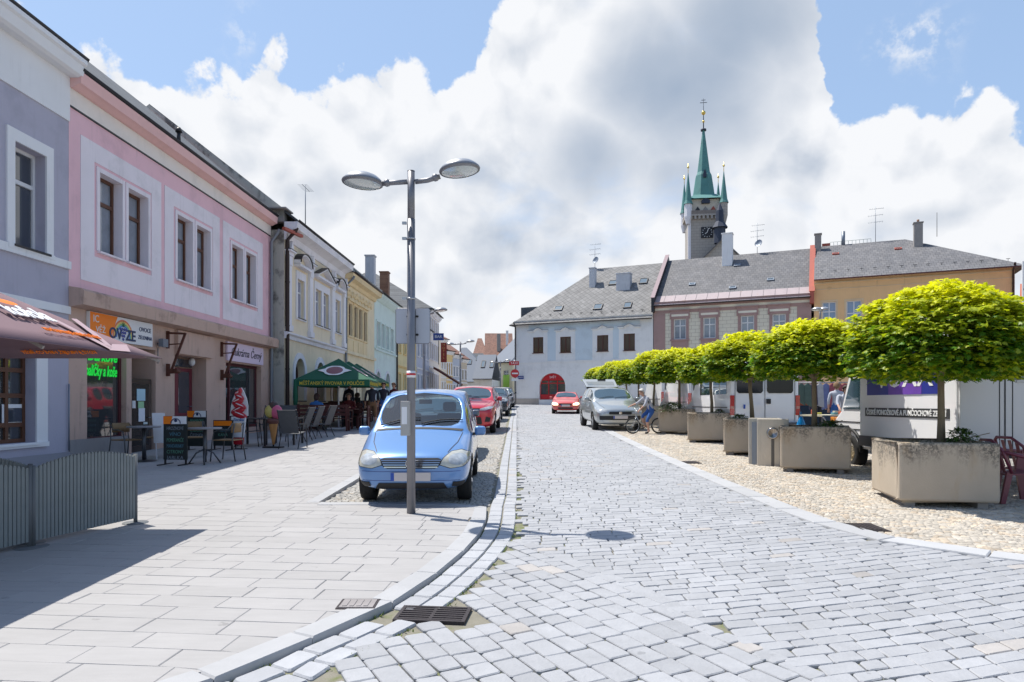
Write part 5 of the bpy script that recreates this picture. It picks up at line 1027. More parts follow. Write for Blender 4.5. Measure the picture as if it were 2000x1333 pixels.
LOBE = [(0, 0), (.16, -.10), (.36, -.16), (.30, .05), (.52, .16), (.34, .26), (.30, .50), (.15, .44), (0, .86), (-.15, .44), (-.30, .50), (-.34, .26), (-.52, .16), (-.30, .05), (-.36, -.16), (-.16, -.10)]
def foliage(name, parent, pts, m, base, size=.12, lobes=LOBE, cj=.2, droop=.5):
    """pts: list of (pos, outward normal, brightness-kind young 0..1)"""
    n = len(pts); L = len(lobes); V = np.zeros((n, L, 3)); cols = np.ones((n, 4)); lb = np.array(lobes)
    for i, (p, nr, yg) in enumerate(pts):
        s = size*random.uniform(.65, 1.2); tip = Vector((nr.x, nr.y, nr.z*.5-droop*random.uniform(.2, 1))); tip += Vector((random.gauss(0, .35), random.gauss(0, .35), random.gauss(0, .2))); tip.normalize()
        up = (nr*.9+Vector((0, 0, .9))+Vector((random.gauss(0, .35), random.gauss(0, .35), random.gauss(0, .3)))).normalized(); sd = tip.cross(up).normalized(); up = sd.cross(tip)
        fold = random.uniform(.1, .5)
        q = np.outer(lb[:, 0], sd)+np.outer(lb[:, 1]-.3, tip)+np.outer(-np.abs(lb[:, 0])*fold-.35*np.maximum(0, lb[:, 1])**2, up); V[i] = np.array(p)+q*s
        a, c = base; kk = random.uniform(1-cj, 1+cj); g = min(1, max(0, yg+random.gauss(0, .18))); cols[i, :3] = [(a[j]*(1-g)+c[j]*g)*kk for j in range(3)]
    me = bpy.data.meshes.new(name); me.vertices.add(n*L); me.vertices.foreach_set('co', V.reshape(-1)); me.loops.add(n*L); me.loops.foreach_set('vertex_index', np.arange(n*L, dtype=np.int32)); me.polygons.add(n); me.polygons.foreach_set('loop_start', np.arange(n, dtype=np.int32)*L)
    me.update(calc_edges=True); me.validate(); at = me.attributes.new('leaf', 'FLOAT_COLOR', 'FACE'); at.data.foreach_set('color', cols.reshape(-1)); me.materials.append(m); me.polygons.foreach_set('use_smooth', np.zeros(n, dtype=bool))
    o = bpy.data.objects.new(name, me); COL.objects.link(o); o.parent = parent; return o
def crown_pts(R, H0, H1, n, rnd):
    """flattened globe made of shoots: each shoot carries a tuft of leaves in a tier"""
    out = []; ph = [rnd.uniform(0, 6.28) for _ in range(4)]
    while len(out) < n:
        a = rnd.uniform(0, 2*pi); v = rnd.uniform(-.54, 1)
        rr = 1+.07*sin(3*a+ph[0])+.05*sin(5*a+ph[1])+.05*sin(7*a+4*v+ph[2]); 
        if v >= 0: rad = (1-abs(v)**2.1)**.5; z = H0+(H1-H0)*v
        else: rad = (1-(-v/.62)**2.4*.62)**.5; z = H0+v*(H1-H0)*.86
        dep = rnd.random()**1.8*.42; x, y = R*rr*(rad)*cos(a)*(1-dep), R*rr*rad*sin(a)*(1-dep); z = H0+(z-H0)*(1-dep*.8)+rnd.gauss(0, .03)
        nr = Vector((cos(a)*rad, sin(a)*rad, .9*v+.15)).normalized(); nl = rnd.randint(9, 17)
        young_lit = max(0, v)**1.3*1.05+.10-dep*.9+(.12 if sin(5*a+9*v+ph[3]) > .3 else -.05)  # yellow of young growth, with toplight and inner shade put into the leaf colour
        for k in range(nl):
            ang = rnd.uniform(0, 2*pi); r = rnd.uniform(.02, .17); p = Vector((x+r*cos(ang), y+r*sin(ang), z+rnd.uniform(-.035, .03)-r*.25))
            out.append((p, (nr*.6+Vector((cos(ang), sin(ang), .1))*.7).normalized(), young_lit+(.15 if rnd.random() < .3 else 0)))
    return out
def build_planter(t, w, d, h, plants=True):
    q = MB(); z0 = .07; th = .09
    q.box(-w/2, w/2, -d/2, -d/2+th, z0, h); q.box(-w/2, w/2, d/2-th, d/2, z0, h); q.box(-w/2, -w/2+th, -d/2+th, d/2-th, z0, h); q.box(w/2-th, w/2, -d/2+th, d/2-th, z0, h); q.box(-w/2+th, w/2-th, -d/2+th, d/2-th, z0, z0+.1)
    q.build('box', m_conc, t, bevel=.035); [MB().box(sx*w*.36-.06, sx*w*.36+.06, -d*.42, d*.42, -.05, z0).build('foot', m_chimg, t) for sx in (-1, 1)]; q = MB(); q.box(-w/2+th, w/2-th, -d/2+th, d/2-th, h-.25, h-.07); q.build('soil', m_earth, t)
TREEY = [9.58, 13.15, 16.35, 20.0, 23.65, 27.4, 31.0, 34.6, 38.2, 41.8, 45.4]; protoA = []
TL = ['nearest globe maple, standing in the largest stained planter at the right', 'second globe maple, in the planter beside the concrete fountain', 'third globe maple from the right, with a leaning trunk behind the fountain slab', 'fourth globe maple from the right, before the white van with side windows', 'fifth globe maple from the right, just right of the cyclist', 'sixth globe maple, its trunk behind the cyclist', 'seventh globe maple, over the silver car', 'eighth globe maple, far along the row over the silver car', 'ninth globe maple, near the far end of the row', 'tenth globe maple, last but one of the row', 'farthest globe maple, at the end of the row by the white house']
PLL = ['nearest concrete planter with dark lichen stains, by the maroon chairs', 'concrete planter between the fountain slabs and the white truck', 'narrow-looking planter left of the fountain slabs', 'broad concrete planter below the fourth maple, in front of the white vans', 'concrete planter directly right of the cyclist', 'concrete planter hidden behind the cyclist', 'concrete planter behind the silver car', 'concrete planter far behind the silver car', 'concrete planter near the far end of the tree row', 'last but one concrete planter of the row', 'farthest concrete planter of the row']
TX = [6.02, 5.82, 5.70, 5.82, 5.80, 5.72, 5.75, 5.8, 5.85, 5.9, 5.95]
for i, (y, x) in enumerate(zip(TREEY, TX)):
    z = GZ(y)
    if i < 3: 
        t = thing('globe_maple', TL[i], 'tree', (x, y, z+.80), 0, 'globe maples in the row of planters'); rnd = random.Random(50+i); R = [1.13, 1.04, .98][i]
        q = MB(); ln = [(.0, 0), (.0, 0), (-.16, 0)][i]; q.tube([(ln[0]*-.4, 0, -.15), (ln[0]*-.2+.01, .01, .35), (.0, 0, .8), (.0, 0, 1.15)], [.062, .046, .042, .05], 10); q.build('trunk', m_bark, t)
        q = MB()
        for k_ in range(9): a = 2*pi*k_/9+rnd.uniform(-.3, .3); r = R*rnd.uniform(.6, .8); q.tube([(0, 0, .95), (r*.4*cos(a), r*.4*sin(a), 1.22), (r*cos(a), r*sin(a), 1.35+rnd.uniform(0, .5))], [.03, .02, .008], 6)
        q.build('branches', m_bark, t)
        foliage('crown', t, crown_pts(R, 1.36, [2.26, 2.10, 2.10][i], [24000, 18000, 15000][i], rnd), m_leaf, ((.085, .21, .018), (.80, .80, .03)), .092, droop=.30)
        protoA.append(t)
    else:
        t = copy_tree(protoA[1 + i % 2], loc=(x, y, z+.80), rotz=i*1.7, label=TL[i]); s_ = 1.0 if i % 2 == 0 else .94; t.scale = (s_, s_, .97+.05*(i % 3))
PD = [(1.2, 1.28, .85), (1.17, 1.1, .85), (1.1, 1.1, .85)]; pp0 = None
for i, (y, x) in enumerate(zip(TREEY, TX)):
    z = GZ(y); xo = [-.14, 0, 0, -.05, -.1, 0, 0, 0, 0, 0, 0][i]
    if i == 0 or pp0 is None:
        t = thing('concrete_planter', PLL[i], 'planter', (x+xo, y, z), 0, 'concrete planters under the maples'); build_planter(t, 1.2, 1.28 if i == 0 else 1.1, .85)
        if i == 1: pp0 = t
        if i == 0: pp1 = t
    else: copy_tree(pp0, loc=(x+xo, y, z), rotz=radians([0, -22, -17.5, -15, -13, -11, -10, -9, -8, -7, -7][i]), label=PLL[i])
pp1.rotation_euler.z = radians(-13); pp0.rotation_euler.z = radians(-22)
m_shrub = leafmat('shrub_leaf', None, .3); OV = [(0, 0), (.2, .2), (.22, .5), (0, 1), (-.22, .5), (-.2, .2)]
SH = ['small dark shrub at the foot of the nearest trunk', 'low green plants round the second trunk', 'green shrub at the left rim of the third planter', 'low plant clump beside the fourth trunk', 'dense rounded bush left of the fifth trunk']
for i, (dx, dy, r, n) in enumerate(((.20, -.2, .19, 420), (.24, -.25, .22, 450), (-.28, -.2, .2, 380), (.28, -.1, .2, 320), (-.28, -.3, .33, 900))):
    y = TREEY[i]; t = thing('shrub', SH[i], 'shrub', (TX[i]+dx-.05, y+dy, GZ(y)+.78)); rnd = random.Random(i); P = []
    for k_ in range(n):
        a = rnd.uniform(0, 6.28); e = rnd.uniform(-.1, 1.4); rr = r*rnd.uniform(.4, 1.15)*(1.5 if i == 4 else 1.2); nr = Vector((cos(a)*cos(e), sin(a)*cos(e), sin(e))); P.append((Vector((nr.x*rr, nr.y*rr*.8, nr.z*r*(1.3 if i == 0 else .8))), nr, rnd.uniform(0, .5)))
    foliage('leaves', t, P, m_shrub, ((.035, .09, .02), (.14, .22, .04)), .06, OV, .3); q = MB(); [q.tube([(0, 0, -.05), (rnd.gauss(0, .05), rnd.gauss(0, .05), .08), (rnd.gauss(0, .12), rnd.gauss(0, .1), .18)], .006, 5) for _ in range(5)]; q.build('stems', m_bark, t)
# drinking fountain: two upright concrete slabs with a steel bowl
p = gp(1500, 908); f = thing('drinking_fountain', 'two pale upright concrete slabs with a round steel bowl between two planters', 'fountain', (5.29, 13.85, GZ(13.85)), radians(-20))
m_slabc = mat('slab_concrete', srgb(205, 196, 182), .9, var=.1, vs=3, bump=.3, bs=60, streak=.8)
q = MB(); q.box(-.30, .30, -.06, .06, -.03, .95); q.build('slab', m_slabc, f, bevel=.01); q = MB(); q.box(-.47, .15, .22, .34, -.03, .96); q.build('rear_slab', m_slabc, f, bevel=.01); q = MB(); q.box(-.40, .10, .10, .20, -.03, .88); q.build('gap_shade_panel', m_zinc, f)  # panel added in place of the dark, shaded gap between the slabs
q = MB(); q.T = Matrix.Translation((.0, -.06, .66)) @ Matrix.Rotation(pi/2, 4, 'X'); q.lathe([(.105, 0), (.12, .03), (.11, .06), (.08, .05), (.03, .015), (0, .01)], n=20); q.build('bowl', mat('steel_bowl', (.35, .33, .32), .25, 1), f); q = MB(); q.box(-.03, .03, -.0635, -.0605, .0, .55); q.build('water_stain', mat('stain_dark', (.12, .115, .11), .7), f)
# ------------------------------------------------------------------ vehicles
m_tyre = mat('tyre', (.012, .012, .013), .85, bump=.3, bs=60); m_rim = mat('alloy_rim', (.42, .43, .45), .3, .9); m_carglass = mat('car_glass', (.025, .055, .07), .03, spec=1, coat=1)
m_trimk = mat('dark_trim', (.02, .02, .022), .6); m_chrome = mat('chrome', (.6, .6, .62), .12, 1); m_plate = mat('number_plate', (.62, .56, .54), .5); m_euro = mat('plate_blue', (.02, .08, .40), .5); m_tail = mat('tail_light', (.45, .015, .01), .2, coat=.8); m_amber = mat('amber_light', (.8, .28, .03), .2, coat=.8)
m_lamp = mat('headlight_glass', (.50, .49, .42), .12, spec=.9, coat=1, var=.35, vs=14); m_lampc = mat('headlight_clear', (.40, .43, .46), .08, spec=1, coat=1, var=.5, vs=16)
def paint(name, col, rough=.32, metal=.35): return mat(name, col, rough, metal, coat=1, spec=.6)
def split_faces(me, sel, name, m, parent, shift=0):
    fs = [p for p in me.polygons if sel(p)]
    if not fs: return None
    ids = sorted({v for p in fs for v in p.vertices}); mp = {v: i for i, v in enumerate(ids)}
    n = bpy.data.meshes.new(name); n.from_pydata([tuple(me.vertices[v].co) for v in ids], [], [tuple(mp[v] for v in p.vertices) for p in fs]); n.materials.append(m); n.polygons.foreach_set('use_smooth', [True]*len(fs)); n.update()
    o = bpy.data.objects.new(name, n); COL.objects.link(o); o.parent = parent; return o
def components(me, idx):
    bm = bmesh.new(); bm.from_mesh(me); bm.faces.ensure_lookup_table(); left = {f.index for f in bm.faces if f.material_index == idx}; out = []
    while left:
        st = [left.pop()]; comp = set(st)
        while st:
            f = bm.faces[st.pop()]
            for e in f.edges:
                for g in e.link_faces:
                    if g.index in left: left.discard(g.index); comp.add(g.index); st.append(g.index)
        out.append(comp)
    bm.free(); return out
def car(name, label, loc, rz, L=4.2, W=1.75, H=1.5, zh=.78, cy=1.1, cz=1.0, ry=2.0, rey=3.6, tz=.98, wr=.31, wf=.78, wrear=None, body=None, tw=.76, group=None, glass=m_carglass, seed=0, tailopen=False, cat='car', zb=.20):
    t = thing(name, label, cat, loc, rz, group); hw = W/2; wrear = wrear or L-.78
    m1, m2 = ry+(rey-ry)*.36, ry+(rey-ry)*.72; c = cz
    S = [(.0, .30, .74*hw, .46, zh*.74, .74*hw, zh*.84, .52*hw, zh*.86), (.07, zb+.02, .92*hw, .47, zh*.86, .90*hw, zh*.95, .66*hw, zh*.99), (.42, zb, .985*hw, .5, zh*.98, .95*hw, zh+(c-zh)*.38, .77*hw, zh+(c-zh)*.48), (cy-.05, zb, hw, .55, c*.93, .975*hw, c-.02, .85*hw, c+.015), (cy+.05, zb, hw, .55, c*.94, .975*hw, c+.03, .86*hw, c+.07),
         (ry-.08, zb, hw, .55, c*.95, .975*hw, H-.125, (tw+.01)*hw, H-.06), (ry+.12, zb, hw, .55, c*.95, .975*hw, H-.09, tw*hw, H-.025), (m1, zb, hw, .55, c*.96, .975*hw, H-.07, tw*hw, H), (m2, zb, hw, .55, c*.97, .97*hw, H-.08, tw*hw, H-.01), (rey, zb, .99*hw, .55, c*.98, .96*hw, H-.12, (tw-.01)*hw, H-.05)]
    S += [(rey+.08, zb, .985*hw, .55, c*.98, .955*hw, H-.15, (tw-.02)*hw, H-.09), (L-.12, zb+.03, .96*hw, .55, c*.95, .93*hw, tz+.05, (tw+.05)*hw, tz+.07), (L-.02, .30, .93*hw, .55, tz*.82, .90*hw, tz-.03, (tw+.02)*hw, tz-.01), (L, .34, .85*hw, .5, tz*.70, .82*hw, tz*.86, .7*hw, tz*.87)]
    V = []; Fc = []; M = []
    def ring(s): y, b, w, zm, zs, ws, zt, wt, zc = s; return [(0, y, b), (.82*w, y, b), (.965*w, y, b+.12), (w, y, zm+.05), (ws, y, zs), (wt, y, zt), (0, y, zc)]
    for s in S: V += ring(s)
    n = 7
    for i in range(len(S)-1):
        for j in range(6):
            a, b_ = i*n+j, (i+1)*n+j; mi = 0
            if i == 4 and j == 5: mi = 1
            if j == 4 and i in (4, 6, 7, 8): mi = 2
            if i == 10 and j == 5: mi = 3
            Fc.append((a, a+1, b_+1, b_)); M.append(mi)
    for e, sgn in ((0, -1), (len(S)-1, 1)):
        base = e*n; y = S[e][0]+sgn*.03; k = len(V); V += [(0, y, V[base+j][2]) for j in (2, 3, 4)]
        q = [(base, base+1, base+2, k), (k, base+2, base+3, k+1), (k+1, base+3, base+4, k+2), (k+2, base+4, base+5, base+6)]; Fc += [x if sgn > 0 else x[::-1] for x in q]; M += [0]*4
    bm = bmesh.new(); vs = [bm.verts.new(v) for v in V]; 
    for f, mi in zip(Fc, M): x = bm.faces.new([vs[i] for i in f]); x.material_index = mi; x.smooth = True
    g = bmesh.ops.mirror(bm, geom=bm.verts[:]+bm.edges[:]+bm.faces[:], merge_dist=.0005, axis='X'); bmesh.ops.remove_doubles(bm, verts=bm.verts, dist=.001)
    bmesh.ops.recalc_face_normals(bm, faces=bm.faces)
    cl = bm.edges.layers.float.get('crease_edge') or bm.edges.layers.float.new('crease_edge')
    for e in bm.edges:
        ms = {f.material_index for f in e.link_faces}
        if len(ms) > 1: e[cl] = .7
    for idx, th in ((1, .045), (3, .06)):
        r = bmesh.ops.inset_region(bm, faces=[f for f in bm.faces if f.material_index == idx], thickness=th, depth=-.006, use_even_offset=True)
        for f in r['faces']: f.material_index = 0
    r = bmesh.ops.inset_individual(bm, faces=[f for f in bm.faces if f.material_index == 2], thickness=.028, depth=-.006, use_even_offset=True)
    for f in r['faces']: f.material_index = 0
    for e in bm.edges:
        if {0} < {f.material_index for f in e.link_faces}: e[cl] = 1.0
    vl = bm.verts.layers.float.get('crease_vert') or bm.verts.layers.float.new('crease_vert')
    for vv in bm.verts:
        if {f.material_index for f in vv.link_faces} & {1, 2, 3}: vv[vl] = .85
    me = bpy.data.meshes.new('body'); bm.to_mesh(me); bm.free()
    for mm in (body, glass, glass, glass, m_trimk): me.materials.append(mm)
    tmp = bpy.data.objects.new('tmp', me); COL.objects.link(tmp); sd = tmp.modifiers.new('s', 'SUBSURF'); sd.levels = sd.render_levels = 2
    cut = MB(); 
    for yy in (wf, wrear):
        for sx in (-1, 1): cut.cyl((sx*(hw-.30), yy, wr+.01), (sx*(hw+.3), yy, wr+.01), wr+.055, n=28)
    cme = cut.build('cut', [body, glass, glass, glass, m_trimk]); 
    for p in cme.data.polygons: p.material_index = 4
    bo = tmp.modifiers.new('b', 'BOOLEAN'); bo.operation = 'DIFFERENCE'; bo.object = cme; bo.solver = 'EXACT'
    bpy.context.view_layer.update(); dg = bpy.context.evaluated_depsgraph_get(); fm = bpy.data.meshes.new_from_object(tmp.evaluated_get(dg)); bpy.data.objects.remove(tmp); bpy.data.objects.remove(cme)
    bvh = BVHTree.FromPolygons([v.co for v in fm.vertices], [tuple(p.vertices) for p in fm.polygons])
    ob = split_faces(fm, lambda p: p.material_index == 0, 'body', body, t); split_faces(fm, lambda p: p.material_index == 4, 'wheel_arch', m_trimk, t)
    split_faces(fm, lambda p: p.material_index == 1, 'windscreen', glass, t); split_faces(fm, lambda p: p.material_index == 3, 'rear_window', glass, t)
    for cp in components(fm, 2): split_faces(fm, lambda p: p.index in cp, 'side_window', glass, t)
    for yy in (wf, wrear):
        for sx in (-1, 1):
            q = MB(); q.T = Matrix.Translation((sx*(hw-.115), yy, wr)) @ Matrix.Rotation(pi/2*sx, 4, 'Y'); r = wr
            q.lathe([(r*.62, -.10), (r*.93, -.10), (r, -.07), (r, .06), (r*.94, .095), (r*.66, .10), (r*.62, .08)], n=28); w_ = q.build('wheel', m_tyre, t)
            q = MB(); q.T = Matrix.Translation((sx*(hw-.115), yy, wr)) @ Matrix.Rotation(pi/2*sx, 4, 'Y'); q.lathe([(r*.66, .095), (r*.62, .07), (r*.56, .02), (.02, .02)], n=28)
            for k in range(5): a = 2*pi*k/5; q.bar((.05*cos(a), .05*sin(a), .07), (r*.62*cos(a), r*.62*sin(a), .085), .055, .04, (0, 0, 1))
            q.cyl((0, 0, .02), (0, 0, .09), .05, n=10); q.build('rim', m_rim, w_)
    return t, bvh
def patch(par, bvh, name, out, m, mode='front', off=.006, rings=4, n=40, thick=0):
    P = [Vector(p) for p in out]; P.append(P[0]); Q = resample(P, sum((b-a).length for a, b in zip(P, P[1:]))/n)[:-1]; c = sum(Q, Vector((0, 0)))/len(Q); vs = []; fs = []
    def hit(a, b):
        if mode == 'front': o, d = Vector((a, -3, b)), Vector((0, 1, 0))
        elif mode == 'back': o, d = Vector((a, 9, b)), Vector((0, -1, 0))
        elif mode == 'right': o, d = Vector((3, a, b)), Vector((-1, 0, 0))
        elif mode == 'left': o, d = Vector((-3, a, b)), Vector((1, 0, 0))
        else: o, d = Vector((a, b, 5)), Vector((0, 0, -1))
        h = bvh.ray_cast(o, d)
        if h[0] is None: return None
        nr = h[1] if h[1].dot(d) < 0 else -h[1]; return h[0]+nr*off-d*off*.5
    last = None
    for k in range(rings+1):
        for p in Q:
            u = c+(p-c)*((rings-k)/rings if k < rings else .001); h = hit(u.x, u.y)
            if h is None: h = last or Vector((0, 0, 0))
            last = h; vs.append(tuple(h))
    N = len(Q)
    for k in range(rings):
        for i in range(N): a = k*N+i; b = k*N+(i+1) % N; fs.append((a, b, b+N, a+N))
    q = MB(); q.add(vs, fs, True); o = q.build(name, m, par)
    if thick: md = o.modifiers.new('t', 'SOLIDIFY'); md.thickness = thick; md.offset = 1
    return o
def see_through(name, tint=(.62, .74, .76)):
    m = bpy.data.materials.new(name); m.use_nodes = True; nt = m.node_tree; nt.nodes.remove(nt.nodes['Principled BSDF']); tr = nt.nodes.new('ShaderNodeBsdfTransparent'); tr.inputs[0].default_value = (*tint, 1); gl_ = nt.nodes.new('ShaderNodeBsdfGlossy'); gl_.inputs['Roughness'].default_value = .02; fr = nt.nodes.new('ShaderNodeFresnel'); fr.inputs[0].default_value = 1.6
    mx = nt.nodes.new('ShaderNodeMixShader'); nt.links.new(mth(nt, 'ADD', mth(nt, 'MULTIPLY', fr.outputs[0], 1.3), .06, clamp=True), mx.inputs[0]); nt.links.new(tr.outputs[0], mx.inputs[1]); nt.links.new(gl_.outputs[0], mx.inputs[2]); nt.links.new(mx.outputs[0], nt.nodes['Material Output'].inputs[0]); MATS[name] = m; return m
def interior(t, W, H, L, cy, cz, ry, rey, body):
    hw = W/2-.09; md_ = mat('interior_dark', (.03, .032, .036), .8, var=.2); ms_ = mat('seat_fabric', (.085, .09, .10), .9, var=.2)
    q = MB(); q.box(-hw, hw, cy-.1, L-.35, .32, .36); q.box(-hw, -hw+.03, cy+.1, L-.4, .36, cz-.10); q.box(hw-.03, hw, cy+.1, L-.4, .36, cz-.10); q.box(-hw+.03, hw-.03, rey-.25, rey-.15, .36, cz+.05); q.build('cabin_lining', md_, t)
    q = MB(); q.prism([(cy-.02, .50), (cy+.52, .50), (cy+.55, cz-.16), (cy+.42, cz-.06), (cy-.02, cz-.07)], -hw+.04, hw-.04, 'yz'); q.build('dashboard', md_, t, bevel=.02)
    q = MB(); q.T = Matrix.Translation((.34, cy+.62, cz-.12)) @ Matrix.Rotation(radians(65), 4, 'X'); q.tube([(.18*cos(a), .18*sin(a), 0) for a in [2*pi*i/24 for i in range(25)]], .016, 6); q.bar((-.17, 0, 0), (.17, 0, 0), .04, .02); q.build('steering_wheel', m_black, t)
    for x_ in (-.34, .34): q = MB(); q.box(x_-.22, x_+.22, ry-.05, ry+.45, .40, .56); q.prism([(ry+.32, .52), (ry+.46, .52), (ry+.62, cz+.20), (ry+.52, cz+.22)], x_-.21, x_+.21, 'yz'); q.box(x_-.11, x_+.11, ry+.50, ry+.60, cz+.24, cz+.40); q.build('seat', ms_, t, bevel=.04)
    q = MB(); q.box(-.10, .10, ry-.03, ry-.01, H-.27, H-.20); q.build('rear_view_mirror', m_black, t)
def mir(p): return [(-x, z) for x, z in p][::-1]
def rectp(x0, x1, z0, z1, r=.02): return [(x0+r, z0), (x1-r, z0), (x1, z0+r), (x1, z1-r), (x1-r, z1), (x0+r, z1), (x0, z1-r), (x0, z0+r)]
def line_patch(t, bvh, name, pts_, m, mode, w=.012, off=.004):
    out = [(a, b+w/2) for a, b in pts_]+[(a, b-w/2) for a, b in reversed(pts_)]; P = [Vector(p) for p in out]
    n = len(pts_); q = MB(); A = resample([Vector(p) for p in pts_], .05); vs = []; last = None
    for i, p in enumerate(A):
        d = (A[min(i+1, len(A)-1)]-A[max(i-1, 0)]).normalized(); nn = Vector((-d.y, d.x))*w/2
        for u in (p+nn, p-nn):
            if mode == 'front': h = bvh.ray_cast(Vector((u.x, -3, u.y)), Vector((0, 1, 0)))
            elif mode == 'right': h = bvh.ray_cast(Vector((3, u.x, u.y)), Vector((-1, 0, 0)))
            elif mode == 'left': h = bvh.ray_cast(Vector((-3, u.x, u.y)), Vector((1, 0, 0)))
            else: h = bvh.ray_cast(Vector((u.x, u.y, 5)), Vector((0, 0, -1)))
            dd = {'front': Vector((0, -1, 0)), 'right': Vector((1, 0, 0)), 'left': Vector((-1, 0, 0)), 'top': Vector((0, 0, 1))}[mode]
            v = (h[0]+dd*off) if h[0] is not None else last; last = v or Vector((0, 0, 0)); vs.append(tuple(last))
    q.add(vs, [(2*i, 2*i+2, 2*i+3, 2*i+1) for i in range(len(A)-1)]); return q.build(name, m, t)
def common(t, bvh, W, H, L, zh, cy, cz, body, plate_z=.48, mirror=True, bscol=None, mz=None, wip=True, seams=True, ry=2.0, rey=3.6, plate=True, ptext=None, zb=.2):
    hw = W/2
    if plate:
        q = MB(); h = bvh.ray_cast(Vector((.0, -3, plate_z)), Vector((0, 1, 0)))[0]; y = (h.y if h else 0)-.035; q.box(-.26, .26, y, y+.03, plate_z-.055, plate_z+.055); p = q.build('number_plate', m_plate, t, bevel=.003); q = MB(); q.box(-.26, -.215, y-.002, y, plate_z-.053, plate_z+.053); q.build('plate_band', m_euro, p)
    if mirror:
        for sx in (-1, 1):
            z = mz or cz+.12; q = MB(); q.box(sx*(hw+.085)-.085, sx*(hw+.085)+.085, cy+.36, cy+.46, z-.065, z+.075); mo = q.build('wing_mirror', bscol or body, t, bevel=.045); mo.modifiers[0].segments = 4; q = MB(); q.bar((sx*(hw-.06), cy+.40, z-.05), (sx*(hw+.06), cy+.42, z-.03), .05, .04); q.build('mirror_arm', m_trimk, mo)
            q = MB(); q.sphere((sx*(hw+.085), cy+.45, z), (.068, .03, .055), 10); q.build('mirror_glass', m_carglass, mo)
    if seams:
        for mode in ('right', 'left'):
            m1 = ry+(rey-ry)*.36; line_patch(t, bvh, 'door_seam', [(cy+.05, .30), (cy+.02, cz*.9)], m_trimk, mode); line_patch(t, bvh, 'door_seam', [(m1+.02, .28), (m1+.02, cz*.92)], m_trimk, mode); line_patch(t, bvh, 'door_handle', [(m1-.22, cz*.84), (m1-.04, cz*.845)], body, mode, .035, .02)
        line_patch(t, bvh, 'bonnet_seam', [(hw*.80, cy-.02), (hw*.74, .55), (hw*.60, .16)], m_trimk, 'top', .010); line_patch(t, bvh, 'bonnet_seam', [(-hw*.80, cy-.02), (-hw*.74, .55), (-hw*.60, .16)], m_trimk, 'top', .010)
    if wip:
        for x0, x1 in ((.02, .62), (-.58, .0)):
            P = []
            for i in range(7):
                x = x0+(x1-x0)*i/6; h = bvh.ray_cast(Vector((x, cy+.10+.12*sin(pi*i/6*.6), 5)), Vector((0, 0, -1)))[0]; P.append((h.x, h.y-.01, h.z+.02)) if h else None
            q = MB(); q.tube(P, .009, 5); q.build('wiper', m_trimk, t)
# ---- blue people carrier, front of the parking row
bp = paint('paint_blue', (.115, .26, .55), .3, .25); m_clear = see_through('clear_glass')
A_ = dict(L=4.0, W=1.58, H=1.60, zh=.74, cy=.98, cz=.95, ry=1.86, rey=3.55, tz=.95, wr=.30, wf=.72, tw=.76, wrear=3.4)
blue, bv = car('parked_car', 'light blue people carrier parked behind the lamp post, front facing the camera', (-1.33, 9.0, GZ(9.0)), radians(1.2), body=bp, glass=m_clear, **A_); interior(blue, 1.58, 1.60, 4.0, .98, .95, 1.86, 3.55, bp); blue.rotation_euler.x = math.atan(.024)
common(blue, bv, 1.58, 1.6, 4.0, .74, .98, .95, bp, plate_z=.42, ry=1.86, rey=3.55, mz=.93)
hl = [(.44, .70), (.57, .655), (.74, .665), (.825, .74), (.80, .83), (.70, .895), (.56, .885), (.46, .80)]
hl = [(.375, .575), (.52, .53), (.68, .55), (.765, .61), (.75, .70), (.65, .745), (.52, .73), (.43, .66)]
for o_ in (hl, mir(hl)):
    cc_ = sum((Vector(p) for p in o_), Vector((0, 0)))/len(o_); patch(blue, bv, 'headlight_surround', [tuple(cc_+(Vector(p)-cc_)*1.07) for p in o_], m_trimk, off=.002, rings=6); h_ = patch(blue, bv, 'headlight', o_, m_lamp, off=.004, rings=6); c_ = sum((Vector(p) for p in o_), Vector((0, 0)))/len(o_); patch(h_, bv, 'lamp_rim', [(c_.x+.02+.12*cos(a), c_.y+.0+.07*sin(a)) for a in [2*pi*i/20 for i in range(20)]], m_lampc, off=.007, rings=3)
gr = [(-.38, .565), (-.33, .525), (.33, .525), (.38, .565), (.41, .635), (.36, .655), (-.36, .655), (-.41, .635)]
g_ = patch(blue, bv, 'grille', gr, m_trimk, off=.010, rings=6)
for i in range(4): z = .545+i*.029; w_ = .35+.014*i; line_patch(g_, bv, 'grille_bar', [(-w_, z), (-.06, z)], m_chrome, 'front', .013, .022); line_patch(g_, bv, 'grille_bar', [(.06, z), (w_, z)], m_chrome, 'front', .013, .022)
h = bv.ray_cast(Vector((0, -3, .59)), Vector((0, 1, 0)))[0]; q = MB(); q.tube([(.062*cos(a), h.y-.03, .59+.062*sin(a)) for a in [2*pi*i/24 for i in range(25)]], .007, 6)
for a in (pi/2, pi/2+2*pi/3, pi/2+4*pi/3): q.bar((0, h.y-.03, .59), (.06*cos(a), h.y-.03, .59+.06*sin(a)), .010, .010, (0, 1, 0))
q.build('badge', m_chrome, g_)
patch(blue, bv, 'lower_intake', [(-.48, .255), (.48, .255), (.43, .335), (-.43, .335)], m_trimk, off=.008, rings=5)
for s_ in (1, -1): o_ = [(.53, .29), (.63, .28), (.68, .30), (.70, .35), (.55, .35)]; patch(blue, bv, 'fog_recess', o_ if s_ > 0 else mir(o_), m_trimk, off=.008)
for z in (.485, .365): line_patch(blue, bv, 'bumper_line', [(-.74, z+.01), (-.5, z), (.5, z), (.74, z+.01)], mat('paint_blue_dark', (.05, .10, .28), .4), 'front', .008, .003)
patch(blue, bv, 'scuttle', [(-.64, .985), (.64, .985), (.64, 1.03), (-.64, 1.03)], m_trimk, mode='top', off=.004)
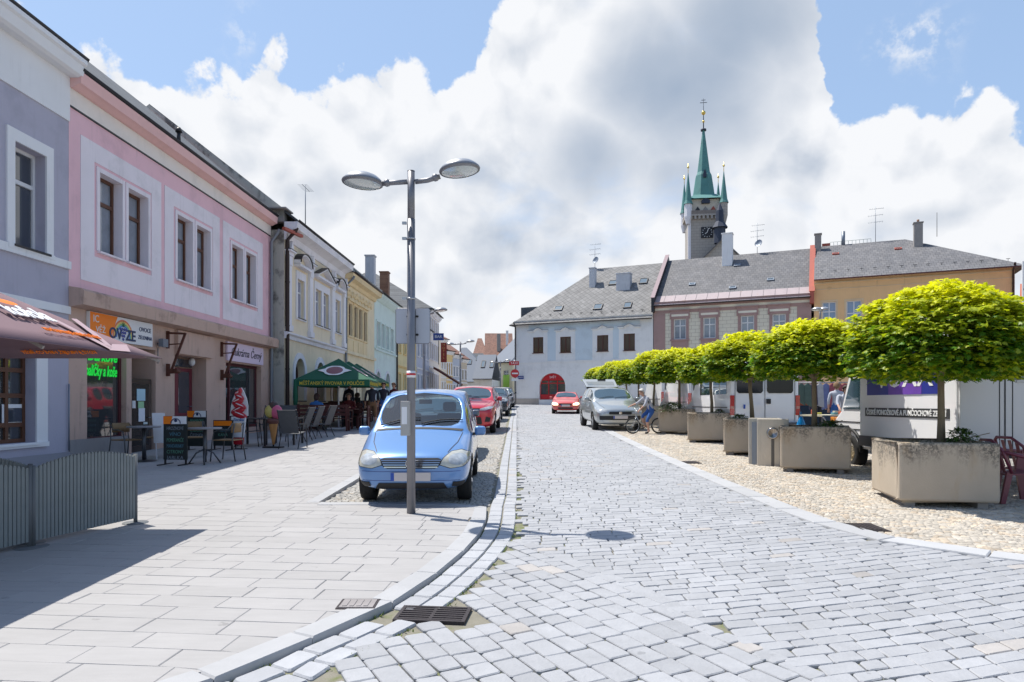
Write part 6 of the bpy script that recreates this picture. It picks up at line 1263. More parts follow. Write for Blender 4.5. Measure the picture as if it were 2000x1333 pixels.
# ---- cars behind
def simple_car(label, loc, rz, body, kind, front=True, group='cars parked along the street', plate=True, lamp=m_lampc, extra=None, name='parked_car'):
    K = dict(suv=dict(L=4.55, W=1.84, H=1.67, zh=.98, cy=1.25, cz=1.12, ry=2.1, rey=4.0, tz=1.1, wr=.35, wf=.88, tw=.74), hatch=dict(L=4.05, W=1.72, H=1.45, zh=.76, cy=1.12, cz=.98, ry=1.95, rey=3.4, tz=.98, wr=.30, wf=.80, tw=.72), old=dict(L=4.3, W=1.70, H=1.40, zh=.74, cy=1.28, cz=.94, ry=2.05, rey=3.3, tz=.96, wr=.29, wf=.80, tw=.68), mpv=dict(L=4.26, W=1.81, H=1.62, zh=.84, cy=1.05, cz=1.08, ry=1.95, rey=3.75, tz=1.02, wr=.315, wf=.82, tw=.75))[kind]
    t, b = car(name, label, loc, rz, body=body, group=group, **K); W, zh = K['W'], K['zh']; hw = W/2
    common(t, b, W, K['H'], K['L'], zh, K['cy'], K['cz'], body, plate_z=.50 if kind != 'suv' else .60, ry=K['ry'], rey=K['rey'], mz=K['cz']+.05)
    return t, b, K
red_p = paint('paint_red', (.55, .012, .03), .28, .2)
rc, b_, K = simple_car('red sport utility car parked second behind the blue people carrier', (-1.50, 23.0, GZ(23)), radians(-2), red_p, 'suv')
rc.rotation_euler.x = .024
for s_ in (0, 1):
    o_ = [(.40, .80), (.60, .80), (.82, .87), (.84, .93), (.70, .93), (.42, .86)]; patch(rc, b_, 'headlight', o_ if s_ == 0 else mir(o_), m_lampc, off=.014); o_ = [(.58, .42), (.74, .42), (.78, .56), (.62, .60)]; f_ = patch(rc, b_, 'fog_recess', o_ if s_ == 0 else mir(o_), m_trimk, off=.012)
patch(rc, b_, 'grille', [(-.42, .82), (-.36, .76), (.36, .76), (.42, .82), (.40, .87), (-.40, .87)], m_trimk, off=.012); patch(rc, b_, 'lower_intake', [(-.50, .34), (.50, .34), (.46, .58), (-.46, .58)], m_trimk, off=.010, rings=5); patch(rc, b_, 'skid_plate', [(-.5, .27), (.5, .27), (.48, .32), (-.48, .32)], m_rim, off=.012)
line_patch(rc, b_, 'chrome_bar', [(-.38, .83), (.38, .83)], m_chrome, 'front', .02, .022)
def face(t, b, kind, lamp=m_lampc, grille=True):
    z = {'hatch': .64, 'old': .58, 'mpv': .70, 'suv': .86}[kind]; hw = {'hatch': .86, 'old': .85, 'mpv': .9, 'suv': .92}[kind]
    for s_ in (0, 1): o_ = [(hw*.50, z-.06), (hw*.80, z-.07), (hw*.95, z), (hw*.93, z+.09), (hw*.75, z+.10), (hw*.52, z+.04)]; patch(t, b, 'headlight', o_ if s_ == 0 else mir(o_), lamp, off=.012)
    if grille: patch(t, b, 'grille', [(-.36, z-.045), (.36, z-.045), (.38, z+.03), (-.38, z+.03)], m_trimk, off=.010)
    patch(t, b, 'lower_intake', [(-.45, .30), (.45, .30), (.42, .40), (-.42, .40)], m_trimk, off=.008)
grey_p = paint('paint_grey', (.10, .11, .13), .3, .5); white_p = paint('paint_white', (.68, .69, .72), .3, 0); dark_p = paint('paint_black_blue', (.018, .025, .04), .25, .4); silver_p = paint('paint_silver', (.40, .43, .44), .3, .6)
for lb, x, y, pt, kd in (('dark grey hatchback parked directly behind the blue people carrier', -1.80, 14.1, grey_p, 'hatch'), ('white hatchback parked behind the red sport utility car', -1.38, 31.0, white_p, 'hatch'), ('dark blue car with a bright windscreen parked behind the white hatchback', -1.10, 37.3, dark_p, 'suv'), ('silver car farthest along the parking row', -1.0, 46.5, silver_p, 'suv'), ('black car at the far end of the parking row', -.75, 52.5, dark_p, 'suv')):
    t_, b_, K = simple_car(lb, (x, y, GZ(y)), radians(-1), pt, kd); face(t_, b_, kd)
old_p = paint('paint_red_faded', (.62, .085, .075), .35, 0)
t_, b_, K = simple_car('faded red saloon driving towards the camera with its headlights on', (3.15, 40.2, GZ(40)), radians(-6), old_p, 'old', name='moving_car', group=None)
m_hlon = mat('headlight_lit', (1, .78, .5), .2, emis=1.6); face(t_, b_, 'old', m_hlon)
# silver people carrier with raised tailgate
sv, b_, K = simple_car('silver people carrier with its tailgate raised, beside the cyclist', (3.92, 24.7, GZ(24.7)), radians(3), silver_p, 'mpv', group=None); sv.rotation_euler.x = .024
for s_ in (0, 1): o_ = [(.44, .62), (.66, .60), (.86, .70), (.84, .86), (.70, .84), (.46, .70)]; patch(sv, b_, 'headlight', o_ if s_ == 0 else mir(o_), m_lampc, off=.012); o_ = [(.60, .33), (.70, .33), (.70, .40), (.60, .40)]; patch(sv, b_, 'fog_light', o_ if s_ == 0 else mir(o_), m_lampc, off=.012)
patch(sv, b_, 'grille', [(-.42, .64), (-.40, .60), (.40, .60), (.42, .64), (.40, .70), (-.40, .70)], m_trimk, off=.010); q = MB(); h = b_.ray_cast(Vector((0, -3, .65)), Vector((0, 1, 0)))[0]; q.prism([(0, .585), (.06, .65), (0, .715), (-.06, .65)], h.y-.03, h.y-.012); q.build('badge', m_chrome, sv)
patch(sv, b_, 'lower_band', [(-.74, .40), (.74, .40), (.76, .55), (-.76, .55)], m_trimk, off=.008, rings=6)
q = MB(); Hh = 1.62; q.add([(-.66, 3.55, 1.60), (.66, 3.55, 1.60), (.70, 4.55, 1.93), (-.70, 4.55, 1.93), (-.62, 4.62, 1.80), (.62, 4.62, 1.80), (-.66, 3.6, 1.52), (.66, 3.6, 1.52)], [(0, 1, 2, 3), (3, 2, 5, 4), (4, 5, 7, 6), (0, 3, 4, 6), (1, 7, 5, 2)]); tg = q.build('tailgate', silver_p, sv, bevel=.03)
q = MB(); q.add([(-.55, 3.75, 1.671), (.55, 3.75, 1.671), (.58, 4.2, 1.82), (-.58, 4.2, 1.82)], [(0, 1, 2, 3)]); q.build('pane', m_carglass, tg, fix=False); q = MB(); q.box(-.05, .28, 4.35, 4.5, 1.88, 1.925); q.build('handle', m_trimk, tg)
# ---- white vans seen from behind
def van(label, x, y, rz=0, L=5.2, W=1.95, H=2.35, group='white vans behind the planters', windows=True, plate=True):
    t = thing('delivery_van', label, 'van', (x, y, GZ(y)), rz, group); hw = W/2; wp = mat('van_white', (.78, .79, .82), .35, coat=.6)
    q = MB(); P = [(0, .42), (L-.1, .42), (L, .55), (L-.02, .95), (L-1.0, 1.25), (L-1.75, H-.12), (L-2.1, H), (.12, H), (.03, H-.12), (0, 1.0)]; q.prism(P, -hw, hw, 'yz'); q.build('body', wp, t, bevel=.07)
    q = MB(); q.box(-hw+.02, hw-.02, -.12, .0, .42, .60); q.build('rear_bumper', m_trimk if not plate else mat('bumper_grey', (.10, .10, .11), .6), t, bevel=.03)
    for s_ in (-1, 1):
        q = MB(); x0, x1 = sorted((s_*.06, s_*(hw-.18))); q.prism([(x0+.05, 1.42), (x1-.05, 1.42), (x1, 1.48), (x1, 1.95), (x1-.06, 2.0), (x0+.06, 2.0), (x0, 1.95), (x0, 1.48)], -.012, -.003); q.build('rear_window', mat('van_glass', (.012, .014, .018), .12, spec=.35), t)
        q = MB(); xx = s_*(hw-.05); q.box(xx-.06, xx+.06, -.02, .03, .80, 1.36); tl = q.build('tail_light', m_tail, t, bevel=.01); q = MB(); q.box(xx-.045, xx+.045, -.025, -.0205, .98, 1.05); q.build('amber_lens', mat('tail_pale', (.55, .25, .20), .2), tl)
        for yy in (.95, L-.95): q = MB(); q.T = Matrix.Translation((s_*(hw-.12), yy, .34)) @ Matrix.Rotation(pi/2*s_, 4, 'Y'); q.lathe([(.2, -.1), (.32, -.1), (.34, -.06), (.34, .06), (.32, .11), (.2, .12), (.19, .06), (.02, .06)], n=24); q.build('wheel', m_tyre, t)
    q = MB(); q.box(-.006, .006, -.012, -.002, .62, H-.15); [q.box(s_*(hw-.13)-.005, s_*(hw-.13)+.005, -.012, -.002, .65, H-.2) for s_ in (-1, 1)]; q.build('door_seam', m_trimk, t); q = MB(); q.box(.04, .16, -.03, -.003, 1.12, 1.26); q.build('door_handle', m_trimk, t)
    q = MB(); q.box(-.62, -.10, -.03, -.003, .98, 1.10); p_ = q.build('number_plate', m_sgw, t); q = MB(); q.box(-.62, -.56, -.033, -.0305, .98, 1.10); q.build('plate_band', m_euro, p_)
    if windows:
        for s_ in (-1, 1):
            for (a, c) in ((.35, .95), (1.05, 1.65), (2.0, 3.1)): q = MB(); q.box(s_*hw-.006, s_*hw+.006, a, c, 1.4, 1.98); q.build('side_window', m_carglass, t)
    q = MB(); [q.box(s_*hw-.008, s_*hw+.008, .3, L-1.1, 1.0, 1.03) for s_ in (-1, 1)]; q.build('rub_strip', mat('bumper_grey', (.10, .10, .11), .6), t)
    return t
van('white passenger van with dark rear windows, seen from behind the third planter', 7.15, 19.3); van('white van one further back, its red tail light left of the first van', 7.75, 26.2, windows=False); van('far white van beyond the other two, right of the cyclist', 8.2, 33.0, windows=False, H=2.2)
# ---- white box truck
bt = thing('box_truck', 'white box truck with a blue banner behind the nearest tree', 'truck', (6.85, 10.5, GZ(10.5)), 0); wt = mat('truck_white', (.80, .80, .82), .4, coat=.4, var=.04, vs=1.5); m_pan = mat('truck_panel_grey', (.66, .66, .67), .5)
q = MB(); q.box(0, 2.3, .012, 2.95, .62, 2.85); q.build('cargo_box', wt, bt, bevel=.02)
q = MB(); q.box(.02, 2.28, -.03, .010, .62, 2.85); rd = q.build('rear_door', m_pan, bt, bevel=.01); q = MB(); [q.box(x_, x_+w_, -.036, -.0305, .64, 2.83) for x_, w_ in ((.62, .012), (.70, .02), (.82, .012))]; q.build('door_seam', m_trimk, rd)
q = MB(); q.prism([(.88, 1.66), (1.08, 1.66), (1.12, 1.70), (1.12, 1.86), (1.08, 1.90), (.92, 1.90), (.88, 1.86)], -.045, -.031); lp = q.build('latch_plate', mat('latch_grey', (.45, .45, .45), .4, .5), rd); q = MB(); q.cyl((.90, -.07, 1.83), (.90, -.045, 1.83), .02); q.bar((.90, -.065, 1.83), (1.09, -.065, 1.83), .015, .02); q.cyl((.91, -.07, 1.73), (.91, -.045, 1.73), .025); q.build('latch', m_trimk, lp)
q = MB(); q.box(.32, .62, -.036, -.0305, .72, .78); pl_ = q.build('sticker', m_sgw, rd); q = MB(); q.box(.4, .52, -.039, -.0365, .735, .765); q.build('print', m_navy, pl_)
q = MB(); q.box(-.02, .0, .0, 2.95, .52, .72); q.box(.02, 2.28, -.06, -.031, .50, .60); q.build('skirt', mat('skirt_grey', (.09, .09, .10), .5), bt)
q = MB(); q.box(-.012, -.001, .35, 2.65, 1.50, 2.3); bn = q.build('banner', mat('banner_blue', srgb(40, 50, 140), .4, var=.35, vs=1.2), bt); q = MB(); q.box(-.0145, -.0125, .9, 1.9, 1.50, 1.72); q.build('violet_field', mat('banner_violet', srgb(110, 70, 170), .4, var=.3), bn)
text('VOXX', 'lettering', bn, m_ltw, .62, (-.016, 1.45, 1.83), rot=(pi/2, 0, -pi/2), bold=.01, width=1.75)
q = MB(); q.box(-.012, -.001, .18, 2.72, 1.10, 1.26); sb_ = q.build('sign_strip', mat('strip_dark', (.045, .045, .05), .5), bt); text('ČESKÉ PONOŽKOVÉ A PUNČOCHOVÉ ZBOŽÍ', 'lettering', sb_, m_ltw, .13, (-.016, 1.45, 1.175), rot=(pi/2, 0, -pi/2), width=2.42, bold=.003)
q = MB(); P = [(2.98, .42), (4.55, .42), (4.62, .60), (4.55, .95), (4.2, 1.18), (3.85, 1.95), (3.55, 2.1), (2.98, 2.1)]; q.prism(P, .22, 2.08, 'yz'); cb = q.build('cab', wt, bt, bevel=.06)
q = MB(); q.prism([(3.05, 1.22), (4.05, 1.22), (3.72, 1.85), (3.05, 1.85)], .205, .215, 'yz'); q.build('side_window', m_carglass, cb); q = MB(); q.add([(.35, 4.23, 1.22), (1.95, 4.23, 1.22), (1.88, 3.90, 1.92), (.42, 3.90, 1.92)], [(0, 1, 2, 3)]); q.build('windscreen', m_carglass, cb, fix=False)
q = MB(); [q.box(.208, .218, 2.98, 4.5, z, z+.02) for z in (.95, .80)]; q.box(.208, .218, 2.99, 3.0, .5, 1.2); q.build('rub_strip', m_trimk, cb); q = MB(); q.box(.19, .30, 4.42, 4.60, .93, 1.05); q.build('indicator', m_amber, cb, bevel=.01)
for x_ in (.30, 2.0):
    for y_ in (3.72, .9):
        s_ = -1 if x_ < 1 else 1; q = MB(); q.T = Matrix.Translation((x_, y_, .34)) @ Matrix.Rotation(pi/2*s_, 4, 'Y'); q.lathe([(.2, -.1), (.33, -.1), (.35, -.06), (.35, .06), (.33, .11), (.21, .12), (.19, .06), (.1, .04), (.02, .08)], n=26); w_ = q.build('wheel', m_tyre, bt)
        q = MB(); q.T = Matrix.Translation((x_, y_, .34)) @ Matrix.Rotation(pi/2*s_, 4, 'Y'); q.lathe([(.20, .118), (.17, .07), (.14, .05), (.1, .085), (.02, .09)], n=20); [q.cyl((.12*cos(a), .12*sin(a), .09), (.12*cos(a), .12*sin(a), .11), .015, n=6) for a in [pi/4*i for i in range(8)]]; q.build('rim', mat('rim_steel', (.42, .36, .25), .4, .7), w_)
q = MB(); q.tube([(.20, y_, z_) for y_, z_ in [(3.72+.44*cos(a), .36+.44*sin(a)) for a in [pi*i/10 for i in range(11)]]], .035, 6); q.build('wheel_arch', m_trimk, cb)
# ------------------------------------------------------------------ parasols
m_canb = mat('canvas_brown', (.19, .115, .135), .85, var=.12, vs=2, bump=.2, bs=90); m_cang = mat('canvas_green', (.008, .10, .055), .8, var=.15, vs=2); m_rib = mat('parasol_rib', (.28, .25, .24), .5, .4)
def canopy(q, w, d, z0, z1, sag=.04, n=8):           # four sagging panels with valance-free rim
    C_ = [(-w, -d), (w, -d), (w, d), (-w, d)]
    for i in range(4):
        a, b = C_[i], C_[(i+1) % 4]; g = []
        for r in range(n+1):
            row = []; t = r/n
            for c in range(n+1):
                s_ = c/n; x = (a[0]*(1-s_)+b[0]*s_)*t; y = (a[1]*(1-s_)+b[1]*s_)*t; z = z1+(z0-z1)*t-sag*sin(pi*t)*(1-.55*abs(2*s_-1)) ; row.append((x, y, z))
            g.append(row)
        for r in range(n):
            for c in range(n):
                q.quad(g[r][c], g[r+1][c], g[r+1][c+1], g[r][c+1]) if r else q.quad(g[0][0], g[1][c], g[1][c+1])
br = thing('parasol', 'large square brown parasol with white lettering at the left edge', 'parasol', (-6.1, 6.0, GZ(6)+PV), 0); zb = br.location.z
q = MB(); canopy(q, 2.0, 2.0, 2.13-zb, 3.24-zb, .03); cp_ = q.build('canopy', m_canb, br); md = cp_.modifiers.new('t', 'SOLIDIFY'); md.thickness = .006
for f_ in cp_.data.polygons: f_.use_smooth = True
q = MB(); q.cyl((0, 0, 0), (0, 0, 3.2-zb), .04); q.box(-.4, .4, -.4, .4, 0, .08); q.build('pole', m_rib, br)
for sx, sy in ((1, 1), (1, -1), (-1, 1), (-1, -1), (1, 0), (-1, 0), (0, 1), (0, -1)): q = MB(); q.bar((0, 0, 3.16-zb), (sx*1.98, sy*1.98, 2.09-zb), .025, .03); q.bar((0, 0, 2.35-zb), (sx*1.0, sy*1.0, 2.58-zb), .02, .02); q.build('rib', m_rib, br)
an = math.atan(.555); tilt = Matrix.Rotation(pi/2, 4, 'Z') @ Matrix.Rotation(an, 4, 'X')
def on_panel(y, x, off=.02): return (x+6.1, y-6.0, 2.13+(-4.1-x)*.555+off-zb)
text('kofola', 'lettering', cp_, m_ltw, .34, on_panel(6.55, -4.66, .03), rot=tilt.to_euler(), bold=.012, shear=.15, width=.62); text('KDYŽ JI MILUJEŠ, NENÍ CO ŘEŠIT', 'lettering', cp_, m_sgo, .09, on_panel(6.75, -4.33, .03), rot=tilt.to_euler(), width=.85)
def panel_px(px, py, off=.02): a_, b_ = (px-CX)/F, (HY-py)/F; Y = (2.13-4.1*.555-CH)/(b_+.555*a_); X = a_*Y; return on_panel(Y, X, off)
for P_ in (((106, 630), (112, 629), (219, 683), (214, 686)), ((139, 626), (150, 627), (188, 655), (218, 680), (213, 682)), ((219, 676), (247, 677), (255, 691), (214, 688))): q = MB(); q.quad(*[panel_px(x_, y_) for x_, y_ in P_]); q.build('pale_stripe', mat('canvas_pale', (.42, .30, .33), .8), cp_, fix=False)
ut = text('KDYŽ JI MILUJEŠ, NENÍ CO ŘEŠIT', 'lettering', cp_, m_sgo, .085, (0, 0, 0), width=.85); ut.rotation_euler = Matrix(((-1, 0, 0), (0, -.874, .485), (0, .485, .874))).transposed().to_euler(); ut.location = (-5.2+6.1, 7.84-6.0, 2.13+.16*.555-.035-zb)
q = MB(); q.T = Matrix.Translation(on_panel(6.52, -4.84, .03)) @ tilt; q.lathe([(0, .002), (.09, .001), (.10, 0)], n=16, sx=1.5, sy=.6); q.build('emblem', m_sgo, cp_)
def green_parasol(label, loc, rz):
    t = thing('parasol', label, 'parasol', loc, rz, 'green beer garden parasols'); q = MB(); w = 1.30; canopy(q, w, w, 1.80, 2.62, .02); c = q.build('canopy', m_cang, t); md = c.modifiers.new('t', 'SOLIDIFY'); md.thickness = .005; q = MB()
    for (a, b) in (((-w, -w), (w, -w)), ((w, -w), (w, w)), ((w, w), (-w, w)), ((-w, w), (-w, -w))):
        q.quad((a[0], a[1], 1.80), (b[0], b[1], 1.80), (b[0], b[1], 1.56), (a[0], a[1], 1.56))
    v = q.build('valance', m_cang, c, fix=False); q = MB(); q.cyl((0, 0, 0), (0, 0, 2.6), .03); q.box(-.35, .35, -.35, .35, 0, .06); q.build('pole', m_white, t)
    m_y = mat('lettering_yellow', (.55, .45, .05), .6); text('MĚŠŤANSKÝ PIVOVAR V POLIČCE', 'lettering', v, m_y, .17, (0, -w-.008, 1.66), width=2.25, bold=.002); text('MĚŠŤANSKÝ PIVOVAR V POLIČCE', 'lettering', v, m_y, .17, (w+.008, 0, 1.66), rot=(pi/2, 0, pi/2), width=2.2)
    a = math.atan((2.62-1.80)/w)
    for k, rzz in ((0, 0), (1, pi/2)):
        R_ = Matrix.Rotation(rzz, 4, 'Z') @ Matrix.Translation((0, -w*.60, 2.13)) @ Matrix.Rotation(a, 4, 'X'); q = MB(); q.T = R_; P = [(-.60, 0), (-.36, .13), (-.30, .24), (-.15, .33), (.15, .33), (.30, .24), (.36, .13), (.60, 0), (.36, -.13), (.30, -.24), (.15, -.33), (-.15, -.33), (-.30, -.24), (-.36, -.13)][::-1]; q.prism(P, .012, .018, 'xy'); e = q.build('emblem', m_ltw, c)
        q = MB(); q.T = R_; q.lathe([(0, .024), (.26, .023), (.27, .02)], n=18, sx=1.1); q.build('emblem_centre', mat('emblem_rose', (.25, .10, .12), .6), e)
    return t
GP = (-6.45, 25.4); gpar = green_parasol('nearest green parasol with yellow brewery lettering and a white emblem', (GP[0], GP[1], GZ(GP[1])+PV), radians(4))
copy_tree(gpar, loc=(-6.72, 28.1, GZ(28.1)+PV), rotz=radians(4), label='middle green parasol, just behind the nearest one'); copy_tree(gpar, loc=(-7.0, 30.8, GZ(30.8)+PV), rotz=radians(4), label='rearmost green parasol, nearest to the mint house')
q = MB(); q.tube([(-1.28, -1.26, 1.8), (-1.27, -1.26, 1.2), (-1.28, -1.25, .55)], [.06, .09, .05], 8); q.build('rolled_side_curtain', m_cang, gpar)
# ------------------------------------------------------------------ slatted barrier
m_slat = mat('barrier_slat', srgb(124, 130, 131), .75, var=.15, vs=4, bump=.3, bs=40); m_slatd = mat('barrier_post', srgb(100, 104, 108), .6, var=.1)
def fence_panel(label, A_, B_, hA=.775, rise=.09, base=True, group='slatted barrier panels'):
    ax, ay = A_; bx, by = B_; L = sqrt((bx-ax)**2+(by-ay)**2); rz = atan2(by-ay, bx-ax); t = thing('picket_barrier', label, 'barrier', (ax, ay, GZ(ay)+PV), rz, group); sl = (GZ(by)-GZ(ay))/L; n = int(L/.0435); q = MB(); q2 = MB()
    for i in range(n+1):
        x = .03+(L-.06)*i/n; k = 2*i/n-1; h = hA+rise*(1-k*k); w = .0165
        z = sl*x; q.box(x-w, x+w, -.012, .012, z+.055, z+h-.012) ; q.prism([(x-w, z+h-.0125), (x+w, z+h-.0125), (x+w*.4, z+h+.006), (x-w*.4, z+h+.006)], -.012, .012)
    q.build('slats', m_slat, t)
    for z in (.20, .52): q2.bar((0, .026, z), (L, .026, z+sl*L), .024, .05)
    q2.build('rails', m_slatd, t)
    for x in (0, L): q = MB(); q.cyl((x, .0, sl*x), (x, .0, sl*x+hA+.02), .022, n=10); q.lathe([(.0, .012), (.13, .010), (.14, 0)], (x, 0, sl*x), 20); q.build('post', m_slatd, t)
    return t
fence_panel('grey slatted barrier panel with an arched top, right-hand one of the row', (-4.70, 6.70), (-4.34, 7.87)); fence_panel('grey slatted barrier panel continuing to the left picture edge', (-5.10, 5.42), (-4.715, 6.67)); fence_panel('grey slatted barrier panel set crosswise behind the other two', (-6.05, 6.98), (-4.84, 6.86))
# ------------------------------------------------------------------ café furniture
m_alu2 = mat('chair_tube', (.10, .105, .115), .4, .7); m_wick = mat('wicker_tan', (.22, .14, .07), .8, var=.2, vs=20, bump=.5, bs=60); m_tabt = mat('table_top_grey', (.20, .20, .22), .4, var=.1)
def at(px, py, h=PV): p = gp(px, py, h); return (p.x, p.y, p.z)
def bistro_chair(label, loc, rz):
    t = thing('bistro_chair', label, 'chair', loc, rz, 'wicker bistro chairs'); q = MB(); q.box(-.22, .22, -.22, .22, .43, .455); q.build('seat', m_wick, t, bevel=.01)
    q = MB(); n = 8; vs = []
    for z in (.60, .80): vs += [(.24*sin(-1.1+2.2*i/n), .12+.12*cos(-1.1+2.2*i/n), z) for i in range(n+1)]
    q.add(vs, [(i, i+1, i+n+2, i+n+1) for i in range(n)], True); b_ = q.build('backrest', m_wick, t); md = b_.modifiers.new('t', 'SOLIDIFY'); md.thickness = .015
    for s_ in (-1, 1): q = MB(); q.tube([(s_*.25, -.26, 0), (s_*.25, -.22, .45), (s_*.25, -.18, .62), (s_*.25, -.05, .66), (s_*.25, .10, .66), (s_*.22, .22, .80)], .013, 6); q.build('armrest', m_alu2, t); q = MB(); q.tube([(s_*.23, .27, 0), (s_*.22, .20, .45), (s_*.20, .24, .80)], .013, 6); q.build('leg', m_alu2, t)
    return t
def bistro_table(label, loc, r=.33, m=None, disc=True):
    t = thing('bistro_table', label, 'table', loc, 0, 'round bistro tables'); q = MB(); q.lathe([(0, .74), (r-.01, .74), (r, .73), (r, .715), (r-.01, .705), (0, .705)], n=28); q.build('table_top', m or m_tabt, t); q = MB(); q.cyl((0, 0, .03), (0, 0, .705), .035); q.build('pedestal', m_alu2, t); q = MB()
    if disc: q.lathe([(0, .03), (.2, .02), (.27, 0)], n=20)
    else: [q.tube([(0, 0, .30), (.16*cos(a), .16*sin(a), .22), (.30*cos(a), .30*sin(a), .0)], .016, 6) for a in (.4, 1.97, 3.54, 5.1)]
    q.build('foot', m_alu2, t); return t
bistro_table('round grey table with a disc foot near the dark shop door', at(281, 901)); bistro_table('round grey table on curved legs right of the main chalkboard', at(400, 906), disc=False)
c0 = bistro_chair('wicker bistro chair left of the table by the shop door', at(248, 900), radians(70)); copy_tree(c0, loc=at(306, 893), rotz=radians(-60), label='wicker bistro chair right of the table by the shop door'); copy_tree(c0, loc=at(378, 893), rotz=radians(200), label='wicker bistro chair behind the chalkboard'); copy_tree(c0, loc=at(446, 900), rotz=radians(-95), label='wicker bistro chair with tan back right of the curved-leg table')
m_chalk = mat('chalkboard', (.012, .018, .018), .7, var=.3, vs=5); m_ct = mat('chalk_green', (.10, .26, .18), .9); m_cw = mat('chalk_white', (.22, .25, .28), .9); m_cb = mat('chalk_blue', (.08, .20, .26), .9)
def a_board(label, loc, rz, w, h, head, lines):
    t = thing('chalkboard_stand', label, 'chalkboard', loc, rz, 'chalkboard stands'); q = MB(); q.box(-w/2, w/2, -.02, .02, .10, h); bd = q.build('board', m_chalk, t, bevel=.006); hz = h-.005
    if head == 'full':
        q = MB(); q.box(-w/2+.005, w/2-.005, -.027, -.0205, h-.16, hz); hd = q.build('header', m_sgw, bd); q = MB(); q.prism([(-w/2+.005, h-.16), (-w*.16, h-.16), (-w*.10, hz), (-w/2+.005, hz)], -.030, -.0275); q.build('orange_field', m_sgo, hd); q = MB(); q.tube([(.02+.10*cos(a), -.031, h-.15+.10*sin(a)) for a in [pi*i/10 for i in range(11)]], .010, 4); q.sphere((.02, -.031, h-.09), (.035, .004, .035), 8); q.build('fruit_emblem', m_navy, hd)
    else: q = MB(); q.box(-w/2+.02, w/2-.02, -.027, -.0205, h-.14, h-.02); q.build('header', m_sgo, bd)
    for i, (s_, m_) in enumerate(lines): text(s_, 'lettering', bd, m_, .10, (0, -.023, h-.25-i*.118), shear=.1, width=w*.72 if len(s_) > 4 else None, ext=.001)
    for sx in (-1, 1): q = MB(); q.bar((sx*(w/2-.03), -.26, .01), (sx*(w/2-.03), .26, .01), .03, .02); q.bar((sx*(w/2-.03), 0, .0), (sx*(w/2-.03), 0, .12), .03, .03); q.build('foot', m_black, t)
    return t
a_board('tall chalkboard listing fruit, with an orange and white header, nearest of the three', at(343, 908), radians(-6), .50, .98, 'full', (('HROZNOVÉ', m_cw), ('VÍNO', m_cb), ('POMERANČE', m_ct), ('MANDARINKY', m_cb), ('CITRONY', m_ct), ('JABLKA', m_cw)))
a_board('chalkboard behind the tallest one, half hidden by the bistro table', at(385, 880), radians(-8), .50, .98, 'full', (('BRAMBORY', m_ct), ('MRKEV', m_cb), ('CIBULE', m_ct), ('ČESNEK', m_cw))); a_board('low chalkboard with a plain orange header in front of the wall', at(436, 879), radians(-8), .52, .74, 'plain', (('ZMRZLINA', m_cb), ('KÁVA', m_ct)))
ms = thing('menu_easel', 'pale folding easel leaning behind the nearest chalkboard', 'easel', at(316, 897), radians(10)); q = MB(); q.add([(-.16, 0, .35), (.10, 0, .35), (.02, .12, 1.0), (-.24, .12, 1.0)], [(0, 1, 2, 3)]); o_ = q.build('panel', m_sgw, ms, fix=False); md = o_.modifiers.new('t', 'SOLIDIFY'); md.thickness = .015; q = MB(); [q.bar((x_, y_, 0), (x_-.08, .1, .9), .02, .02) for x_, y_ in ((-.1, 0), (.16, 0), (0, .35))]; q.build('legs', m_sgw, ms)
# soft-ice and cone standees
ic = thing('ice_cream_standee', 'tall standee shaped like red and white swirled ice cream in a cup', 'standee', at(466, 878), radians(-12)); m_swr = mat('swirl_red', (.50, .015, .03), .35, coat=.5)
q = MB(); q.prism([(-.15, .30), (.15, .30), (.215, .82), (-.20, .82)], -.02, .02); cu_ = q.build('cup', m_sgw, ic, bevel=.008); text('Zmrzlina', 'lettering', cu_, mat('lettering_blue', (.03, .15, .45), .5), .10, (.01, -.026, .74), width=.3, shear=.3); text('točená', 'lettering', cu_, MATS['lettering_blue'], .06, (.01, -.026, .62))
q = MB(); q.prism([(-.13, .12), (.13, .12), (.145, .295), (-.145, .295)], -.02, .02); q.build('foot_plate', m_swr, ic); q = MB(); [q.cyl((x_, .0, 0), (x_, 0, .15), .012, n=6) for x_ in (-.08, .08)]; q.bar((-.15, .08, .01), (.15, .08, .01), .16, .015); q.build('feet', m_black, ic)
q = MB(); prof = [(.02, .86, .21), (-.02, .97, .20), (.03, 1.08, .18), (-.03, 1.19, .155), (.03, 1.29, .12), (-.02, 1.38, .09), (.04, 1.46, .05)]
for i, (x_, z_, r_) in enumerate(prof): q.T = Matrix.Translation((x_, 0, z_)) @ Matrix.Rotation(-.25 if i % 2 else .25, 4, 'Y'); q.sphere((0, 0, 0), (r_*1.06, .045, .085), 14)
sw = q.build('swirl', m_swr, ic); q = MB(); q.prism([(.0-.27, .84), (.24, .84), (.24, 1.1), (.20, 1.28), (.12, 1.46), (.06, 1.55), (-.02, 1.50), (-.13, 1.38), (-.20, 1.22), (-.24, 1.05)], .03, .05); q.build('white_outline', m_sgw, sw); q = MB()
for i, (x_, z_, r_) in enumerate(prof[:-1]): q.T = Matrix.Translation((x_, -.012, z_+.045)) @ Matrix.Rotation(-.42 if i % 2 else .36, 4, 'Y'); q.sphere((0, 0, 0), (r_*.85, .042, .016), 12)
q.build('cream_ripple', m_sgw, sw)
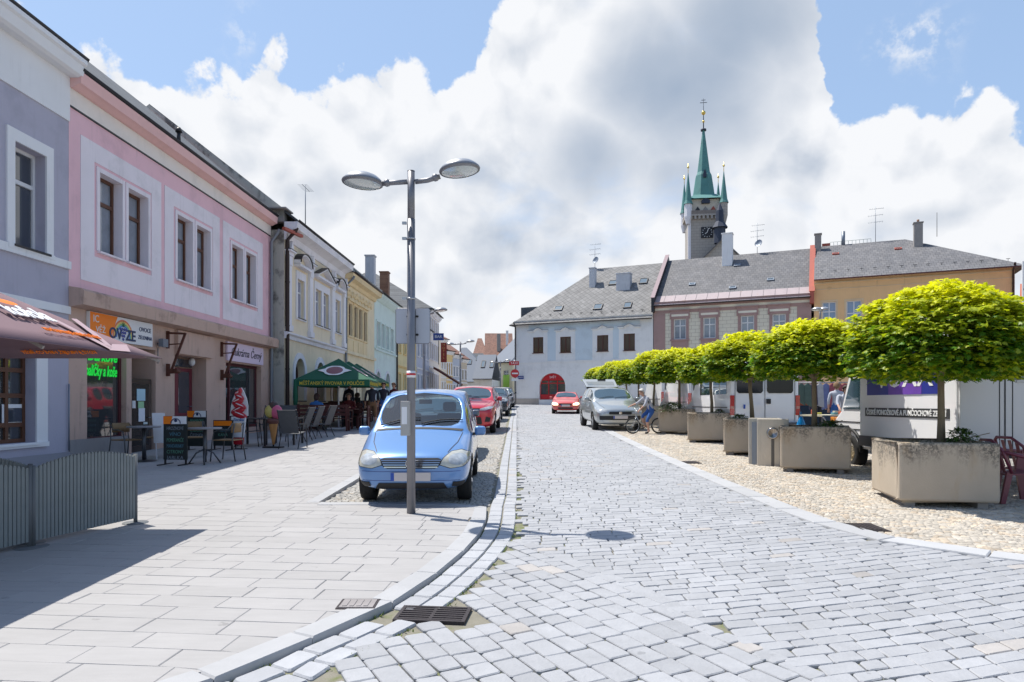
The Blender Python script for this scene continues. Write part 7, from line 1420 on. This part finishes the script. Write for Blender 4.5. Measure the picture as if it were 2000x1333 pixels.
co = thing('ice_cream_standee', 'ice cream cone standee with yellow, pink and chocolate scoops', 'standee', at(534, 875), radians(-10)); q = MB(); q.lathe([(.0, .05), (.03, .10), (.11, .60), (.125, .64)], n=20); q.build('cone', mat('wafer', (.50, .24, .08), .7, bump=.6, bs=25), co); q = MB(); q.lathe([(.10, .60), (.16, .66), (.15, .74), (.10, .76)], n=20); q.build('wafer_rim', mat('wafer_dark', (.14, .05, .04), .6), co)
for x_, z_, r_, c_ in ((-.085, .93, .15, (.50, .42, .12)), (.085, .92, .16, (.62, .12, .22)), (0, 1.05, .13, (.06, .035, .03))): q = MB(); q.sphere((x_, 0 if x_ else .03, z_), (r_, .11, r_*1.15), 16); q.build('scoop', mat('scoop_%d' % int(c_[0]*100), c_, .5, bump=.4, bs=20), co)
q = MB(); q.box(-.24, .24, -.12, .12, 0, .035); q.cyl((0, 0, .03), (0, 0, .14), .02); q.build('base', m_black, co)
# dark tables and grey sling chairs
m_sling = mat('sling_grey', (.085, .088, .095), .8, var=.15, vs=10); m_fr = mat('chair_frame_dark', (.03, .03, .035), .5, .3)
def dark_table(label, loc, rz):
    t = thing('garden_table', label, 'table', loc, rz, 'dark square garden tables'); q = MB(); q.box(-.42, .42, -.42, .42, .70, .73); q.build('table_top', m_fr, t, bevel=.005)
    for sx in (-1, 1):
        for sy in (-1, 1): q = MB(); q.bar((sx*.37, sy*.37, 0), (sx*.37, sy*.37, .70), .05, .05); q.build('leg', m_fr, t)
    return t
def sling_chair(label, loc, rz):
    t = thing('sling_chair', label, 'chair', loc, rz, 'grey sling chairs'); q = MB(); q.add([(-.23, -.24, .42), (.23, -.24, .42), (.23, .20, .38), (-.23, .20, .38)], [(0, 1, 2, 3)]); o = q.build('seat', m_sling, t, fix=False); md = o.modifiers.new('t', 'SOLIDIFY'); md.thickness = .015; q = MB(); q.add([(-.23, .20, .40), (.23, .20, .40), (.23, .42, .98), (-.23, .42, .98)], [(0, 1, 2, 3)]); o = q.build('backrest', m_sling, t, fix=False); md = o.modifiers.new('t', 'SOLIDIFY'); md.thickness = .015
    for s_ in (-1, 1): q = MB(); q.tube([(s_*.25, -.28, 0), (s_*.25, -.22, .60), (s_*.25, .0, .62), (s_*.25, .26, .62)], .013, 6); q.build('armrest', m_fr, t); q = MB(); q.tube([(s_*.25, .32, 0), (s_*.25, .14, .40), (s_*.245, .42, .99)], .013, 6); q.build('leg', m_fr, t)
    return t
dt = dark_table('dark garden table behind the two ice cream standees', at(500, 870), 0); copy_tree(dt, loc=at(556, 868), rotz=0, label='dark garden table right of the cone standee')
sc = sling_chair('grey sling chair at the right end, standing apart with its back to the benches', at(637, 853), radians(-100)); sc.location = at(628, 853)
for (px, py, r_, lb) in ((487, 872, 100, 'sling chair at the left of the first dark table'), (583, 862, -95, 'first of the two tilted sling chairs right of the second dark table'), (603, 857, -95, 'second of the two tilted sling chairs right of the second dark table'), (560, 852, 10, 'sling chair behind the second dark table'), (527, 855, 5, 'sling chair behind the cone standee'), (573, 876, 175, 'sling chair drawn up in front of the second dark table')): copy_tree(sc, loc=at(px, py), rotz=radians(r_), label=lb)
# beer garden sets
m_mar = mat('bench_maroon', (.075, .016, .014), .55, var=.3, vs=5)
def bench(label, loc, rz, L=1.9):
    t = thing('garden_bench', label, 'bench', loc, rz, 'maroon benches of the beer garden'); q = MB(); [q.box(-L/2, L/2, y_, y_+.11, .43, .46) for y_ in (-.19, -.06, .07)]; q.build('seat', m_mar, t); q = MB(); [q.box(-L/2, L/2, .21+.03*k, .235+.03*k, .55+k*.14, .65+k*.14) for k in range(3)]; q.build('backrest', m_mar, t)
    for x_ in (-L/2+.12, L/2-.12): q = MB(); q.bar((x_, -.18, 0), (x_, -.12, .43), .06, .06); q.bar((x_, .16, 0), (x_, .28, .95), .06, .06); q.bar((x_, -.15, .40), (x_, .2, .40), .06, .05); q.build('leg', m_mar, t)
    return t
def gtable(label, loc, rz, L=1.9):
    t = thing('beer_garden_table', label, 'table', loc, rz, 'maroon tables of the beer garden'); q = MB(); [q.box(-L/2, L/2, -.36+i*.145, -.36+i*.145+.135, .73, .76) for i in range(5)]; q.build('table_top', m_mar, t)
    for x_ in (-L/2+.25, L/2-.25): q = MB(); q.bar((x_, -.28, 0), (x_, -.28, .73), .06, .06); q.bar((x_, .28, 0), (x_, .28, .73), .06, .06); q.bar((x_, -.3, .70), (x_, .3, .70), .06, .06); q.bar((x_, -.3, .3), (x_, .3, .3), .05, .05); q.build('trestle', m_mar, t)
    return t
bz = lambda y: GZ(y)+PV
b0 = bench('maroon bench nearest the camera under the first green parasol', (-6.65, 24.2, bz(24.2)), radians(180)); t0 = gtable('maroon table under the first green parasol', (-6.65, 25.1, bz(25.1)), 0)
for i, (x, y, r_, lb) in enumerate(((-6.7, 26.0, 0, 'maroon bench on the far side of the first table'), (-6.9, 27.2, 180, 'maroon bench on the near side of the middle table'), (-6.95, 29.0, 0, 'maroon bench on the far side of the middle table'), (-7.1, 30.2, 180, 'maroon bench on the near side of the rearmost table'), (-7.1, 32.0, 0, 'maroon bench on the far side of the rearmost table'))): copy_tree(b0, loc=(x, y, bz(y)), rotz=radians(r_), label=lb)
copy_tree(t0, loc=(-6.9, 28.1, bz(28.1)), rotz=0, label='maroon table under the middle green parasol'); copy_tree(t0, loc=(-7.1, 31.1, bz(31.1)), rotz=0, label='maroon table under the rearmost green parasol')
def wood_chair(label, loc, rz):
    t = thing('wooden_chair', label, 'chair', loc, rz, 'maroon wooden chairs of the beer garden'); q = MB(); q.box(-.2, .2, -.2, .2, .43, .46); q.build('seat', m_mar, t); q = MB(); q.box(-.2, .2, .17, .2, .78, .88); [q.box(x_-.02, x_+.02, .175, .195, .46, .78) for x_ in (-.12, 0, .12)]; q.build('backrest', m_mar, t)
    for x_ in (-.18, .18): q = MB(); q.bar((x_, -.17, 0), (x_, -.17, .43), .035, .035); q.build('leg', m_mar, t); q = MB(); q.bar((x_, .185, 0), (x_, .185, .88), .035, .035); q.build('leg', m_mar, t)
    return t
w0 = wood_chair('maroon chair at the street end of the first table', (-5.45, 25.1, bz(25)), radians(-90)); 
for x, y, lb in ((-5.7, 28.0, 'maroon chair at the street end of the middle table'), (-5.9, 31.0, 'maroon chair at the street end of the rearmost table'), (-5.4, 26.4, 'maroon chair between the first and middle tables')): copy_tree(w0, loc=(x, y, bz(y)), rotz=radians(-90), label=lb)
mb_ = thing('menu_board', 'dark menu board with a pale round emblem under the green parasols', 'board', (-6.35, 27.0, bz(27)), 0); q = MB(); q.box(-.35, .35, 0, .04, .0, 1.15); bb = q.build('board', m_black, mb_); q = MB(); q.cyl((0, -.01, .95), (0, -.002, .95), .12, n=20); q.build('emblem', m_sgw, bb)
# ------------------------------------------------------------------ maroon plastic chairs on the right
m_plm = mat('plastic_maroon', (.16, .028, .055), .4, coat=.2)
def plastic_chair(label, loc, rz):
    t = thing('plastic_chair', label, 'chair', loc, rz, 'maroon plastic chairs'); q = MB(); q.add([(-.23, -.24, .43), (.23, -.24, .43), (.20, .20, .40), (-.20, .20, .40)], [(0, 1, 2, 3)]); o = q.build('seat', m_plm, t, fix=False); md = o.modifiers.new('t', 'SOLIDIFY'); md.thickness = .02
    q = MB(); [q.bar((x_, .20, .42), (x_*1.15, .33, .82), .045, .012) for x_ in (-.15, -.05, .05, .15)]; q.tube([(-.24, .16, .42), (-.26, .30, .74), (-.12, .36, .86), (.12, .36, .86), (.26, .30, .74), (.24, .16, .42)], .022, 8); q.build('backrest', m_plm, t)
    for s_ in (-1, 1):
        q = MB(); q.tube([(s_*.25, -.25, .64), (s_*.28, .05, .65), (s_*.26, .30, .72)], [.02, .025, .02], 8); q.build('armrest', m_plm, t)
        q = MB(); q.prism([(-.30, 0), (-.24, 0), (-.17, .43), (-.20, .64), (-.27, .64)], s_*.25-.02, s_*.25+.02, 'yz'); q.build('leg', m_plm, t); q = MB(); q.prism([(.30, 0), (.24, 0), (.14, .43), (.22, .43)], s_*.22-.02, s_*.22+.02, 'yz'); q.build('leg', m_plm, t)
    return t
p0 = plastic_chair('maroon plastic chair at the right edge, with its back against the nearest planter', (6.98, 9.50, GZ(9.5)), radians(84)); copy_tree(p0, loc=(7.55, 10.05, GZ(10)), rotz=radians(100), label='maroon plastic chair behind the first, under the truck door')
# ------------------------------------------------------------------ market
mk = thing('market_stall', 'market table heaped with colourful goods behind the second planter', 'market stall', (8.45, 17.2, GZ(17.2)), radians(8)); m_cl = [mat('cloth_%d' % i, c, .85) for i, c in enumerate(((.45, .42, .32), (.10, .25, .30), (.50, .12, .06), (.55, .5, .12), (.12, .10, .25), (.3, .35, .4), (.5, .3, .2)))]
q = MB(); q.box(-1.0, 1.6, -.5, .5, .86, .90); q.build('table_top', m_cl[0], mk); q = MB(); q.box(-1.0, 1.6, -.52, -.50, .15, .88); q.build('table_cloth', mat('cloth_navy', (.02, .04, .07), .9), mk)
for x_ in (-.95, 1.55):
    for y_ in (-.45, .45): q = MB(); q.bar((x_, y_, 0), (x_, y_, .86), .04, .04); q.build('leg', m_pole, mk)
q = MB(); q.bar((-1.0, -.54, .85), (-.55, -.6, .1), .03, .03); q.build('strut', m_pole, mk)
rnd = random.Random(3)
for i in range(26): x, y = rnd.uniform(-.9, 1.4), rnd.uniform(-.4, .3); q = MB(); w_, h_ = rnd.uniform(.07, .16), rnd.uniform(.04, .13); q.box(x, x+w_, y, y+w_, .901, .90+h_); tag(q.build('goods_box', m_cl[i % 7], mk, bevel=.01))
bag = thing('carrier_bag', 'bright blue plastic bag hanging left of the second trunk', 'bag', (6.35, 15.0, GZ(15)), 0); q = MB(); q.lathe([(.02, .95), (.07, .86), (.12, .70), (.15, .50), (.13, .40), (.0, .37)], n=12, sy=.6); q.build('bag_body', mat('bag_blue', (.0, .22, .55), .35), bag); q = MB(); q.tube([(-.03, 0, .93), (0, 0, 1.06), (.03, 0, .93)], .008, 5); q.build('handle', MATS['bag_blue'], bag); q = MB(); q.cyl((.0, .06, 0), (.0, .06, 1.06), .012); q.build('hook_stand', m_pole, bag)
rk_ = thing('clothes_rack', 'rack of dark and patterned clothes behind the market table', 'clothes rack', (11.3, 23.5, GZ(23.5)), radians(-6)); q = MB(); q.cyl((-1.6, 0, 1.75), (1.8, 0, 1.75), .02); [q.cyl((x_, 0, 0), (x_, 0, 1.75), .02) for x_ in (-1.55, 0, 1.75)]; q.build('rail', m_pole, rk_)
for i in range(16):
    x = -1.5+i*.205; q = MB(); c_ = rnd.choice(((.03, .03, .05), (.05, .04, .08), (.4, .4, .42), (.08, .12, .10), (.30, .08, .10), (.15, .18, .35))); q.prism([(x-.10, 1.65), (x-.13, .8+rnd.random()*.3), (x+.13, .8+rnd.random()*.3), (x+.10, 1.65), (x+.02, 1.72), (x-.02, 1.72)], -.06+rnd.uniform(-.05, .05), .05+rnd.uniform(-.04, .04)); q.build('garment', mat('garment_%d' % int(sum(c_)*100), c_, .9, var=.3, vs=6), rk_)
aw2 = thing('market_stall', 'low stall with a white canopy and dark goods between the vans and the truck', 'market stall', (12.6, 27.5, GZ(27.5)), 0); q = MB(); q.add([(-1.8, -1.2, 2.1), (1.8, -1.2, 2.1), (1.8, 1.2, 2.5), (-1.8, 1.2, 2.5)], [(0, 1, 2, 3)]); o_ = q.build('canopy', m_sgw, aw2, fix=False); md = o_.modifiers.new('t', 'SOLIDIFY'); md.thickness = .02; q = MB(); [q.cyl((x_, y_, 0), (x_, y_, 2.1 if y_ < 0 else 2.5), .025) for x_ in (-1.7, 1.7) for y_ in (-1.15, 1.15)]; q.build('posts', m_pole, aw2); q = MB(); q.box(-1.6, 1.6, -.9, .3, .0, .85); q.build('counter', MATS['cloth_navy'], aw2); q = MB()
for i in range(14): x = -1.5+i*.22; q.box(x, x+.17, -.6, -.3, .851, .95+rnd.random()*.25)
tag(q.build('goods', m_cl[2], aw2))
# ------------------------------------------------------------------ people
skin = mat('skin', (.50, .29, .21), .6, var=.05); m_shoe = mat('shoe_dark', (.03, .025, .025), .6)
HUM = ['head', 'neck', 'torso', 'uarm', 'farm', 'hand', 'pelvis', 'thigh', 'shin', 'foot']
def person(label, loc, rz, J, mats, hair=(.05, .03, .02), hairlen=.0, scale=1.0, name='person', bald=False, group=None, bulk=1.0):
    """J: joints; mats: dict body zone -> material. One continuous skinned body."""
    t = thing(name, label, 'person', loc, rz, group); V = []; E = []; R = []; Z = []
    def v(p, r, z): V.append(Vector(p)*scale); R.append(r*scale); Z.append(z); return len(V)-1
    def e(a, b): E.append((a, b))
    P = lambda k: Vector(J[k]); up = (P('neck')-P('pelvis')).normalized(); fwd = Vector(J.get('face', (0, -1, 0))).normalized(); side = Vector(J.get('side', (1, 0, 0)))
    pel = v(P('pelvis'), .145*bulk, 'pelvis'); wa = v(P('pelvis').lerp(P('neck'), .33), .128*bulk, 'torso'); ch = v(P('pelvis').lerp(P('neck'), .72), .150*bulk, 'torso'); nk0 = v(P('pelvis').lerp(P('neck'), .98), .075, 'torso'); e(pel, wa); e(wa, ch); e(ch, nk0)
    hd = P('head'); nk = v(P('neck').lerp(hd, .45), .052, 'neck'); e(nk0, nk); h1 = v(hd-Vector((0, 0, .045))+fwd*.012, .070, 'head'); h2 = v(hd+Vector((0, 0, .03)), .088, 'head'); h3 = v(hd+Vector((0, 0, .085))-fwd*.01, .066, 'head'); e(nk, h1); e(h1, h2); e(h2, h3)
    no = v(hd-Vector((0, 0, .01))+fwd*.098, .013, 'head'); e(h2, no)
    for s_, S in ((1, 'R'), (-1, 'L')):
        sh = v(P('sh'+S), .062*bulk, 'uarm'); e(ch, sh); el = v(P('el'+S), .044, 'uarm'); e(sh, el); wr_ = v(P('wr'+S), .028, 'farm'); e(el, wr_); d = (P('wr'+S)-P('el'+S)).normalized(); pm = v(P('wr'+S)+d*.07, .030, 'hand'); e(wr_, pm); sd = d.cross(fwd); sd = sd.normalized() if sd.length > .1 else side
        cl = Vector(J.get('curl', (0, 0, -1)))
        for k in range(4): f1 = v(P('wr'+S)+d*.125+sd*(k-1.5)*.019, .0095, 'hand'); f2 = v(P('wr'+S)+d*(.155+.008*(1.5-abs(k-1.3)))+sd*(k-1.5)*.021+cl*.022, .008, 'hand'); e(pm, f1); e(f1, f2)
        th = v(P('wr'+S)+d*.07+sd*.045*s_+cl*.01, .010, 'hand'); e(pm, th)
        hp = v(P('hip'+S), .098*bulk, 'thigh'); e(pel, hp); md_ = v(P('hip'+S).lerp(P('kn'+S), .5), .084*bulk, 'thigh'); kn = v(P('kn'+S), .058, 'knee'); e(hp, md_); e(md_, kn); cf = v(P('kn'+S).lerp(P('an'+S), .35), .056, 'shin'); an_ = v(P('an'+S), .037, 'shin'); e(kn, cf); e(cf, an_); tf = Vector(J.get('toe'+S, J.get('toe', (0, -1, 0)))).normalized(); f0 = v(P('an'+S)-Vector((0, 0, .045))+tf*.06, .038, 'foot'); f1 = v(P('an'+S)-Vector((0, 0, .055))+tf*.15, .030, 'foot'); e(an_, f0); e(f0, f1)
    me = bpy.data.meshes.new('body'); me.from_pydata(V, E, []); o = bpy.data.objects.new('tmpb', me); COL.objects.link(o); sk = o.modifiers.new('s', 'SKIN'); sk.use_smooth_shade = True
    for i, sv in enumerate(me.skin_vertices[0].data): sv.radius = (R[i], R[i]*(.8 if Z[i] in ('torso', 'pelvis') else 1)); sv.use_root = (i == 0)
    sb_ = o.modifiers.new('u', 'SUBSURF'); sb_.levels = sb_.render_levels = 1; bpy.context.view_layer.update(); fm = bpy.data.meshes.new_from_object(o.evaluated_get(bpy.context.evaluated_depsgraph_get())); bpy.data.objects.remove(o)
    ml = []; zi = {}
    for z in set(Z): m_ = mats.get(z, skin); zi[z] = ml.index(m_) if m_ in ml else (ml.append(m_) or len(ml)-1)
    fm.materials.clear(); [fm.materials.append(m_) for m_ in ml]
    segs = [(V[a], V[b], Z[b] if Z[b] != 'neck' else 'neck', Z[a]) for a, b in E]
    for p in fm.polygons:
        c = p.center; best = None
        for a, b, zb_, za in segs:
            ab = b-a; tt = max(0, min(1, (c-a).dot(ab)/max(1e-9, ab.length_squared))); d = (c-a-ab*tt).length
            if best is None or d < best[0]: best = (d, zb_ if tt > .45 else za)
        p.material_index = zi[best[1]]; p.use_smooth = True
    ob = bpy.data.objects.new('body', fm); COL.objects.link(ob); ob.parent = t
    hm = mat('hair_%d' % int(hair[0]*100), hair, .8, bump=.8, bs=60); q = MB(); n = 14; hc = (hd+Vector((0, 0, .045)))*scale; vs = []; fs = []; rows = 7
    for i in range(rows):
        th = pi*.56*i/(rows-1) if not bald else pi*.50*i/(rows-1)
        for k in range(n):
            a = 2*pi*k/n; dv = fwd*cos(a)+Vector((-fwd.y, fwd.x, 0))*sin(a); drop = .10*max(0, -cos(a))*(i/(rows-1))**2+hairlen*max(0, -cos(a)+.3)*(i/(rows-1))**2; cut_ = .055*max(0, cos(a))*(i/(rows-1))**2
            vs.append(tuple(hc+(dv*sin(th)*.101+Vector((0, 0, .096*cos(th)-drop+cut_)))*scale*1.04))
    for i in range(rows-1):
        for k in range(n): a, b = i*n+k, i*n+(k+1) % n; fs.append((a, b, b+n, a+n))
    q.add(vs, fs, True); ho = q.build('hair', hm, t); md = ho.modifiers.new('t', 'SOLIDIFY'); md.thickness = .012
    q = MB(); sv_ = Vector((-fwd.y, fwd.x, 0)); [q.sphere(tuple((hd+fwd*.086+sv_*s_*.032+Vector((0, 0, .018)))*scale), .010, 6) for s_ in (-1, 1)]; q.build('eyes', m_black, t); q = MB(); [q.sphere(tuple((hd+sv_*s_*.092+Vector((0, 0, .005)))*scale), (.016, .016, .026), 6) for s_ in (-1, 1)]; q.build('ears', skin, t); q = MB(); q.bar(tuple((hd+fwd*.084-sv_*.02-Vector((0, 0, .05)))*scale), tuple((hd+fwd*.084+sv_*.02-Vector((0, 0, .05)))*scale), .006, .006); q.build('mouth', mat('lips', (.30, .12, .10), .6), t)
    return t
STAND = dict(pelvis=(0, 0, .95), neck=(0, 0, 1.46), head=(0, -.02, 1.62), shR=(.19, 0, 1.41), shL=(-.19, 0, 1.41), elR=(.25, .03, 1.13), elL=(-.25, .03, 1.13), wrR=(.24, -.08, .90), wrL=(-.24, -.08, .90), hipR=(.10, 0, .88), hipL=(-.10, 0, .88), knR=(.11, -.02, .49), knL=(-.11, -.02, .49), anR=(.12, .02, .09), anL=(-.12, .02, .09))
SIT = dict(pelvis=(0, .02, .55), neck=(0, .0, 1.04), head=(0, -.04, 1.20), shR=(.19, 0, .99), shL=(-.19, 0, .99), elR=(.25, -.10, .74), elL=(-.25, -.10, .74), wrR=(.15, -.34, .78), wrL=(-.15, -.34, .78), hipR=(.10, -.03, .53), hipL=(-.10, -.03, .53), knR=(.13, -.45, .52), knL=(-.13, -.45, .52), anR=(.13, -.42, .09), anL=(-.13, -.42, .09))
cl = lambda n_, c: mat('cloth_'+n_, c, .85, var=.12, vs=5, bump=.3, bs=30)
navy, jean, brn, whi, dred, bl_ = cl('dark_navy', (.015, .02, .035)), cl('jeans_blue', (.03, .10, .32)), cl('brown', (.16, .09, .045)), cl('white_grey', (.42, .44, .50)), cl('dark_red', (.12, .015, .02)), cl('bright_blue', (.04, .16, .42))
def dress(top, bottom, sleeve='short', shorts=False, shoe=m_shoe):
    d = dict(torso=top, uarm=top, pelvis=bottom, thigh=bottom, foot=shoe); d['knee'] = bottom; 
    if sleeve == 'long': d['farm'] = top
    if not shorts: d['shin'] = bottom
    return d
def v2(d, **k): d = dict(d); d.update(k); return d
STEP = v2(STAND, knR=(.11, -.18, .50), anR=(.12, -.10, .11), anL=(-.12, .25, .13), knL=(-.11, .06, .48), wrL=(-.26, -.22, 1.0))
person('man with fair hair, dark shirt and brown shorts walking beside the blue car', (-5.25, 25.6, bz(25.6)), radians(200), STEP, dress(navy, brn, shorts=True), hair=(.45, .33, .18))
person('waiter in dark clothes standing under the green parasols', (-6.35, 26.6, bz(26.6)), radians(150), STAND, dress(navy, navy, 'short'), hair=(.04, .03, .02))
person('person in a bright blue top seated with back to the camera', (-6.95, 24.25, bz(24.25)), radians(180), SIT, dress(bl_, navy), hair=(.05, .025, .02), hairlen=.04)
person('person in a dark red top seated at the first garden table', (-6.2, 25.95, bz(25.95)), 0, SIT, dress(dred, navy, 'long'), hair=(.25, .22, .20))
person('person in black seated at the middle garden table', (-6.2, 27.3, bz(27.3)), radians(180), SIT, dress(navy, navy, 'long'), hair=(.04, .03, .03))
person('dark-haired person standing behind the fair-haired man', (-5.35, 28.4, bz(28.4)), radians(20), STAND, dress(navy, jean), hair=(.03, .02, .02)); person('person in a dark red shirt standing at the rearmost parasol', (-5.25, 30.4, bz(30.4)), radians(-30), STAND, dress(dred, navy), hair=(.10, .05, .03))
person('stallholder in a white shirt bending over the market table', (9.75, 20.0, GZ(20)), radians(-20), v2(STAND, neck=(0, -.22, 1.38), head=(0, -.33, 1.50), shR=(.19, -.18, 1.34), shL=(-.19, -.18, 1.34), elR=(.23, -.32, 1.12), elL=(-.23, -.32, 1.12), wrR=(.2, -.5, 1.0), wrL=(-.2, -.5, 1.0)), dress(whi, navy), hair=(.06, .04, .03))
person('person in a dark top standing by the far market stall', (11.6, 25.9, GZ(26)), radians(15), STAND, dress(dred, navy), hair=(.05, .03, .02)); person('person in jeans and a pale top beside the clothes rack', (10.75, 22.6, GZ(22.6)), radians(160), STAND, dress(whi, jean), hair=(.2, .12, .06))
# cyclist: local frame faces -x
CY = dict(face=(-1, 0, -.25), side=(0, 1, 0), toe=(-1, 0, -.05), curl=(0, 0, -1), pelvis=(.20, 0, .83), neck=(-.10, 0, 1.27), head=(-.20, 0, 1.40), shR=(-.05, .17, 1.22), shL=(-.05, -.17, 1.22), elR=(-.25, .22, 1.05), elL=(-.18, -.23, .98), wrR=(-.45, .22, .97), wrL=(-.30, -.20, .86), hipR=(.16, .10, .79), hipL=(.16, -.10, .79), knR=(-.12, .12, .60), knL=(-.06, -.14, .46), anR=(-.02, .12, .24), anL=(-.02, -.20, .09))
by = 23.35; bxx = 4.62; zc_ = GZ(by)
cyc = person('white-haired man in a grey T-shirt and blue shorts astride the folding bicycle', (bxx, by, zc_), radians(12), CY, dress(whi, jean, shorts=True), hair=(.60, .58, .55), bald=True, name='person')
bk = thing('bicycle', 'small silver folding bicycle with high handlebars, ridden by the white-haired man', 'bicycle', (bxx, by, zc_), radians(12)); m_bks = mat('bike_silver', (.38, .40, .42), .3, .8)
for x_ in (-.52, .42):
    q = MB(); q.tube([(x_+.25*cos(a), 0, .27+.25*sin(a)) for a in [2*pi*i/32 for i in range(33)]], .022, 8, caps=False); w_ = q.build('wheel', m_tyre, bk); q = MB(); q.tube([(x_+.225*cos(a), 0, .27+.225*sin(a)) for a in [2*pi*i/32 for i in range(33)]], .012, 6, caps=False); [q.cyl((x_, 0, .27), (x_+.22*cos(a), 0, .27+.22*sin(a)), .0025, n=4) for a in [2*pi*i/16 for i in range(16)]]; q.cyl((x_, -.04, .27), (x_, .04, .27), .025); q.build('rim', m_bks, w_)
q = MB(); q.tube([(-.40, 0, .62), (-.30, 0, .40), (-.05, 0, .30), (.15, 0, .30)], .022, 8); q.tube([(.02, 0, .28), (.16, 0, .78)], .018, 8); [q.tube([(.03, s_*.03, .30), (.42, s_*.05, .27)], .010, 6) for s_ in (-1, 1)]; [q.tube([(-.42, s_*.02, .55), (-.44, s_*.05, .48), (-.52, s_*.05, .27)], .012, 6) for s_ in (-1, 1)]; q.build('frame', m_bks, bk)
q = MB(); q.tube([(-.42, 0, .55), (-.38, 0, .80)], .014, 8); q.tube([(-.50, .24, .97), (-.42, .20, .93), (-.38, .03, .80), (-.38, -.03, .80), (-.36, -.16, .86), (-.30, -.22, .86)], .012, 8); q.build('handlebar', m_bks, bk); q = MB(); q.sphere((.20, 0, .80), (.13, .08, .035), 12); q.build('saddle', m_black, bk); q = MB(); q.tube([(.42+.29*cos(a), 0, .27+.29*sin(a)) for a in [.1+2.6*i/12 for i in range(13)]], .012, 6); q.build('mudguard', m_bks, bk)
q = MB(); q.cyl((.02, -.06, .28), (.02, .06, .28), .05, n=12); q.tube([(.02, -.06, .28), (.0, -.08, .20), (.0, -.14, .19)], .010, 6); q.tube([(.02, .06, .28), (.0, .08, .18), (.0, .14, .17)], .010, 6); q.build('crankset', m_tin, bk); q = MB(); q.box(.68, .72, -.02, .02, .35, .39); q.build('rear_light', m_tail, bk)
